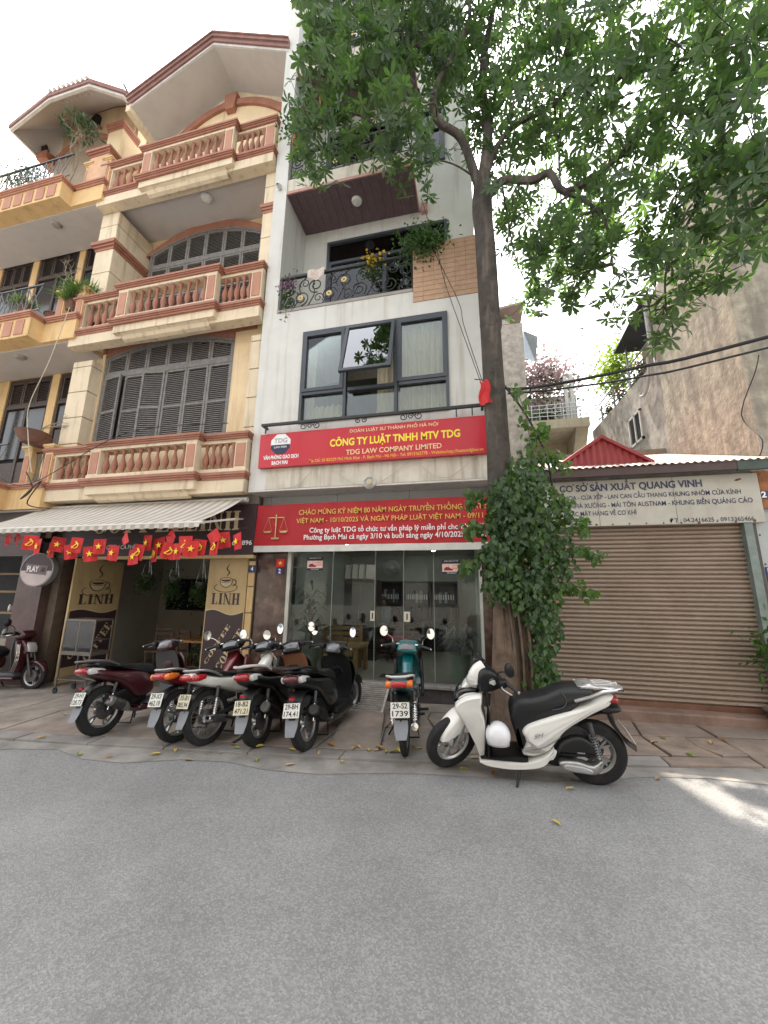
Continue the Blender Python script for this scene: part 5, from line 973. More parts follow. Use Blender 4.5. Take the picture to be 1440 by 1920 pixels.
# ================================================================ cables
cord = mat('black_cable', (.015, .015, .017), .6, var=.1)
def cable(lab, pts, r, name='cable', m=cord, n=6):
    o = MB().tube(cr(pts, n), r, 6).build(name, m); tag(o, lab, 'cable'); return o
cable('thick black cable bundle running from the tree over the workshop roof', [(.50, 5.2, 4.55), (.62, 5.15, 4.45), (1.2, 5.1, 4.44), (2.1, 4.9, 4.44), (3.25, 4.6, 4.47), (9, 3.2, 5.0)], .022)
cable('thinner black cable sagging below the thick bundle', [(.55, 5.2, 4.42), (1.2, 5.1, 4.36), (2.1, 4.9, 4.31), (3.22, 4.6, 4.34), (9, 3.2, 4.8)], .013)
cable('black cable dropping from the bundle down along the trunk into the vine', [(.52, 5.15, 4.5), (.75, 5.05, 4.0), (.95, 5.0, 3.4), (1.0, 5.0, 2.8)], .014)
cable('loose thin wire hanging against the stained render wall', [(3.3, 4.85, 4.4), (4.0, 6.0, 4.8), (4.05, 6.5, 4.37), (4.05, 6.2, 3.85), (4.05, 6.35, 3.6)], .007)
cable('thin wire slanting from the white balcony down to the tree', [(-.74, 6.0, 9.14), (-.45, 5.9, 7.75), (-.29, 5.8, 6.84), (.2, 5.4, 4.74)], .006)
cable('second slanting wire from the tan parapet to the tree', [(-.55, 5.95, 7.9), (-.1, 5.75, 6.5), (-.02, 5.6, 5.9), (.22, 5.4, 4.76)], .006)
for k, (xa, xb, sg) in enumerate(((-3.6, -2.6, .36), (-2.4, -.95, .4), (-.9, .1, .33))): cable(('pale wire looping under the sign near the cream house', 'pale wire looping around the octagonal lamp', 'pale wire looping under the sign near the tree')[k], [(xa, 5.96, 3.82), (xa+(xb-xa)*.3, 5.95, 3.82-sg*.85), (xa+(xb-xa)*.6, 5.95, 3.82-sg), (xb, 5.96, 3.82)], .005, m=mat('pale_wire', (.5, .46, .36)))
cable('pale twisted wire hanging down between the two balconies of the ochre house', [(-8.5, 5.6, 7.75), (-8.6, 5.5, 6.4), (-8.9, 5.5, 5.4), (-8.75, 5.5, 4.7), (-8.45, 5.5, 3.9)], .008, m=MATS['pale_wire'])
cable('tangled dark wires at the corner of the lowest balconies', [(-8.9, 5.7, 4.0), (-8.5, 5.6, 3.6), (-8.75, 5.6, 3.4), (-8.3, 5.6, 3.75), (-8.55, 5.6, 3.3), (-8.1, 5.7, 3.2)], .012)
cable('black wires draped across the railing of the ochre house', [(-14, 5.4, 4.4), (-11, 5.4, 4.05), (-9.5, 5.4, 3.95), (-8.6, 5.6, 3.7), (-6.5, 5.65, 4.62), (-4.2, 5.6, 4.6)], .008)
# ================================================================ motorbikes
rubber = mat('tyre_rubber', (.012, .012, .0125), .85, var=.25, sc=20, bump=.5, bsc=160, dirt=.4, dsc=(6, 6, 6), dcol=(.07, .062, .055)); blackp = mat('black_plastic', (.008, .008, .009), .42, var=.15, sc=12, dirt=.12, dsc=(7, 7, 7), dcol=(.04, .036, .032), spec=.4); vinyl = mat('seat_vinyl', (.010, .0105, .012), .5, var=.1, bump=.1, bsc=200)
alloy = mat('cast_alloy', (.42, .42, .41), .38, metal=.85, var=.15, sc=15, dirt=.35, dcol=(.1, .09, .08)); chrome = mat('chrome', (.75, .75, .76), .12, metal=1, var=.03); darkmetal = mat('engine_metal', (.11, .11, .11), .5, metal=.7, var=.3, sc=12, dirt=.4, dcol=(.05, .045, .04)); mirrg = mat('mirror_glass', (.8, .82, .84), .03, metal=1, var=0)
redl = mat('red_lens', (.36, .008, .012), .12, var=.1, coat=.6); oral = mat('orange_lens', (.65, .14, .01), .15, var=.05, coat=.5); clearl = mat('clear_lens', (.55, .55, .53), .1, var=.05, coat=.6); plate_w = mat('plate_white', (.66, .66, .6), .5, var=.06, dirt=.25, dcol=(.35, .3, .25)); plate_y = mat('plate_cream', (.62, .58, .42), .5, var=.08, dirt=.25, dcol=(.35, .3, .2)); plate_ink = mat('plate_ink', (.03, .03, .035), .5)
def paint(name, c): return mat(name, c, .3, var=.05, sc=3, coat=.8, dirt=.06, dsc=(5, 5, 5), dlo=.55, dcol=(.1, .09, .08))
RX = Matrix.Rotation(pi/2, 4, 'X')
def wheel(B, x, r, w, rim, style, M=None, rimm=None, drum=False):
    rimm = rimm or alloy; T = Matrix.Translation((x, 0, r)) @ RX
    if M is not None: T = M @ T
    h = r-rim; b = MB(); o = rim+.004
    b.ring([(o+.010, -w*.36), (o-.012, -w*.34), (o-.018, -w*.30), (o-.03, -w*.2), (o-.034, 0), (o-.03, w*.2), (o-.018, w*.30), (o-.012, w*.34), (o+.010, w*.36), (o-.004, w*.28), (o-.012, 0), (o-.004, -w*.28)], 40, T)
    if style == 'cast':
        for k in range(5):
            for s in (-1, 1):
                a = 2*pi*k/5+s*.17; p0 = Vector((.03*cos(a-s*.5), .03*sin(a-s*.5), 0)); p1 = Vector(((rim-.02)*cos(a), (rim-.02)*sin(a), 0)); q_ = MB().bar(p0, p1, .018, .026); b.add([T @ Vector(v) for v in q_.v], q_.f)
    else:
        for k in range(36):
            a = 2*pi*k/36; s = 1 if k % 2 else -1; a2 = a+(.5 if (k//2) % 2 else -.5); t = MB().tube([(.05*cos(a2), .05*sin(a2), s*.025), ((rim-.012)*cos(a), (rim-.012)*sin(a), 0)], .0018, 4, False); b.add([T @ Vector(v) for v in t.v], t.f)
    W_ = b.build('wheel', rimm, B, smooth=35)
    b = MB(); n = 9; prf = [(rim-.006, -w*.40), (rim+h*.35, -w*.5), (rim+h*.7, -w*.46)]+[(rim+h*(.80+.2*cos(a)), w*.46*sin(a)) for a in [rad(-60+120*i/n) for i in range(n+1)]]+[(rim+h*.7, w*.46), (rim+h*.35, w*.5), (rim-.006, w*.40), (rim+.004, 0)]
    b.ring(prf, 48, T); b.build('tyre', rubber, W_, smooth=60)
    MB().lathe([(0, -.05), (.022, -.05), (.045, -.035), (.05, 0), (.045, .035), (.022, .05), (0, .05)] if not drum else [(0, -.06), (.03, -.06), (.075, -.04), (.08, .03), (.03, .05), (0, .05)], 20, T).build('hub', rimm if not drum else darkmetal, W_, smooth=40)
    if not drum and style == 'cast': MB().lathe([(.06, .046), (.1, .046), (.1, .05), (.06, .05)], 28, T).build('brake_disc', darkmetal, W_)
    return W_
def steer(wb, ang, x0=None, rake=26):
    ax = Vector((-sin(rad(rake)), 0, cos(rad(rake)))); p = Vector((wb-.07 if x0 is None else x0, 0, .28)); return Matrix.Translation(p) @ Matrix.Rotation(rad(ang), 4, ax) @ Matrix.Translation(-p)
def mirror(B, x, z, s, M, m=blackp, up=.17, out=.10, round_=.055):
    P = M if M is not None else Matrix.Identity(4); b = MB(P); c = Vector((x-.03, s*(.22+out), z+up)); b.tube(cr([(x, s*.2, z), (x, s*.215, z+up*.5), tuple(c+Vector((.0, -s*.02, -.03)))], 4), .006, 6); st = b.build('mirror_stem', chrome if m is not blackp else blackp, B)
    d = Vector((-1, -s*.15, .05)).normalized().to_track_quat('Z', 'Y').to_matrix().to_4x4(); T = P @ Matrix.Translation(c) @ d @ Matrix.Diagonal((1, 1.25, 1, 1))
    MB().lathe([(0, -.03), (round_*.6, -.026), (round_*.95, -.008), (round_, .004), (round_*.96, .008)], 20, T).build('mirror_shell', m, st); MB().lathe([(round_*.92, .0085), (0, .0095)], 20, T).build('mirror_glass', mirrg, st)
def bars(B, x, z, w, M, m=blackp, grip=vinyl, lever=chrome):
    b = MB(M); b.tube(cr([(x+.02, 0, z), (x, w*.35, z+.02), (x-.03, w*.6, z+.01), (x-.07, w, z-.01)], 4), .012, 8); b.tube(cr([(x+.02, 0, z), (x, -w*.35, z+.02), (x-.03, -w*.6, z+.01), (x-.07, -w, z-.01)], 4), .012, 8); b.build('handlebar', m, B)
    for s in (1, -1):
        MB(M).tube([(x-.035, s*w*.64, z+.008), (x-.072, s*w*1.02, z-.011)], .018, 10).build('grip', grip, B); MB(M).tube([(x-.07, s*w*1.02, z-.011), (x-.075, s*w*1.06, z-.012)], .014, 8).build('bar_end', lever, B)
        MB(M).tube(cr([(x+.0, s*w*.55, z), (x+.03, s*w*.72, z-.015), (x-.01, s*w*1.0, z-.03)], 4), .007, 6).build('brake_lever', lever, B); MB(M).pillow([(x-.05, z-.03), (x+.03, z-.035), (x+.035, z+.03), (x-.045, z+.03)], .03, .01, 2, s*w*.55).build('switch_pod', blackp, B)
def cables(B, x, z, M):
    for s in (1, -1): MB(M).tube(cr([(x, s*.17, z), (x+.10, s*.14, z+.02), (x+.14, s*.07, z-.08), (x+.06, s*.03, z-.22)], 5), .0045, 5).build('control_cable', blackp, B)
def plate(B, x, z, tilt, l1, l2, m=plate_w):
    P = Matrix.Translation((x, 0, z)) @ Matrix.Rotation(rad(tilt), 4, 'Y') @ Matrix.Rotation(-pi/2, 4, 'Z')
    # local plate: x to the right seen from behind, z up, faces -y (backward)
    o = MB(P).box(-.095, .095, -.003, .003, -.07, .07).build('number_plate', m, B, smooth=0, bevel=.003)
    for t, z_ in ((l1, .012), (l2, -.052)): text(t, 'lettering', plate_ink, 0, 0, 0, 0, None, o, M=None) if False else None
    for t, zz, w in ((l1, .014, .15), (l2, -.054, .16)):
        Mx = P @ Matrix.Translation((-w/2, -.0045, zz)) @ FRONT; text(t, 'lettering', plate_ink, 0, 0, 0, .046, w, o, .02, M=Mx)
    return o
def seatpart(B, poly, w, m=vinyl, name='seat', d=.03): return MB().pillow(poly, w, d, 3, edge=.6).build(name, m, B, smooth=60)
def muffler(B, pts, r, m, tipm, y, shield=None):
    P = [Vector((p[0], y+(p[2] if len(p) > 2 else 0), p[1])) for p in pts]; MB().tube(cr([tuple(p) for p in P], 4), .016, 8).build('exhaust_pipe', darkmetal, B)
    a, c = P[-1], P[-1]+(P[-1]-P[-2]).normalized()*.34; d = (c-a).normalized(); L = [a, a+d*.03, a+d*.08, a+d*.27, a+d*.31, a+d*.32]
    mu = MB().tube(L, [r*.45, r*.8, r, r, r*.92, r*.7], 16).build('muffler', m, B, smooth=50)
    MB().tube([c-d*.03, c, c-d*.005, c-d*.05], [r*.98, r*.9, r*.5, r*.42], 16, False).build('muffler_tip', tipm, mu, smooth=50); MB().tube([c-d*.03, c-d*.012], r*.42, 12).build('outlet', dark, mu)
    if shield: MB().tube([a+d*.09, a+d*.24], [r*1.06, r*1.06], 14).build('heat_shield', shield, mu, smooth=50)
def shock(B, a, c, y, spring=None):
    a, c = Vector((a[0], y, a[1])), Vector((c[0], y, c[1])); o = MB().tube([a, a+(c-a)*.45], .02, 10).build('shock_absorber', darkmetal, B); MB().tube([a+(c-a)*.4, c], .012, 8).build('damper_rod', chrome, o)
    d = (c-a).normalized(); u = d.orthogonal().normalized(); v = d.cross(u); pts = [a+(c-a)*(.35+.6*i/72)+(u*cos(i*2*pi/9)+v*sin(i*2*pi/9))*.028 for i in range(73)]; MB().tube(pts, .005, 5).build('spring', spring or darkmetal, o)
def fork(B, wb, r, M, dx, m=darkmetal, top=(0, .0)):
    for s in (1, -1): MB(M).tube([(wb, s*.07, r), (wb-.07, s*.07, r+.17), (wb-.17, s*.06, r+.4)], [.02, .022, .018], 10).build('fork_leg', m, B)
    MB(M).tube([(wb-.12, 0, r+.3), (wb-.24, 0, r+.56)], .024, 10).build('steering_stem', darkmetal, B)
def arcfender(B, wb, r, a0, a1, w, m, M, name='front_fender', gap=.028):
    path = [(wb+(r+gap)*cos(rad(a0+(a1-a0)*i/7)), r+(r+gap)*sin(rad(a0+(a1-a0)*i/7))) for i in range(8)]; ww = [w*(.55+.45*sin(pi*min(1, .15+i/7))) for i in range(8)]
    return MB(M).shell(path, ww, .008, 3, 8, -.03).build(name, m, B, smooth=60)
def bikebase(label, loc, head, lean, group=None):
    t = thing('motorbike', label, 'motorbike', loc, rad(head), group, static=False, rx=rad(lean)); return t
def scooter(label, loc, head, body, lean=-7, ang=18, r=.255, wb=1.24, inner=None, tail='red', seatm=vinyl, plates=('29-B1', '123 45'), pm=plate_w, rack=alloy, muf='silver', cowlm=None, mirrors=(1, 1), headm=None, mstyle=None):
    B = bikebase(label, loc, head, lean); M = steer(wb, ang); inner = inner or blackp; cowlm = cowlm or body
    wheel(B, 0, r, .1, r*.70, 'cast'); wheel(B, wb, r, .085, r*.72, 'cast', M); fork(B, wb, r, M, 0); arcfender(B, wb, r, 20, 165, .085, body, M)
    # tail body
    MB().pillow([(.56, .36), (.58, .52), (.46, .64), (.25, .685), (.02, .725), (-.20, .80), (-.27, .78), (-.24, .69), (-.08, .62), (.10, .55), (.24, .44), (.36, .33)], lambda x, z: .155-.05*max(0, -x)/.27+.02*max(0, .7-z), .045).build('side_panel', body, B, smooth=60)
    MB().pillow([(.52, .30), (.50, .46), (.30, .50), (.12, .46), (-.02, .40), (.0, .33), (.2, .27), (.4, .26)], .10, .03).build('engine_cover', blackp, B, smooth=60)
    seatpart(B, [(.60, .56), (.62, .66), (.50, .735), (.34, .745), (.20, .775), (.05, .82), (-.15, .835), (-.18, .80), (-.1, .765), (.1, .72), (.3, .67), (.5, .62)], lambda x, z: .125+.02*(x < .3), seatm)
    # tail lamp cluster: red centre, clear or orange corners, wraps round the tail
    tl = MB(); tl.pillow([(-.235, .705), (-.16, .72), (-.15, .785), (-.25, .795), (-.30, .775), (-.30, .735)], .085, .02, 2); tl.build('tail_light', redl if tail != 'dark' else mat('smoked_red', (.09, .01, .015), .12, coat=.6), B, smooth=60)
    for s in (1, -1): MB().pillow([(-.24, .71), (-.09, .715), (-.06, .745), (-.16, .775), (-.25, .775)], .028, .012, 2, s*.098).build('indicator', clearl if tail != 'orange' else oral, B, smooth=60)
    # grab rail
    for s in (1, -1): MB().tube(cr([(.08, s*.15, .77), (-.06, s*.16, .83), (-.2, s*.13, .86), (-.30, s*.06, .865), (-.31, 0, .865)], 4), .013, 8).build('grab_rail', rack, B)
    MB().box(-.27, -.12, -.075, .075, .852, .866).build('rear_rack', rack, B, smooth=0, bevel=.005)
    # floor, leg shield, apron
    MB().pillow([(.50, .20), (1.0, .20), (1.02, .27), (.94, .30), (.52, .29)], .165, .02, 2).build('floorboard', inner, B, smooth=60)
    MB().pillow([(.40, .16), (.95, .15), (1.02, .2), (.95, .235), (.5, .235), (.36, .24)], .17, .025, 2).build('sill', body, B, smooth=60)
    MB().shell([(.93, .26), (.955, .42), (.93, .60), (.895, .78), (.88, .85)], [.15, .185, .215, .20, .15], .03, 3, 10, -.025).build('leg_shield', inner, B, smooth=60)
    MB().shell([(.985, .24), (1.03, .42), (1.05, .58), (1.0, .76), (.93, .86)], [.12, .19, .23, .215, .16], .03, 3, 10, -.06).build('apron', body, B, smooth=60)
    MB().pillow([(.90, .60), (1.03, .56), (1.10, .62), (1.08, .72), (1.0, .82), (.92, .84)], .12, .04).build('nose', body, B, smooth=60)
    MB().pillow([(1.04, .66), (1.11, .63), (1.10, .73), (1.03, .80)], .10, .02, 2).build('headlight', clearl, B, smooth=60)
    MB(M).pillow([(.80, .87), (.90, .84), (1.0, .89), (1.0, .97), (.93, 1.015), (.84, .98)], lambda x, z: .13, .035).build('handlebar_cowl', cowlm, B, smooth=60); MB(M).shell([(.80, .92), (.84, .98), (.91, 1.005)], [.08, .1, .08], .012, 3, 8, .01).build('instrument_panel', mat('dial_glass', (.12, .13, .14), .1, coat=.5), B, smooth=60)
    bars(B, .86, .96, .31, M); cables(B, .84, .97, M)
    for s, on in zip((1, -1), mirrors):
        if on: mirror(B, .88, .98, s, M)
    # running gear
    MB().pillow([(.0, .22), (.14, .18), (.36, .20), (.40, .30), (.2, .33), (.02, .31)], .06, .02, 2, .09).build('drive_case', darkmetal, B, smooth=60); MB().pillow([(.02, .31), (.12, .40), (.26, .40), (.30, .32), (.15, .29)], .05, .015, 2, .11).build('air_box', blackp, B, smooth=60)
    mm, tip, shd = {'silver': (alloy, chrome, darkmetal), 'black': (blackp, darkmetal, blackp), 'capped': (blackp, alloy, None)}[mstyle or muf]
    muffler(B, [(.42, .24), (.38, .2), (.32, .2), (.24, .245)], .058, mm, tip, -.135, shd)
    shock(B, (.10, .58), (.0, .28), .115); shock(B, (.10, .58), (.0, .28), -.1)
    MB().shell([(.16, .56), (.02, .61), (-.12, .60), (-.20, .54), (-.245, .45), (-.27, .36)], [.09, .09, .085, .085, .08, .075], .012, 3, 8, -.014).build('rear_fender', blackp, B, smooth=60)
    MB().shell([(-.262, .38), (-.29, .30), (-.33, .22)], [.075, .07, .05], .006, 3, 6, .004).build('mud_flap', mat('mudflap_grey', (.2, .21, .23), .6), B, smooth=60)
    plate(B, -.275, .455, 20, *plates, pm)
    MB().box(-.262, -.235, -.03, .03, .55, .575).build('reflector', redl, B, smooth=0)
    MB().tube([(.55, .12, .2), (.60, .24, .012)], .011, 6).build('side_stand', blackp, B); MB().tube([(.34, -.1, .18), (.28, -.13, .06), (.28, .13, .06), (.34, .1, .18)], .011, 6).build('centre_stand', blackp, B)
    return B
def underbone(label, loc, head, body, lean=-7, ang=14, r=.278, wb=1.22, spokes=True, plates=('29-B1', '123 45'), pm=plate_w, tail='red', rail=chrome, cowlm=None, shield=None, mirm=chrome, seatw=.115, mirrors=(1, 1), flapm=None):
    B = bikebase(label, loc, head, lean); M = steer(wb, ang); cowlm = cowlm or body; shield = shield or body
    wheel(B, 0, r, .075, r*.78, 'wire' if spokes else 'cast', None, alloy if spokes else None, drum=True); wheel(B, wb, r, .065, r*.80, 'wire' if spokes else 'cast', M, None, drum=spokes); fork(B, wb, r, M, 0, m=alloy); arcfender(B, wb, r, 10, 160, .065, body, M)
    MB().pillow([(.60, .52), (.56, .60), (.36, .655), (.10, .69), (-.20, .775), (-.27, .76), (-.25, .70), (-.05, .61), (.18, .54), (.38, .47), (.52, .44)], lambda x, z: .125-.03*max(0, -x)/.25, .035).build('side_panel', body, B, smooth=60)
    MB().pillow([(.56, .47), (.62, .56), (.78, .70), (.94, .85), (1.0, .83), (.96, .72), (.82, .56), (.68, .45)], .07, .025).build('frame_cover', body, B, smooth=60)
    seatpart(B, [(.62, .60), (.60, .68), (.44, .715), (.28, .715), (.12, .755), (-.10, .79), (-.20, .785), (-.17, .745), (.1, .69), (.36, .655), (.5, .61)], seatw)
    MB().pillow([(-.23, .69), (-.15, .70), (-.14, .755), (-.25, .77), (-.29, .75), (-.285, .71)], .075, .015, 2).build('tail_light', redl, B, smooth=60)
    for s in (1, -1): MB().pillow([(-.25, .695), (-.12, .70), (-.11, .75), (-.25, .76)], .04, .012, 2, s*.10).build('indicator', oral if tail == 'orange' else redl if tail == 'red' else clearl, B, smooth=60)
    for s in (1, -1): MB().tube(cr([(.1, s*.125, .70), (-.05, s*.145, .77), (-.17, s*.13, .80), (-.25, s*.07, .805), (-.26, 0, .805)], 4), .012, 8).build('grab_rail', rail, B)
    for s in (1, -1):
        MB().pillow([(.98, .80), (1.07, .70), (1.02, .52), (.90, .36), (.84, .37), (.90, .52), (.93, .68)], .02, .015, 3, s*.17).build('leg_shield', shield, B, smooth=60)
    MB().shell([(1.03, .46), (1.06, .60), (1.03, .74), (.96, .86)], [.14, .17, .16, .11], .02, 3, 8, -.05).build('apron', body, B, smooth=60)
    MB(M).pillow([(.82, .90), (.90, .87), (1.01, .90), (1.04, .98), (.97, 1.03), (.87, 1.0)], .14, .035).build('handlebar_cowl', cowlm, B, smooth=60); MB(M).shell([(.815, .93), (.85, .985), (.92, 1.015)], [.085, .1, .08], .012, 3, 8, .01).build('instrument_panel', mat('dial_glass', (.12, .13, .14)), B, smooth=60); MB(M).pillow([(1.0, .91), (1.05, .93), (1.045, .985), (1.0, .99)], .09, .015, 2).build('headlight', clearl, B, smooth=60)
    bars(B, .88, .965, .32, M, m=chrome); cables(B, .86, .97, M)
    for s, on in zip((1, -1), mirrors):
        if on: mirror(B, .88, .97, s, M, mirm)
    MB().pillow([(.52, .26), (.86, .30), (.90, .38), (.72, .40), (.55, .40), (.48, .34)], .085, .03).build('engine', darkmetal, B, smooth=60)
    b = MB()
    for k in range(6): b.box(.74+k*.024, .752+k*.024, -.07, .07, .28, .40)
    b.build('cylinder_fins', darkmetal, B, smooth=0); MB().pillow([(-.04, .25), (.0, .33), (.5, .36), (.52, .29), (.46, .25), (.0, .22)], .014, .01, 2, .085).build('chain_case', mat('case_grey', (.2, .2, .2), .5, metal=.4), B, smooth=60)
    muffler(B, [(.80, .26), (.60, .19), (.34, .20), (.22, .225)], .042, mat('muffler_chrome', (.55, .55, .55), .2, metal=1, var=.1), chrome, -.12, darkmetal)
    shock(B, (.06, .60), (.0, .29), .12, chrome); shock(B, (.06, .60), (.0, .29), -.12, chrome)
    for s in (1, -1): MB().bar((.45, s*.06, .33), (0, s*.075, r), .028, .035).build('swing_arm', darkmetal, B, smooth=0)
    MB().shell([(.22, .50), (.08, .585), (-.06, .60), (-.17, .56), (-.235, .48), (-.27, .38)], [.06, .065, .065, .065, .06, .055], .01, 3, 8, -.014).build('rear_fender', blackp, B, smooth=60); MB().shell([(-.265, .40), (-.295, .32), (-.33, .24)], [.07, .07, .05], .006, 3, 6, .004).build('mud_flap', flapm or mat('mudflap_grey', (.2, .21, .23)), B, smooth=60)
    plate(B, -.285, .50, 18, *plates, pm)
    for s in (1, -1): MB().tube([(.45, s*.08, .25), (.45, s*.2, .26)], .014, 8).build('foot_peg', rubber, B); MB().tube([(.62, s*.08, .26), (.62, s*.24, .265)], .016, 8).build('foot_peg', rubber, B)
    MB().tube([(.50, .12, .2), (.55, .25, .012)], .011, 6).build('side_stand', blackp, B); MB().tube([(.36, -.1, .2), (.30, -.13, .06), (.30, .13, .06), (.36, .1, .2)], .011, 6).build('centre_stand', blackp, B)
    return B
maroon = paint('maroon_paint', (.045, .006, .010)); crimson = paint('crimson_paint', (.11, .006, .010)); gloss_black = paint('black_paint', (.005, .005, .006)); whitepnt = paint('white_paint', (.74, .73, .68)); teal = paint('teal_paint', (.0, .11, .12)); brownin = mat('brown_inner', (.20, .085, .045), .45, var=.08); darkgrey = mat('dark_grey_inner', (.05, .052, .055), .5)
def on(x, y): return (x, y, gz(x, y))
scooter('dark maroon scooter parked nose-in facing the open coffee shop', on(-4.40, 4.12), 82, maroon, plates=('29-H1', '128.73'), inner=darkgrey, rack=mat('rack_grey', (.12, .12, .12), .45, metal=.5), r=.275, ang=6, mirrors=(0, 0), mstyle='silver')
underbone('red motorbike with amber tail indicators squeezed behind the white motorbike', on(-3.36, 4.15), 82, crimson, plates=('29-X3', '462.18'), tail='orange', spokes=False, rail=alloy, cowlm=blackp, mirrors=(1, 0), r=.275)
underbone('white motorbike with wire wheels and a cream plate beside the red motorbike', on(-2.97, 4.14), 74, whitepnt, plates=('35-B1', '005.94'), pm=plate_y, spokes=True, rail=alloy, cowlm=blackp, ang=6, r=.285, shield=blackp)
scooter('black scooter with brown inner leg shield and red tail light', on(-2.39, 4.24), 88, gloss_black, plates=('18-B2', '471.21'), pm=plate_y, inner=brownin, rack=mat('rack_pale', (.45, .43, .40), .4), r=.26, mstyle='capped', ang=10, seatm=mat('seat_brown', (.05, .03, .025), .5))
scooter('all black scooter with smoked tail light beside the metal ramp', on(-1.82, 4.26), 86, gloss_black, plates=('29-BH', '174.41'), tail='dark', rack=blackp, r=.27, mstyle='black', ang=-14, mirrors=(1, 1))
underbone('teal motorbike with orange tail indicators parked facing the glass doors', on(-.76, 4.38), 95, teal, lean=-4, plates=('29-S2', '1739'), tail='orange', spokes=True, rail=mat('rail_white', (.5, .5, .5), .35), r=.275, ang=-12, shield=blackp)
G_ = scooter('maroon scooter standing in front of the bar counter with three chrome trim lines', on(-8.92, 5.36), 16, maroon, inner=darkgrey, r=.24, ang=-10, mirrors=(1, 1), plates=('29-D1', '552.36'))
for k in range(3): MB().tube(cr([(.97+.022*k, -.2+.006*k, .30), (1.02+.022*k, -.225, .52), (.96+.022*k, -.20, .76)], 4), .005, 5).build('chrome_trim', chrome, G_)
# ---- the white scooter in front of the tree
pearl = mat('pearl_white', (.77, .76, .72), .28, var=.03, sc=3, coat=.9)
wb = 1.25
B = bikebase('pearl white scooter parked along the kerb in front of the tree', (.97, 4.20, .014), 180, -8); M = steer(wb, 36)
wheel(B, -.02, .272, .115, .178, 'cast'); wheel(B, wb, .262, .09, .178, 'cast', M, mat('bright_alloy', (.62, .62, .6), .3, metal=.8)); fork(B, wb, .262, M, 0, alloy)
MB(M).pillow([(1.40, .36), (1.345, .46), (1.22, .565), (1.14, .55), (1.06, .43), (1.09, .36), (1.19, .385), (1.30, .335), (1.37, .335)], .085, .025).build('front_fender', pearl, B, smooth=60)
A_ = [(.599, .437), (.547, .514), (.393, .585), (.219, .654), (.049, .719), (-.12, .80), (-.20, .784), (-.153, .701), (-.028, .639), (.128, .548), (.244, .453), (.364, .298), (.50, .235), (.60, .245), (.565, .359)]
MB().pillow(A_, lambda x, z: .15-.06*max(0, -x+.1)/.3, .035).build('side_panel', pearl, B, smooth=60)
MB().pillow([(.57, .40), (.52, .34), (.60, .30), (.52, .28), (.40, .30), (.46, .33)], .012, .006, 2, .150).build('panel_groove', mat('groove_grey', (.34, .33, .3), .4), B, smooth=60)
MB().pillow([(.96, .178), (.60, .19), (.43, .25), (.33, .335), (.395, .20), (.51, .145), (.72, .118), (.93, .132)], .165, .009).build('sill', pearl, B, smooth=60)
MB().pillow([(.94, .175), (.60, .18), (.55, .20), (.60, .235), (.93, .205)], .15, .012, 2).build('floorboard', blackp, B, smooth=60)
seatpart(B, [(.634, .715), (.486, .74), (.369, .778), (.252, .836), (.1, .852), (-.013, .853), (-.03, .79), (.091, .709), (.234, .648), (.407, .584), (.545, .524), (.60, .40), (.575, .30), (.62, .26), (.655, .40), (.69, .533), (.689, .64)], lambda x, z: .13 if z > .55 else .10, vinyl, d=.045)
MB().tube(cr([(.58, .155, .30), (.42, .165, .345), (.28, .158, .44)], 5), .004, 5).build('panel_seam', mat('seam_dark', (.12, .12, .11), .5), B)
MB().tube(cr([(.26, .118, .83), (.21, .135, .76), (.24, .14, .69), (.33, .13, .66)], 4), .004, 5).build('seat_piping', mat('piping', (.06, .06, .065), .5), B)
MB().pillow([(1.185, .662), (1.089, .73), (.956, .762), (.935, .709), (.945, .633), (.915, .514), (.92, .304), (.93, .17), (.95, .135), (.985, .166), (1.01, .253), (1.065, .383), (1.125, .499), (1.185, .586)], lambda x, z: .10+.10*max(0, min(1, (z-.15)/.4)), .02).build('apron', pearl, B, smooth=60)
MB().shell([(.905, .20), (.90, .40), (.885, .58), (.915, .74)], [.15, .17, .18, .14], .02, 3, 8, -.01).build('leg_shield', blackp, B, smooth=60)
MB().pillow([(1.205, .677), (1.16, .765), (1.009, .80), (.95, .775), (1.089, .74), (1.19, .655)], .12, .02).build('lamp_strip', mat('smoked_black', (.012, .012, .014), .12, coat=.6), B, smooth=60); MB().pillow([(1.13, .775), (1.06, .86), (1.0, .85), (1.0, .79)], .085, .02, 2).build('nose_cap', pearl, B, smooth=60)
for s in (1, -1): MB().pillow([(1.16, .70), (1.09, .75), (.99, .765), (1.08, .725)], .012, .006, 2, s*.125).build('indicator', clearl, B, smooth=60)
MB(M).pillow([(1.03, .96), (.985, 1.01), (.90, 1.0), (.75, .865), (.775, .80), (.902, .773), (1.009, .797), (1.04, .86)], .118, .03).build('handlebar_cowl', blackp, B, smooth=60); MB(M).shell([(1.04, .80), (1.085, .86), (1.075, .95), (1.02, 1.02), (.96, 1.05)], [.115, .135, .135, .12, .08], .012, 3, 12, [-.16, -.2, -.2, -.17, -.1]).build('headlight_cover', pearl, B, smooth=60); MB(M).shell([(1.06, .81), (1.10, .86), (1.098, .91)], [.07, .085, .06], .01, 3, 8, [-.06, -.07, -.05]).build('headlight', clearl, B, smooth=60)
bars(B, .84, .90, .31, M, lever=alloy); cables(B, .82, .92, M); mirror(B, .92, .98, 1, M, up=.16); mirror(B, .92, .98, -1, M, up=.18)
MB().pillow([(.307, .318), (.261, .394), (.133, .448), (.026, .415), (-.017, .334), (.006, .29), (.17, .274), (.295, .283)], .05, .03, 3, .10).build('air_box', blackp, B, smooth=60)
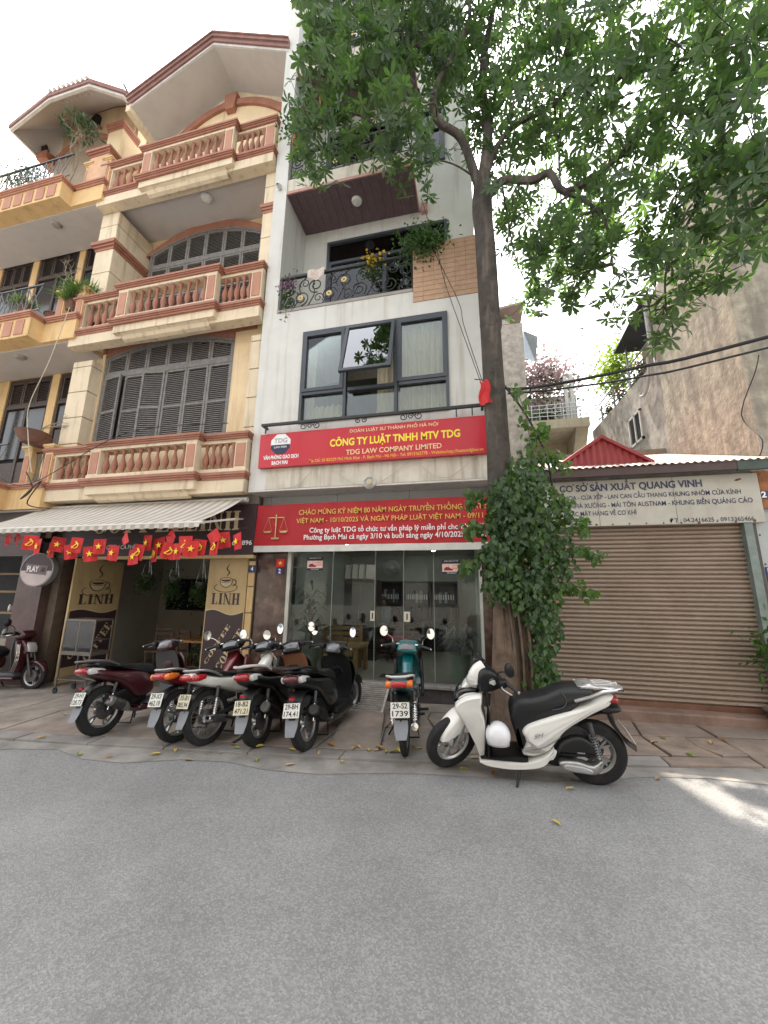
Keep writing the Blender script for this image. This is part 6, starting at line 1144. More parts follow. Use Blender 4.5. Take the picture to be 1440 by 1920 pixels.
MB().pillow([(.29, .225), (.146, .24), (.02, .215), (-.05, .27), (-.06, .2), (.002, .14), (.123, .138), (.27, .155)], .05, .02, 3, .10).build('drive_case', alloy, B, smooth=60); MB().pillow([(.25, .21), (.10, .205), (.03, .18), (.05, .155), (.2, .165), (.25, .175)], .01, .006, 2, .152).build('case_cover', mat('case_silver', (.5, .5, .5), .35, metal=.6), B, smooth=60)
MB().pillow([(.453, .218), (.33, .345), (.30, .50), (.10, .52), (.02, .42), (.22, .25), (.25, .15), (.371, .15)], .085, .02, 2).build('frame_cover', blackp, B, smooth=60); MB().pillow([(.40, .235), (.345, .31), (.31, .31), (.345, .235)], .012, .006, 2, .135).build('foot_rest_cover', pearl, B, smooth=60)
shock(B, (.03, .57), (-.035, .27), .125, mat('spring_grey', (.12, .12, .12), .5)); muffler(B, [(.42, .22), (.3, .2), (.2, .22), (.14, .26)], .06, blackp, darkmetal, -.14, alloy)
MB().shell([(.06, .60), (-.08, .655), (-.17, .63), (-.205, .52), (-.27, .42), (-.36, .345)], [.08, .085, .08, .075, .07, .06], .02, 3, 8, -.015).build('rear_fender', blackp, B, smooth=60); MB().pillow([(-.1, .69), (-.225, .70), (-.25, .67), (-.18, .64), (-.08, .645)], .09, .015, 2).build('lamp_bracket', blackp, B, smooth=60)
MB().pillow([(-.205, .73), (-.12, .735), (-.10, .775), (-.19, .79), (-.235, .765)], .095, .02, 2).build('tail_light', redl, B, smooth=60)
for s in (1, -1):
    MB().tube(cr([(.14, s*.13, .75), (.02, s*.15, .80), (-.08, s*.145, .845), (-.2, s*.10, .855), (-.265, s*.035, .85), (-.27, 0, .85)], 4), [.014]*21, 8).build('grab_rail', mat('rail_silver', (.6, .6, .6), .25, metal=.7), B)
MB().pillow([(.10, .862), (.0, .888), (-.08, .868), (-.25, .862), (-.255, .845), (-.08, .845), (.06, .845)], .10, .012).build('rear_rack', MATS['rail_silver'], B, smooth=60)
for k in (-.04, 0, .04): MB().box(-.2, -.03, k-.006, k+.006, .866, .880).build('rack_rib', MATS['rail_silver'], B, smooth=0, bevel=.003)
MB().tube([(.62, .13, .14), (.68, .26, .0)], .012, 6).build('side_stand', blackp, B); MB().box(.655, .70, .235, .285, -.004, .008).build('stand_foot', blackp, B, smooth=0); MB().tube([(.86, -.06, .14), (.85, -.09, .05)], .014, 6).build('centre_stand', blackp, B)
plate(B, -.30, .47, 32, '29-L1', '336.52'); Mx = Matrix.Translation((.47, .1885, .40)) @ Matrix.Rotation(pi, 4, 'Z') @ Matrix.Rotation(rad(-22), 4, 'Y') @ FRONT
Mt2 = Matrix.Translation((.50, .157, .405)) @ Matrix.Rotation(pi, 4, 'Z') @ Matrix.Rotation(rad(-20), 4, 'Y') @ FRONT; text('SH', 'lettering', alloy, 0, 0, 0, .03, .10, B, .01, M=Mt2, shear=.5)
Mt3 = Matrix.Translation((.145, .155, .315)) @ Matrix.Rotation(pi, 4, 'Z') @ FRONT; text('HONDA', 'lettering', clearl, 0, 0, 0, .012, .06, B, .02, M=Mt3)
Hm = thing('helmet', 'white open helmet hung in front of the white scooter seat', 'helmet', (.16, 3.99, .31), 0, static=False)
hp = [(.112*cos(rad(a)), .085+.112*sin(rad(a))) for a in range(90, -31, -10)]+[(.088, .032), (.1, .08), (.07, .16), (0, .185)]
MB(Matrix.Diagonal((1.0, 1.0, 1.06, 1))).lathe(hp, 28).build('shell', mat('helmet_white', (.72, .72, .74), .2, var=.03, coat=.8), Hm, smooth=60); MB().ring([(.097, .024), (.101, .03), (.100, .02), (.09, .02), (.088, .028)], 28).build('edge_trim', mat('helmet_trim', (.4, .4, .42), .4), Hm)
# ================================================================ street tree
bark = mat('bark', (.062, .052, .044), .95, var=.4, sc=6, bump=1.0, bsc=22, dirt=.6, dsc=(9, 9, 1.6), dlo=.5, dcol=(.2, .17, .14), col2=(.05, .045, .04), c2sc=2.0)
bark2 = mat('bark_base', (.15, .105, .075), .95, var=.4, sc=7, bump=1.0, bsc=20, dirt=.5, dsc=(12, 12, 1.5), dcol=(.06, .045, .035))
TR = thing('tree', 'tall street tree with whorled leaves rising beside the law office', 'tree', (.38, 5.2, 0))
def gnarl(mb, pts, rads, n=14, k=4, amp=.08, seed=0):
    """trunk tube with uneven girth and flutes."""
    Q = cr(pts, k); RR = [v.x for v in cr([(r, 0) for r in rads], k)]; rg = random.Random(seed); ph = [rg.uniform(0, 6) for _ in range(4)]
    vs = []; K = len(Q); pn = None
    for i in range(K):
        d = (Q[min(i+1, K-1)]-Q[max(i-1, 0)]).normalized()
        if pn is None: pn = d.orthogonal().normalized()
        pn = (pn-d*pn.dot(d)).normalized(); bn = d.cross(pn)
        for j in range(n):
            a = 2*pi*j/n; r = RR[i]*(1+amp*sin(3*a+ph[0]+i*.15)+amp*.7*sin(5*a+ph[1]-i*.2)+amp*.5*sin(i*.9+ph[2])); vs.append(Q[i]+(pn*cos(a)+bn*sin(a))*r)
    mb.add(vs, [(i*n+j, i*n+(j+1) % n, (i+1)*n+(j+1) % n, (i+1)*n+j) for i in range(K-1) for j in range(n)]+[tuple(range((K-1)*n, K*n))]); return mb
tk = gnarl(MB(), [(.40, 5.2, -.1), (.39, 5.2, .15), (.40, 5.2, .6), (.41, 5.2, 1.4), (.38, 5.2, 2.6), (.37, 5.2, 4.0), (.37, 5.2, 4.8), (.36, 5.2, 6.8), (.34, 5.2, 7.6), (.36, 5.2, 8.3)], [.32, .25, .215, .195, .175, .155, .148, .14, .15, .13], 24, 5, .07, 3)
trunk = tk.build('trunk', [bark], TR, smooth=60)
gnarl(MB(), [(.62, 5.12, -.05), (.60, 5.12, .5), (.58, 5.14, 1.2), (.50, 5.16, 1.9)], [.11, .085, .08, .05], 12, 4, .08, 5).build('trunk', bark2, TR, smooth=60, label='thin second stem leaning against the main trunk')
gnarl(MB(), [(.37, 5.185, -.1), (.37, 5.185, .5), (.39, 5.185, 1.3), (.38, 5.19, 1.75)], [.30, .222, .196, .15], 18, 4, .06, 7).build('trunk_base', bark2, TR, smooth=60)
MB().lathe([(.14, -.1), (.158, -.03), (.16, .03), (.14, .1)], 14, Matrix.Translation((.37, 5.2, 5.55))).build('burl', bark, TR, smooth=60)
BR = dict(L1=[(.29, 5.2, 8.1), (.05, 5.1, 9.02), (-.33, 4.9, 9.26), (-.35, 4.8, 9.75), (-.03, 4.8, 10.45), (.25, 4.7, 11.0), (.2, 4.6, 12.2)], L2=[(-.23, 4.85, 10.38), (-.64, 4.7, 10.71), (-1.3, 4.4, 10.01), (-1.74, 4.2, 9.05), (-2.15, 4.2, 8.66)], L3=[(-.64, 4.7, 10.71), (-1.31, 4.4, 10.98), (-2.11, 4.2, 11.44)],
  R1=[(.36, 5.2, 7.75), (.64, 5.15, 8.05), (1.07, 5.0, 7.76), (1.28, 4.9, 7.7), (1.46, 4.9, 7.31), (1.93, 4.8, 7.42), (2.25, 4.7, 7.65), (2.57, 4.6, 7.95), (3.02, 4.4, 7.53)], R2=[(1.46, 4.9, 7.31), (1.78, 4.9, 6.99), (1.94, 4.9, 6.55), (1.94, 4.9, 5.86)], R3=[(.38, 5.2, 8.14), (.55, 5.2, 8.69), (.86, 5.2, 9.15), (1.5, 5.1, 9.27), (1.81, 5.0, 9.44), (2.37, 4.8, 9.04), (2.78, 4.6, 8.68)],
  R4=[(1.81, 5.0, 9.44), (1.7, 5.0, 9.99), (1.94, 4.9, 10.4), (2.53, 4.7, 10.24), (2.98, 4.5, 10.09)], R5=[(3.02, 4.4, 7.53), (3.0, 4.2, 6.62), (3.1, 4.0, 6.1), (3.2, 3.8, 5.6)], R7=[(3.02, 4.4, 7.53), (3.39, 4.1, 7.2)], R6=[(3.01, 4.25, 6.85), (2.77, 4.6, 6.26), (2.48, 4.75, 5.69), (2.42, 4.8, 5.05)], UP=[(.36, 5.2, 8.2), (.49, 5.3, 9.3), (.45, 5.3, 10.53), (.65, 5.3, 11.89), (.97, 5.2, 12.91)])
R0 = dict(L1=.075, L2=.038, L3=.03, R1=.07, R2=.03, R3=.052, R4=.04, R5=.035, R7=.025, R6=.025, UP=.1)
allp = []
for k_, pts in BR.items():
    n_ = len(pts); gnarl(MB(), pts, [R0[k_]*(1-.68*i/(n_-1)) for i in range(n_)], 8, 4, .06, len(k_)).build('branch', bark, TR, smooth=60); allp += [Vector(p) for p in cr(pts, 4)]
BL = [(-2.17, 4.2, 10.72, .53), (-1.93, 4.2, 9.56, .5), (-2.2, 4.3, 8.72, .38), (-2.36, 4.4, 8.31, .25), (-1.59, 4.3, 8.72, .49), (-1.31, 4.4, 10.73, .71), (-1.29, 4.4, 9.55, .59), (-.79, 4.5, 8.76, .45), (-.72, 4.6, 10.86, .71), (-.96, 4.5, 8.29, .33), (-.52, 4.6, 8.13, .24), (-.2, 4.9, 11.21, .74), (-.23, 5, 10.16, .55), (-2.24, 4.2, 12.16, .74), (-1.34, 4.4, 12.42, .84), (-.25, 4.7, 12.54, .85), (.43, 5.2, 11.25, .76), (.64, 5.2, 9.92, .63), (.85, 5.2, 8.93, .52), (.37, 5.3, 9.7, .41), (1.27, 5, 10.77, .71), (1.51, 5, 9.61, .67), (1.28, 5, 8.6, .57), (1.95, 4.8, 9.86, .65), (2.04, 4.8, 8.55, .61), (1.77, 4.8, 7.85, .53), (2.23, 4.7, 7.39, .5), (2.48, 4.6, 8.85, .59), (2.62, 4.5, 7.69, .55), (2.92, 4.4, 8.51, .55), (2.85, 4.3, 6.65, .5), (3.06, 4.2, 7.4, .5), (3.3, 4.1, 7.97, .56), (3.09, 4, 6.31, .45), (3.04, 3.9, 5.64, .27), (2.6, 4.5, 6.59, .39), (.93, 5, 12.48, .85), (1.93, 4.8, 11.51, .77), (2.75, 4.5, 10.42, .68), (3.36, 4.2, 9.43, .61), (.77, 5.2, 7.46, .37), (1.01, 5.1, 6.61, .39), (1.05, 5.1, 5.96, .23), (1.44, 5, 6.69, .42), (1.52, 5, 5.96, .29), (1.78, 4.9, 6.24, .36), (1.92, 4.9, 5.62, .25), (1.91, 4.9, 6.91, .41), (2.28, 4.8, 6.36, .42), (2.39, 4.8, 5.76, .37), (2.44, 4.8, 5.2, .26), (2.47, 4.8, 4.86, .16), (2.75, 4.7, 5.74, .33), (2.04, 4.8, 5.35, .2), (2.77, 4.6, 6.26, .36), (2.54, 3.4, 4.85, .18), (4.3, 4.0, 9.3, .8), (4.2, 3.6, 7.6, .6), (4.1, 3.4, 6.4, .45), (1.6, 6.6, 8.2, .5), (2.4, 6.9, 8.6, .5), (1.0, 6.8, 9.3, .5), (2.2, 6.3, 7.4, .35), (1.4, 7.6, 8.0, .4), (2.1, 7.8, 8.4, .25), (2.9, 4.6, 5.3, .3), (3.0, 4.4, 5.9, .35), (0, 4.2, 13.6, 1.0), (1.6, 4.2, 13.2, 1.0), (3, 4, 12, 1.0), (-1.6, 3.8, 13.6, 1.0)]
leafm = leafmat('tree_leaf', (.04, .078, .05), (.10, .155, .075), trans=.5, rough=.4)
rg = random.Random(21); vs, fs, tw = [], [], MB()
def leaflet(p, d, s, wid, up):
    sd = d.cross(up)
    if sd.length < 1e-3: sd = d.orthogonal()
    sd.normalize(); nn = sd.cross(d); o = len(vs); droop = nn*(-.16*s)
    vs.extend([p, p+d*s*.35+sd*wid*.7+nn*.02*s, p+d*s*.35-sd*wid*.7+nn*.02*s, p+d*s*.42-nn*.03*s, p+d*s*.72+sd*wid+droop*.3, p+d*s*.72-sd*wid+droop*.3, p+d*s+droop])
    fs.extend([(o, o+1, o+3), (o, o+3, o+2), (o+1, o+4, o+6, o+3), (o+2, o+3, o+6, o+5)])
for cx, cy, cz, r in BL:
    c = Vector((cx, cy, cz)); near = min(allp, key=lambda q: (q-c).length)
    mid = near.lerp(c, .5)+Vector((rg.gauss(0, .1), rg.gauss(0, .1), rg.gauss(.05, .1)))
    if (near-c).length > .15: tw.tube(cr([tuple(near), tuple(mid), tuple(c)], 4), [.02, .018, .016, .014, .013, .012, .01, .008, .006], 5)
    n = max(8, int(95*r*r+14*r+4)); n = int(n*(1.35 if cz > 8.0 else 1.05))
    for _ in range(n):
        e = Vector((rg.gauss(0, .48)*r, rg.gauss(0, .62)*max(r, .45), rg.gauss(0, .48)*r)); p = c+e
        if rg.random() < .5: tw.tube([tuple(c+e*.25), tuple(c+e*.6+Vector((0, 0, -.03))), tuple(p)], [.007, .005, .004], 4, False)
        ax = (e.normalized()*.5+Vector((rg.gauss(0, .35), rg.gauss(0, .35), rg.gauss(-.25, .5)))).normalized(); u = ax.orthogonal().normalized(); v = ax.cross(u); m = rg.choice((6, 7, 8, 9)); s0 = rg.uniform(.12, .185)*(1.15 if cy < 4.3 else 1); a0 = rg.uniform(0, 6)
        for k in range(m):
            a = a0+2*pi*k/m+rg.gauss(0, .12); d = (u*cos(a)+v*sin(a)+ax*rg.uniform(.0, .45)+Vector((0, 0, -.22))).normalized(); leaflet(p, d, s0*rg.uniform(.8, 1.15), s0*rg.uniform(.14, .19), ax)
b = MB(); b.add(vs, fs); b.build('crown', leafm, TR, smooth=0); tw.build('twigs', bark, TR, smooth=60, kind='stuff')
for p, s in (((-1.55, 4.05, 9.55), .16), ((-2.0, 4.0, 8.9), .13), ((1.2, 4.6, 8.9), .12)):
    vs, fs = [], []; leaflet(Vector(p), Vector((.2, -.2, -.95)).normalized(), s, s*.3, Vector((1, 0, 0))); b = MB(); b.add(vs, fs); b.build('dead_leaf', mat('dead_leaf', (.45, .2, .06), .7), TR, smooth=0)
# ---- climbing vine round the trunk
VN = thing('climbing_vine', 'dense glossy climbing vine wrapped round the tree trunk beside the workshop sign', 'vine', (.55, 5.0, .1))
vleaf = leafmat('vine_leaf', (.02, .048, .02), (.066, .125, .038), trans=.3, rough=.32); vlight = leafmat('vine_leaf_light', (.04, .095, .02), (.09, .16, .035), trans=.45, rough=.35)
VB = [(.34, 4.95, 2.75, .20, .24, .30, 200), (.62, 4.95, 2.80, .26, .28, .40, 330), (.74, 5.0, 2.40, .30, .28, .40, 360), (.42, 4.9, 2.3, .30, .24, .42, 400), (.26, 4.92, 2.1, .16, .2, .35, 160), (.22, 4.92, 1.8, .14, .18, .18, 80), (.45, 4.9, 1.75, .2, .2, .2, 140), (.70, 4.95, 1.75, .24, .24, .36, 280), (.74, 4.98, 1.25, .17, .2, .32, 170), (.72, 5.0, .85, .16, .2, .22, 120), (.70, 5.0, .55, .24, .22, .14, 120), (.68, 5.0, 3.2, .2, .22, .25, 130), (1.0, 5.0, 2.15, .16, .18, .26, 90), (1.02, 5, 2.7, .12, .14, .14, 50)]
leafcloud('foliage', 1, blob(.5, 5, 2, .1, .1, .1), .1, vleaf, VN) if False else None
rg = random.Random(31); mbv, mbl = MB(), MB()
def vineleaf(mb, p, s, up):
    d = Vector((rg.gauss(0, .55), rg.gauss(-.35, .5), -1)).normalized(); sd = d.cross(Vector((rg.gauss(0, .5), -1, rg.gauss(0, .3)))).normalized(); n = sd.cross(d)
    w = s*.36; mb.add([p, p+d*s*.08+sd*w*.75-n*.02*s, p+d*s*.35+sd*w+n*.05*s, p+d*s*.7+sd*w*.55, p+d*s-n*.1*s, p+d*s*.7-sd*w*.55, p+d*s*.35-sd*w+n*.05*s, p+d*s*.08-sd*w*.75-n*.02*s, p+d*s*.4-n*.05*s], [(0, 1, 2, 8), (8, 2, 3), (8, 3, 4), (8, 4, 5), (8, 5, 6), (0, 8, 6, 7)])
for x, y, z, a, c, e, n in VB:
    for _ in range(int(n*1.7)):
        q = Vector((rg.gauss(0, .5), rg.gauss(0, .5), rg.gauss(0, .5)))
        if q.length > 1.15: q *= 1.15/q.length
        vineleaf(mbl if rg.random() < .2 else mbv, Vector((x+.02+q.x*a*1.02, y+q.y*c*1.2, z+q.z*e*1.2)), rg.uniform(.05, .095), None)
sprays = [[(.6, 5, 3.1), (.75, 4.95, 3.5), (.72, 4.95, 4.0), (.62, 5, 4.4)], [(.7, 5, 3.1), (.95, 4.9, 3.35), (1.05, 4.9, 3.3), (1.15, 4.9, 3.2)], [(.9, 5, 2.5), (1.2, 4.9, 2.55), (1.32, 4.9, 2.4)], [(.9, 5, 2.1), (1.2, 4.9, 2.2), (1.42, 4.9, 2.1)], [(.1, 4.95, 2.9), (.02, 4.9, 2.9), (-.04, 4.9, 2.78)], [(.1, 4.95, 2.5), (.0, 4.9, 2.5), (-.07, 4.9, 2.4)], [(.15, 4.95, 2.1), (-.03, 4.9, 2.05), (-.12, 4.9, 1.95)], [(.9, 5, 1.75), (1.1, 4.9, 1.78), (1.25, 4.9, 1.68)], [(.75, 5, 2.9), (.95, 4.9, 2.95), (1.1, 4.9, 2.75)], [(.55, 4.9, 3.0), (.75, 4.9, 3.3), (.85, 4.9, 3.7), (.95, 4.9, 3.75)]]
for s_ in sprays:
    P = cr(s_, 6); MB().tube([tuple(p) for p in P], .006, 5).build('stem', bark2, VN)
    for i, p in enumerate(P):
        for _ in range(4): vineleaf(mbl, p+Vector((rg.gauss(0, .05), rg.gauss(0, .05), rg.gauss(0, .04))), rg.uniform(.06, .11), None)
mbv.build('foliage', vleaf, VN, smooth=0); mbl.build('young_foliage', vlight, VN, smooth=0)
for k in range(5): gnarl(MB(), [(.3+.1*k, 5.02, .05), (.35+.09*k, 4.99, .9), (.28+.1*k, 5.0, 1.9), (.33+.09*k, 5.0, 2.8)], [.025, .02, .018, .01], 6, 4, .1, k).build('stem', bark2, VN, smooth=60)
FLG = thing('flag', 'limp red flag tied to the tree trunk above the vine', 'flag', (.22, 5.02, 4.6)); b = MB(); vs = []
for j in range(7):
    for i in range(6): t = j/6; vs.append((.22-.06+.024*i*(1+.4*t)+.02*sin(j*1.1), 5.02-.03*sin(i*1.7+j*.8), 4.55-.34*t-.03*sin(i*1.3)))
b.add(vs, [(j*6+i, j*6+i+1, (j+1)*6+i+1, (j+1)*6+i) for j in range(6) for i in range(5)]); b.build('cloth', fred, FLG, smooth=180); MB().tube([(.30, 5.1, 4.6), (.10, 5.0, 4.58)], .008, 5).build('stick', MATS['old_wood'], FLG)
# ================================================================ balcony plants
spik = leafmat('spiky_leaf', (.05, .11, .03), (.14, .22, .06), trans=.3); ferny = leafmat('fern_leaf', (.025, .065, .018), (.06, .125, .03), trans=.25)
pot_m = mat('clay_pot', (.17, .085, .06), .8, var=.2, dirt=.3)
def pot(x, y, z, r, h, m, parent): MB().lathe([(r*.65, 0), (r, h*.9), (r*1.08, h*.9), (r*1.08, h), (r*.9, h), (r*.85, h*.85), (0, h*.85)], 18, Matrix.Translation((x, y, z))).build('pot', m, parent)
def spikes(parent, x, y, z, n, L, m, seed, spread=1.0, w=.012, name='foliage'):
    rg = random.Random(seed); b = MB()
    for _ in range(n):
        d = Vector((rg.gauss(0, .6)*spread, rg.gauss(0, .6)*spread, 1)).normalized(); l = L*rg.uniform(.6, 1.1); p = Vector((x+rg.gauss(0, .07), y+rg.gauss(0, .07), z)); sd = d.cross(Vector((rg.gauss(0, 1), rg.gauss(0, 1), .2))).normalized()*w*rg.uniform(.7, 1.3); q = p+d*l*.55; t = q+(d+Vector((0, 0, -.6))).normalized()*l*.45
        b.add([p-sd*.6, p+sd*.6, q+sd, q-sd, t], [(0, 1, 2, 3), (3, 2, 4)])
    return b.build(name, m, parent, smooth=0)
for lab, x, y, z, n, L, r, seed in (('clump of long strap leaves in a pot on the ochre balcony corner', -8.75, 6.05, 8.2, 300, .62, .2, 1), ('second potted strap-leaf clump beside the balcony railing', -9.05, 6.02, 8.1, 200, .6, .18, 2), ('small potted strap-leaf plant behind the lattice railing', -10.1, 5.75, 8.0, 70, .45, .15, 3)):
    P = thing('potted_plant', lab, 'plant', (x, y, z)); pot(x, y, z-.05, r, .25, pot_m, P); spikes(P, x, y, z+.1, n, L, spik, seed, 1.3, .016)
def bare(lab, x, y, z, h, seed, leaves=0, m=None):
    P = thing('potted_plant', lab, 'plant', (x, y, z)); rg = random.Random(seed); pot(x, y, z, .2, .2, pot_m, P); b = MB(); tips = []
    def go(p, d, l, r, dep):
        q = p+d*l; b.tube([tuple(p), tuple(p+d*l*.5+Vector((rg.gauss(0, .02), rg.gauss(0, .02), 0))), tuple(q)], [r, r*.85, r*.7], 5)
        if dep == 0: tips.append(q); return
        for _ in range(rg.choice((2, 3))): go(q, (d+Vector((rg.gauss(0, .55), rg.gauss(0, .55), rg.gauss(.1, .3)))).normalized(), l*rg.uniform(.6, .85), r*.65, dep-1)
    go(Vector((x, y, z+.15)), Vector((.1, 0, 1)).normalized(), h*.33, .022, 4); b.build('stem', mat('twig_pale', (.3, .26, .2), .9), P)
    if leaves:
        bl = MB()
        for t in tips:
            for k in range(leaves):
                d = Vector((rg.gauss(0, 1), rg.gauss(0, 1), rg.gauss(.1, .5))).normalized(); sd = d.orthogonal().normalized()*.025; bl.add([t, t+d*.09+sd, t+d*.2, t+d*.09-sd], [(0, 1, 2, 3)])
        bl.build('foliage', m, P, smooth=0)
bare('bare frangipani branches in a pot behind the lattice railing', -9.5, 6.0, 7.8, 1.9, 4); bare('leafy frangipani in a pot on the roof terrace under the canted eave', -9.9, 5.95, 11.57, 1.9, 6, 5, leafmat('frangipani_leaf', (.03, .06, .03), (.06, .1, .045), .15)); bare('dry twiggy plant in a wide bowl on the lowest ochre balcony', -8.95, 5.85, 4.62, .8, 9)
P = thing('bonsai_bowl', 'wide terracotta bowl on the post of the lowest ochre balcony', 'bowl', (-8.95, 5.75, 4.6)); MB().lathe([(.15, 0), (.25, .12), (.28, .22), (.3, .24), (.26, .24), (.24, .18), (0, .16)], 24, Matrix.Translation((-8.98, 5.72, 4.64))).build('bowl', pot_m, P)
P = thing('potted_plant', 'blue-green conifer shrub on the roof terrace of the ochre house', 'plant', (-11.2, 5.9, 11.6)); pot(-11.2, 5.9, 11.57, .2, .25, pot_m, P); leafcloud('foliage', 700, blob(-11.2, 5.85, 12.2, .7, .4, .35), .12, leafmat('blue_leaf', (.04, .09, .08), (.1, .17, .15), .2), P, seed=5, droop=-.2, shape=(1, .12))
P = thing('planter', 'bushy fern spilling over the tan tiled parapet', 'plant', (-.75, 6.05, 8.0)); MB().box(-.9, -.45, 6.02, 6.2, 7.98, 8.12).build('trough', pot_m, P, smooth=0); leafcloud('foliage', 1500, blob(-.70, 5.98, 8.02, .42, .26, .34), .075, ferny, P, seed=8, droop=.9, shape=(1, .3))
P = thing('potted_plant', 'small leafy plant in a red pot hung from the upper white balcony', 'plant', (-3.45, 5.98, 11.3)); pot(-3.45, 5.95, 11.2, .14, .22, mat('pot_red', (.3, .06, .05), .6), P); leafcloud('foliage', 420, blob(-3.5, 5.95, 11.75, .36, .25, .42), .07, ferny, P, seed=9, droop=0)
P = thing('flower_spray', 'yellow flowered artificial spray tied to the white balcony railing', 'flowers', (-1.7, 6.0, 7.6)); leafcloud('foliage', 160, blob(-1.7, 5.98, 7.72, .22, .08, .26), .07, leafd, P, seed=10); leafcloud('blossom', 60, blob(-1.66, 5.95, 7.85, .2, .06, .18), .06, mat('yellow_petal', (.6, .42, .05), .7), P, seed=11, droop=0, shape=(1, .5))
P = thing('flower_spray', 'purple flowers trailing from the corner of the white balcony railing', 'flowers', (-3.45, 6.0, 7.2)); leafcloud('foliage', 170, blob(-3.42, 5.98, 7.42, .14, .07, .46), .06, leafd, P, seed=12, droop=1); leafcloud('blossom', 60, blob(-3.42, 5.95, 7.68, .2, .06, .2), .05, mat('purple_petal', (.3, .12, .28), .7), P, seed=13, droop=0, shape=(1, .5))
P = thing('towel', 'patterned cloth hung over the white balcony handrail', 'towel', (-2.85, 6.03, 7.9)); b = MB(); vs = []
for j in range(5):
    for i in range(9): vs.append((-3.02+.045*i, 6.0-.02*sin(i*1.1)-(.03 if j else 0), 7.95-.07*j*(1-.3*abs(i-4)/4)))
b.add(vs, [(j*9+i, j*9+i+1, (j+1)*9+i+1, (j+1)*9+i) for j in range(4) for i in range(8)]); b.build('cloth', mat('towel_print', (.6, .5, .46), .9, var=.3, sc=40), P, smooth=180)
# bougainvillea and terrace greenery behind
P = thing('bougainvillea', 'pale pink bougainvillea trained over the trellis on the back balcony', 'shrub', (2.7, 13.8, 7.7)); leafcloud('blossom', 1500, blob(2.75, 14.1, 9.6, 1.15, .5, 1.0), .13, mat('bougain', (.66, .5, .52), .7, var=.2), P, seed=14, droop=0, shape=(1, .5)); leafcloud('foliage', 800, blob(2.8, 14.1, 9.3, 1.2, .5, 1.1), .12, ferny, P, seed=15); leafcloud('lower_foliage', 500, blob(2.7, 13.8, 7.95, .9, .2, .3), .1, leafd, P, seed=16)
b = MB()
for k in range(7): b.tube([(1.95+k*.33, 14.0, 7.7), (1.95+k*.33, 14.0, 10.6)], .014, 5); 
for k in range(6): b.tube([(1.95, 14.0, 8.3+k*.42), (4.0, 14.0, 8.3+k*.42)], .012, 5)
b.build('trellis', steel, P)
P = thing('terrace_shrub', 'yellow-green shrub spilling over the terrace railing of the party wall house', 'shrub', (4.4, 11.8, 7)); leafcloud('foliage', 1400, blob(4.35, 11.8, 8.35, .5, 1.0, .75), .12, leafmat('lime_leaf', (.10, .16, .03), (.24, .28, .07), .4), P, seed=17)
for k, (y, m_) in enumerate(((9.9, 'orange'), (11.2, 'red'), (12.2, 'pink'))): P = thing('flower_pot', 'terrace flower pot with %s blooms by the railing' % m_, 'plant', (4.2, y, 6.9)); pot(4.25, y, 6.9, .1, .16, pot_m, P); leafcloud('foliage', 80, blob(4.22, y, 7.2, .16, .22, .16), .08, ferny, P, seed=20+k); leafcloud('blossom', 40, blob(4.2, y, 7.3, .14, .2, .12), .07, mat(m_+'_petal', {'orange': (.6, .22, .06), 'red': (.5, .05, .06), 'pink': (.6, .3, .3)}[m_], .7), P, seed=30+k, shape=(1, .5))
# potted shrub by the workshop jamb
P = thing('potted_plant', 'small leafy shrub in a dark bowl by the workshop jamb', 'plant', (3.62, 6.05, .08)); MB().lathe([(.13, 0), (.22, .1), (.25, .22), (.27, .24), (.24, .25), (.2, .2), (0, .2)], 20, Matrix.Translation((3.66, 5.98, .07))).build('pot', mat('dark_pot', (.09, .06, .05), .7, var=.2), P); b = MB()
for k in range(5): b.tube(cr([(3.66, 5.98, .25), (3.66+.06*cos(k*1.3), 5.98+.06*sin(k*1.3), .7), (3.66+.16*cos(k*1.3), 5.98+.16*sin(k*1.3), 1.2)], 4), [.01, .01, .01, .009, .008, .007, .006, .005, .004], 5)
b.build('stem', bark2, P); leafcloud('foliage', 190, blob(3.6, 5.97, 1.0, .22, .2, .45), .11, vlight, P, seed=40, shape=(1, .25))
P = thing('potted_plant', 'low green plant standing inside the coffee shop doorway', 'plant', (-4.95, 6.75, 0)); pot(-4.95, 6.75, -.02, .12, .2, pot_m, P); leafcloud('foliage', 260, blob(-4.95, 6.7, .45, .3, .25, .3), .1, leafd, P, seed=41)
# ================================================================ fallen leaves
LV = [(-4.17, 3.69), (-3.73, 3.7), (-3.18, 3.92), (-3.29, 3.86), (-2.95, 3.77), (-3.47, 3.95), (-2.7, 4.18), (-2.52, 4.1), (-2.3, 4.24), (-2.01, 4.21), (-1.88, 3.88), (-1.65, 4.23), (-1.54, 4.39), (-1.34, 4.34), (-1.18, 4.41), (-1.11, 4.36), (-1.01, 4.43), (-.94, 4.34), (-.88, 4.51), (-.75, 4.6), (-.67, 4.52), (-.21, 4.2), (.11, 4.1), (.32, 4.93), (1.49, 5.25), (1.84, 5.26), (2.06, 5.4), (1.53, 4.36), (.49, 3.48), (-2.69, 3.98), (-5.62, 4.64), (-4.93, 3.92), (-2.49, 4.26), (2.1, 5.04), (2.47, 5.35), (-.35, 4.8), (-.01, 4.42), (.7, 3.99), (-1.38, 4.12), (-1.25, 4.38), (-.98, 4.4), (-.82, 4.37), (.2, 4.6), (.9, 4.75), (1.1, 5.1), (2.7, 5.6), (-3.9, 4.5), (-2.2, 3.9)]
lm = [mat('leaf_yellow', (.55, .42, .07), .7, var=.2, sc=30), mat('leaf_brown', (.32, .17, .06), .8, var=.3, sc=30), mat('leaf_green', (.22, .3, .06), .7, var=.2, sc=30), mat('leaf_tan', (.42, .3, .15), .8, var=.2, sc=30)]; nm = ['yellow', 'brown', 'green', 'tan']
rg = random.Random(50); lms = []
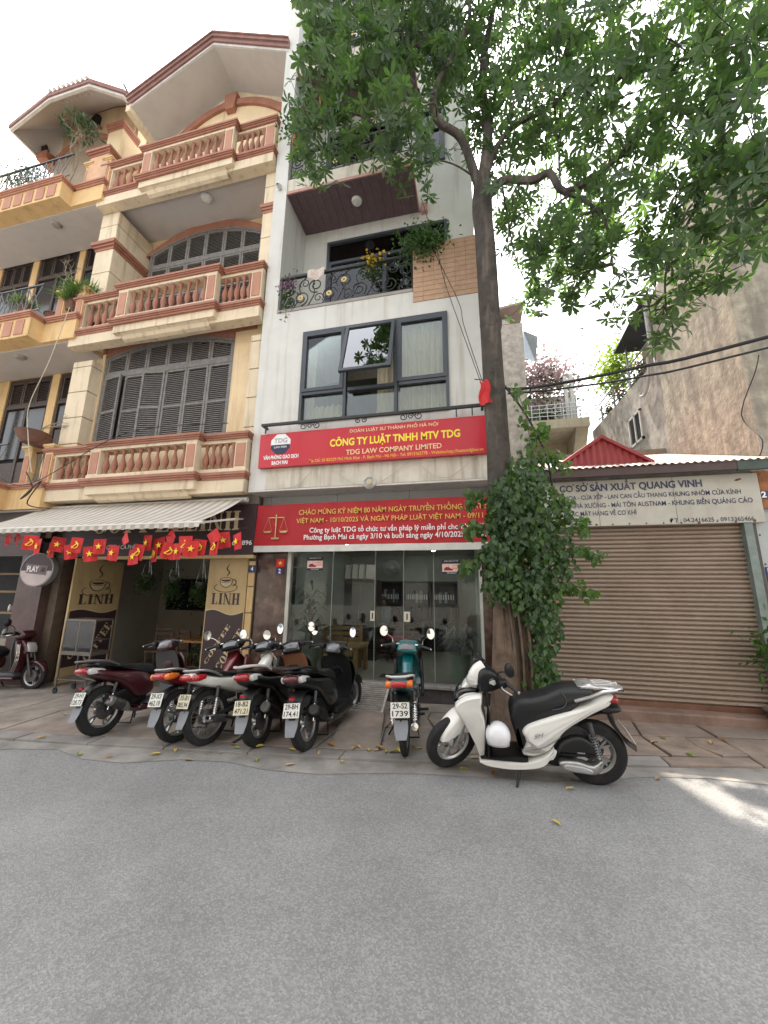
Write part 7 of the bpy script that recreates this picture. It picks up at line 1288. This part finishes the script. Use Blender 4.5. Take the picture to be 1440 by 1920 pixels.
for q in lm:
    b = MB(); b.add([(0, 0, 0), (.03, .018, .012), (.03, -.018, .014), (.075, .02, .01), (.075, -.02, .016), (.11, 0, .004), (.05, 0, .002)], [(0, 1, 6), (0, 6, 2), (1, 3, 5, 6), (2, 6, 5, 4)]); lms.append(b.mesh('fallen_leaf', q, 0))
for i, (x, y) in enumerate(LV):
    k = rg.choice((0, 0, 1, 2, 3, 3)) if (x, y) != (.49, 3.48) else 0; on_ = 'pavement' if y > yk(x) else 'asphalt'
    o = bpy.data.objects.new('fallen_leaf', lms[k]); C.objects.link(o); o.location = (x, y, gz(x, y)+.012); o.rotation_euler = (rg.uniform(-.15, .15), rg.uniform(-.15, .15), rg.uniform(0, 6.3)); s = rg.uniform(.7, 1.2); o.scale = (s, s, s)
    tag(o, 'fallen %s leaf lying on the %s' % (nm[k], on_), 'leaf', 'fallen %s leaves on the %s' % (nm[k], on_))
# ---- metal ramp to the office step, concrete ramp below it
RP = thing('metal_ramp', 'steel bar ramp leaning on the office step beside the black scooter', 'ramp', (-1.5, 5.9, .05)); a0, a1, c0, c1 = Vector((-1.79, 6.27, .275)), Vector((-1.34, 6.27, .275)), Vector((-1.73, 5.44, .075)), Vector((-1.27, 5.44, .075)); rm = mat('ramp_steel', (.52, .48, .45), .5, metal=.3, var=.3, sc=10)
for p, q in ((a0, c0), (a1, c1)): MB().bar(p, q, .03, .035).build('rail', rm, RP, smooth=0)
for i in range(15): t = (i+.3)/15; MB().bar(a0.lerp(c0, t), a1.lerp(c1, t), .016, .018).build('rung', rm, RP, smooth=0)
CRm = thing('concrete_ramp', 'rough concrete ramp with two reddish patches below the steel ramp', 'ramp', (-1.4, 5.0, 0)); b = MB(); b.add([(-1.80, 5.46, -.03), (-1.2, 5.46, -.03), (-1.08, 4.62, -.03), (-1.68, 4.62, -.03), (-1.76, 5.44, .085), (-1.24, 5.44, .085), (-1.10, 4.64, .02), (-1.66, 4.64, .02)], [(4, 7, 6, 5), (0, 1, 5, 4), (1, 2, 6, 5), (2, 3, 7, 6), (3, 0, 4, 7)]); b.build('ramp_body', concrete, CRm, smooth=0)
for cx in (-1.56, -1.32): MB().prism(disc(18, .095, 0, 0), 'z', 0, .004).build('patch', redslab, CRm, smooth=0, loc=None).matrix_local = Matrix.Translation((cx+1.4, .13, .062)) @ Matrix.Rotation(rad(4.6), 4, 'X') @ Matrix.Diagonal((1.1, 1.2, 1, 1))
# ================================================================ inside the law office
pine = mat('pine_wood', (.36, .21, .10), .5, var=.15, sc=6, bump=.05); dwood = mat('dark_wood', (.05, .03, .024), .5, var=.2, sc=6); zf = .268
BT = thing('bench_table', 'pale pine bench table just inside the glass pane', 'table', (-2.25, 6.85, zf))
MB().box(-2.62, -1.98, 6.62, 7.35, .70, .745).build('top', pine, BT, smooth=0, bevel=.005)
for x in (-2.60, -2.07):
    for y in (6.64, 7.26): MB().box(x, x+.075, y, y+.075, zf, .70).build('leg', pine, BT, smooth=0, bevel=.004)
MB().box(-2.52, -2.08, 6.65, 6.70, .58, .695).build('apron', pine, BT, smooth=0); MB().box(-2.62, -2.55, 6.72, 7.26, .35, .42).build('side_rail', pine, BT, smooth=0)
BB = thing('bench', 'pine bench with slatted back behind the pine table', 'bench', (-2.6, 7.5, zf))
for z in (.74, .84, .94): MB().box(-2.95, -2.15, 7.42, 7.45, z, z+.07).build('slat', pine, BB, smooth=0)
MB().box(-2.95, -2.15, 7.45, 7.85, .58, .62).build('seat', pine, BB, smooth=0)
for x in (-2.95, -2.2): MB().box(x, x+.06, 7.4, 7.46, zf, 1.02).build('post', pine, BB, smooth=0); MB().box(x, x+.06, 7.8, 7.85, zf, .58).build('leg', pine, BB, smooth=0)
CB = thing('cabinet', 'dark tall glass cabinet with framed certificates on top', 'cabinet', (-2.4, 8.4, zf)); MB().box(-2.80, -2.06, 8.2, 8.65, zf, 1.93).build('carcass', dwood, CB, smooth=0)
for k in range(2): MB().box(-2.78+k*.36, -2.44+k*.36, 8.19, 8.198, .5, 1.85).build('door', mat('cabinet_glass', (.03, .035, .04), .1), CB, smooth=0); MB().box(-2.45+k*.05, -2.44+k*.05, 8.17, 8.19, 1.1, 1.25).build('handle', steel, CB, smooth=0)
for k in range(4):
    x = -2.72+k*.16; F = thing('picture_frame', 'framed certificate leaning on top of the dark cabinet', 'frame', (x, 8.3, 1.93), 0, 'certificates on the cabinet'); Mx = Matrix.Translation((x, 8.28, 1.935)) @ Matrix.Rotation(rad(-14), 4, 'X') @ Matrix.Rotation(rad(18), 4, 'Z')
    MB(Mx).box(-.12, .12, 0, .015, 0, .36).build('frame', dwood, F, smooth=0); MB(Mx).box(-.1, .1, -.003, -.001, .02, .34).build('sheet', mat('certificate', (.4, .38, .34), .4, var=.1, sc=30), F, smooth=0)
SHf = thing('bookcase', 'long dark bookcase with binders along the office back wall', 'bookcase', (-1.5, 9.9, zf)); bc = MB(); bc.box(-2.5, -.4, 9.95, 10.09, zf, 1.95)
for x in (-2.5, -1.8, -1.1, -.42): bc.box(x, x+.03, 9.7, 9.95, zf, 1.95)
for z in (.6, 1.0, 1.4, 1.92): bc.box(-2.47, -.42, 9.7, 9.95, z, z+.025)
bc.build('carcass', dwood, SHf, smooth=0); rg = random.Random(3); bcol = [mat('binder_%d' % i, c, .6) for i, c in enumerate(((.02, .025, .06), (.03, .03, .035), (.3, .3, .3), (.12, .03, .03), (.05, .08, .12)))]
for z in (.625, 1.025, 1.425):
    x = -2.44
    while x < -.5:
        w = rg.uniform(.03, .07); h = rg.uniform(.22, .33)
        if not any(abs(x-q) < .08 for q in (-1.8, -1.1)):
            o = MB().box(x, x+w-.003, 9.74, 9.93, z, z+h).build('binder', bcol[rg.choice((0, 0, 1, 1, 2, 3, 4))], SHf, smooth=0)
            if z > 1.4: MB().box(x+w*.3, x+w*.7, 9.737, 9.739, z+.08, z+.2).build('spine_label', white, o, smooth=0)
        x += w
FN = thing('wall_fan', 'white wall fan above the dark bookcase', 'fan', (-2.05, 9.5, 2.2)); Mf = Matrix.Translation((-2.0, 9.45, 2.25)) @ RX
MB().ring([(.19, -.04), (.2, 0), (.19, .04), (.18, 0)], 28, Mf).build('guard_ring', mat('fan_grey', (.4, .4, .4), .5), FN)
for k in range(16): a = k*pi/8; MB(Mf).tube([(.02*cos(a), .02*sin(a), .05), (.19*cos(a), .19*sin(a), .03)], .003, 4).build('guard_wire', MATS['fan_grey'], FN)
for k in range(3): a = k*2*pi/3; MB(Mf).pillow([(.02*cos(a), .02*sin(a)), (.1*cos(a+.4), .1*sin(a+.4)), (.165*cos(a+.35), .165*sin(a+.35)), (.16*cos(a-.1), .16*sin(a-.1))], .004, .003, 2).build('blade', MATS['fan_grey'], FN)
MB(Mf).lathe([(.05, -.1), (.06, -.02), (.03, .02), (0, .03)], 14).build('motor', MATS['fan_grey'], FN); MB().box(-2.05, -1.95, 9.5, 10.1, 2.18, 2.26).build('bracket', MATS['fan_grey'], FN, smooth=0)
DK = thing('desk', 'dark reception desk with slatted front deep in the office', 'desk', (-1.75, 8.8, zf)); MB().box(-2.3, -1.2, 8.55, 9.2, .93, .97).build('top', dwood, DK, smooth=0)
for k in range(6): MB().box(-2.28, -1.22, 8.58, 8.60, .3+k*.1, .36+k*.1).build('slat', mat('desk_wood', (.14, .06, .035), .5), DK, smooth=0)
for x in (-2.28, -1.28): MB().box(x, x+.06, 8.6, 9.15, zf, .93).build('leg', dwood, DK, smooth=0)
CH = thing('office_chair', 'red-backed chair beside the reception desk', 'chair', (-1.6, 8.4, zf)); rc = mat('red_fabric', (.32, .01, .015), .8)
MB().pillow([(-.2, .92), (-.22, 1.1), (-.18, 1.24), (0, 1.28), (.18, 1.24), (.22, 1.1), (.2, .92), (0, .9)], .03, .03, 3).build('backrest', rc, CH).location = (-.05, .1, -zf)
MB().box(-1.85, -1.45, 8.2, 8.55, .70, .76).build('seat', rc, CH, smooth=0, bevel=.02)
for x in (-1.83, -1.5):
    for y in (8.22, 8.5): MB().box(x, x+.03, y, y+.03, zf, .70).build('leg', iron, CH, smooth=0)
# person at the desk, leaning over papers
def skin_body(name, chains, m, parent, lev=2):
    """one continuous surface grown from joint chains with radii."""
    vs, es, rs, key = [], [], [], {}
    def vid(p, r):
        k = tuple(round(c, 3) for c in p)
        if k not in key: key[k] = len(vs); vs.append(p); rs.append(r)
        return key[k]
    for ch in chains:
        ids = [vid(p[:3], p[3]) for p in ch]; es += list(zip(ids, ids[1:]))
    me = bpy.data.meshes.new(name); me.from_pydata(vs, es, []); o = bpy.data.objects.new(name, me); C.objects.link(o); sk_ = o.modifiers.new('skin', 'SKIN')
    for i, r in enumerate(rs): me.skin_vertices[0].data[i].radius = (r, r)
    me.skin_vertices[0].data[0].use_root = True; ss = o.modifiers.new('sub', 'SUBSURF'); ss.levels = lev; ss.render_levels = lev
    me.materials.append(m); o.parent = parent; return o
PN = thing('person', 'person in a light blue shirt bent over the reception desk', 'person', (-2.1, 9.32, zf), 0, static=False)
shirt = mat('shirt_blue', (.22, .3, .42), .8, var=.08); skinm = mat('skin_tone', (.42, .25, .17), .55, var=.05); hairm = mat('hair_black', (.012, .011, .011), .5); trous = mat('trousers', (.03, .032, .04), .8)
skin_body('body', [[(0, 0, .48, .13), (0, -.04, .66, .125), (0, -.12, .86, .13), (0, -.18, .98, .09), (0, -.22, 1.05, .05), (0, -.26, 1.10, .05)], [(0, -.16, .93, .10), (.17, -.16, .92, .062), (.23, -.26, .74, .05), (.12, -.46, .715, .036), (.05, -.52, .715, .03)], [(0, -.16, .93, .10), (-.17, -.16, .92, .062), (-.24, -.26, .74, .05), (-.12, -.46, .715, .036), (-.04, -.52, .715, .03)], [(0, 0, .48, .13), (.1, -.1, .47, .09), (.11, -.4, .46, .07), (.11, -.42, .08, .045), (.11, -.5, .04, .04)], [(0, 0, .48, .13), (-.1, -.1, .47, .09), (-.11, -.4, .46, .07), (-.11, -.42, .08, .045), (-.11, -.5, .04, .04)]], shirt, PN)
hd = MB(Matrix.Translation((0, -.31, 1.17)) @ Matrix.Rotation(rad(28), 4, 'X')); hd.lathe([(0, -.125), (.035, -.12), (.055, -.09), (.068, -.04), (.076, .02), (.074, .06), (.055, .1), (0, .118)], 18); hd.lathe([(0, 0), (.012, .01), (.008, .03), (0, .035)], 8, Matrix.Translation((0, -.07, -.03)) @ RX); hd.build('head', skinm, PN, smooth=60)
MB(Matrix.Translation((0, -.30, 1.19)) @ Matrix.Rotation(rad(28), 4, 'X')).lathe([(.082, -.02), (.086, .03), (.08, .08), (.055, .115), (0, .13)], 18).build('hair', hairm, PN, smooth=60)
for s in (1, -1):
    b = MB()
    for k in range(4): b.tube([(s*.04+(k-1.5)*.016*s, -.54, .715), (s*.03+(k-1.5)*.017*s, -.585, .712), (s*.025+(k-1.5)*.017*s, -.62+.004*k, .705)], [.009, .008, .006], 6)
    b.tube([(s*.07, -.53, .715), (s*.02, -.56, .71), (s*.0, -.58, .705)], [.01, .008, .006], 6); b.pillow([(-.03, .70), (-.03, .73), (.03, .73), (.03, .70)], .03, .008, 2) if False else None; b.build('hand', skinm, PN, smooth=60)
ST = thing('stool', 'dark seat under the person at the reception desk', 'stool', (-2.1, 9.4, zf)); MB().box(-2.3, -1.9, 9.25, 9.6, .60, .66).build('seat', dwood, ST, smooth=0)
for x in (-2.29, -1.94):
    for y in (9.27, 9.55): MB().box(x, x+.03, y, y+.03, zf, .60).build('leg', dwood, ST, smooth=0)
# big pots with palms at both ends of the glass
potg = mat('pot_sage', (.36, .40, .33), .55, var=.08)
for lab, x, y, seed in (('tall sage planter with a dracaena beside the marble pier', -2.96, 6.85, 60), ('tall sage planter with a palm behind the pane next to the tree', -.28, 6.85, 61)):
    P = thing('potted_palm', lab, 'plant', (x, y, zf)); MB().lathe([(.13, zf), (.18, .66), (.19, .67), (.165, .67), (.16, .6), (0, .6)], 24, Matrix.Translation((x, y, 0))).build('pot', potg, P)
    MB().tube(cr([(x, y, .6), (x+.02, y, 1.0), (x-.02, y, 1.4)], 4), .018, 7).build('stem', bark2, P)
    rg = random.Random(seed); b = MB()
    for k in range(60):
        z = rg.uniform(.85, 1.7) if x < -2 else rg.uniform(.7, 1.0); a = rg.uniform(0, 6.3); L = rg.uniform(.28, .5); d = Vector((cos(a), sin(a)*.7, rg.uniform(.2, .9))).normalized(); p = Vector((x, y, z)); sd = d.cross(Vector((0, 0, 1))).normalized()*.022; q = p+d*L*.6; t = q+(d+Vector((0, 0, -1.1))).normalized()*L*.5; b.add([p-sd*.5, p+sd*.5, q+sd, q-sd, t], [(0, 1, 2, 3), (3, 2, 4)])
    b.build('foliage', leafd, P, smooth=0)
MT = thing('door_mat', 'small dark mat on the office floor behind the doors', 'mat', (-1.5, 6.9, zf)); MB().box(-1.62, -1.3, 6.7, 6.95, zf+.002, zf+.012).build('mat', mat('mat_brown', (.1, .06, .04), .9), MT, smooth=0, bevel=.004)
WD = thing('wall_panel', 'tall mirror panel on the office side wall near the palm', 'mirror', (.1, 8.2, .6)); MB().box(.095, .118, 7.6, 8.6, .9, 2.2).build('panel', mat('panel_grey', (.3, .33, .35), .15), WD, smooth=0); MB().box(.08, .095, 7.55, 7.6, .85, 2.25).build('frame', dwood, WD, smooth=0)
CM = thing('camera_dome', 'small security camera on the edge of the white house', 'security camera', (-3.8, 5.95, 10.15)); MB(Matrix.Translation((-3.8, 5.93, 10.18)) @ Matrix.Rotation(rad(80), 4, 'X')).lathe([(.03, -.06), (.045, -.05), (.045, .04), (.035, .06), (0, .06)], 14).build('body', wf, CM); MB(Matrix.Translation((-3.8, 5.87, 10.17)) @ Matrix.Rotation(rad(80), 4, 'X')).lathe([(.03, 0), (0, .012)], 14).build('lens', dark, CM); MB().bar((-3.8, 5.95, 10.2), (-3.8, 6.0, 10.3), .03).build('bracket', wf, CM, smooth=0)
print('objects', len(bpy.data.objects))
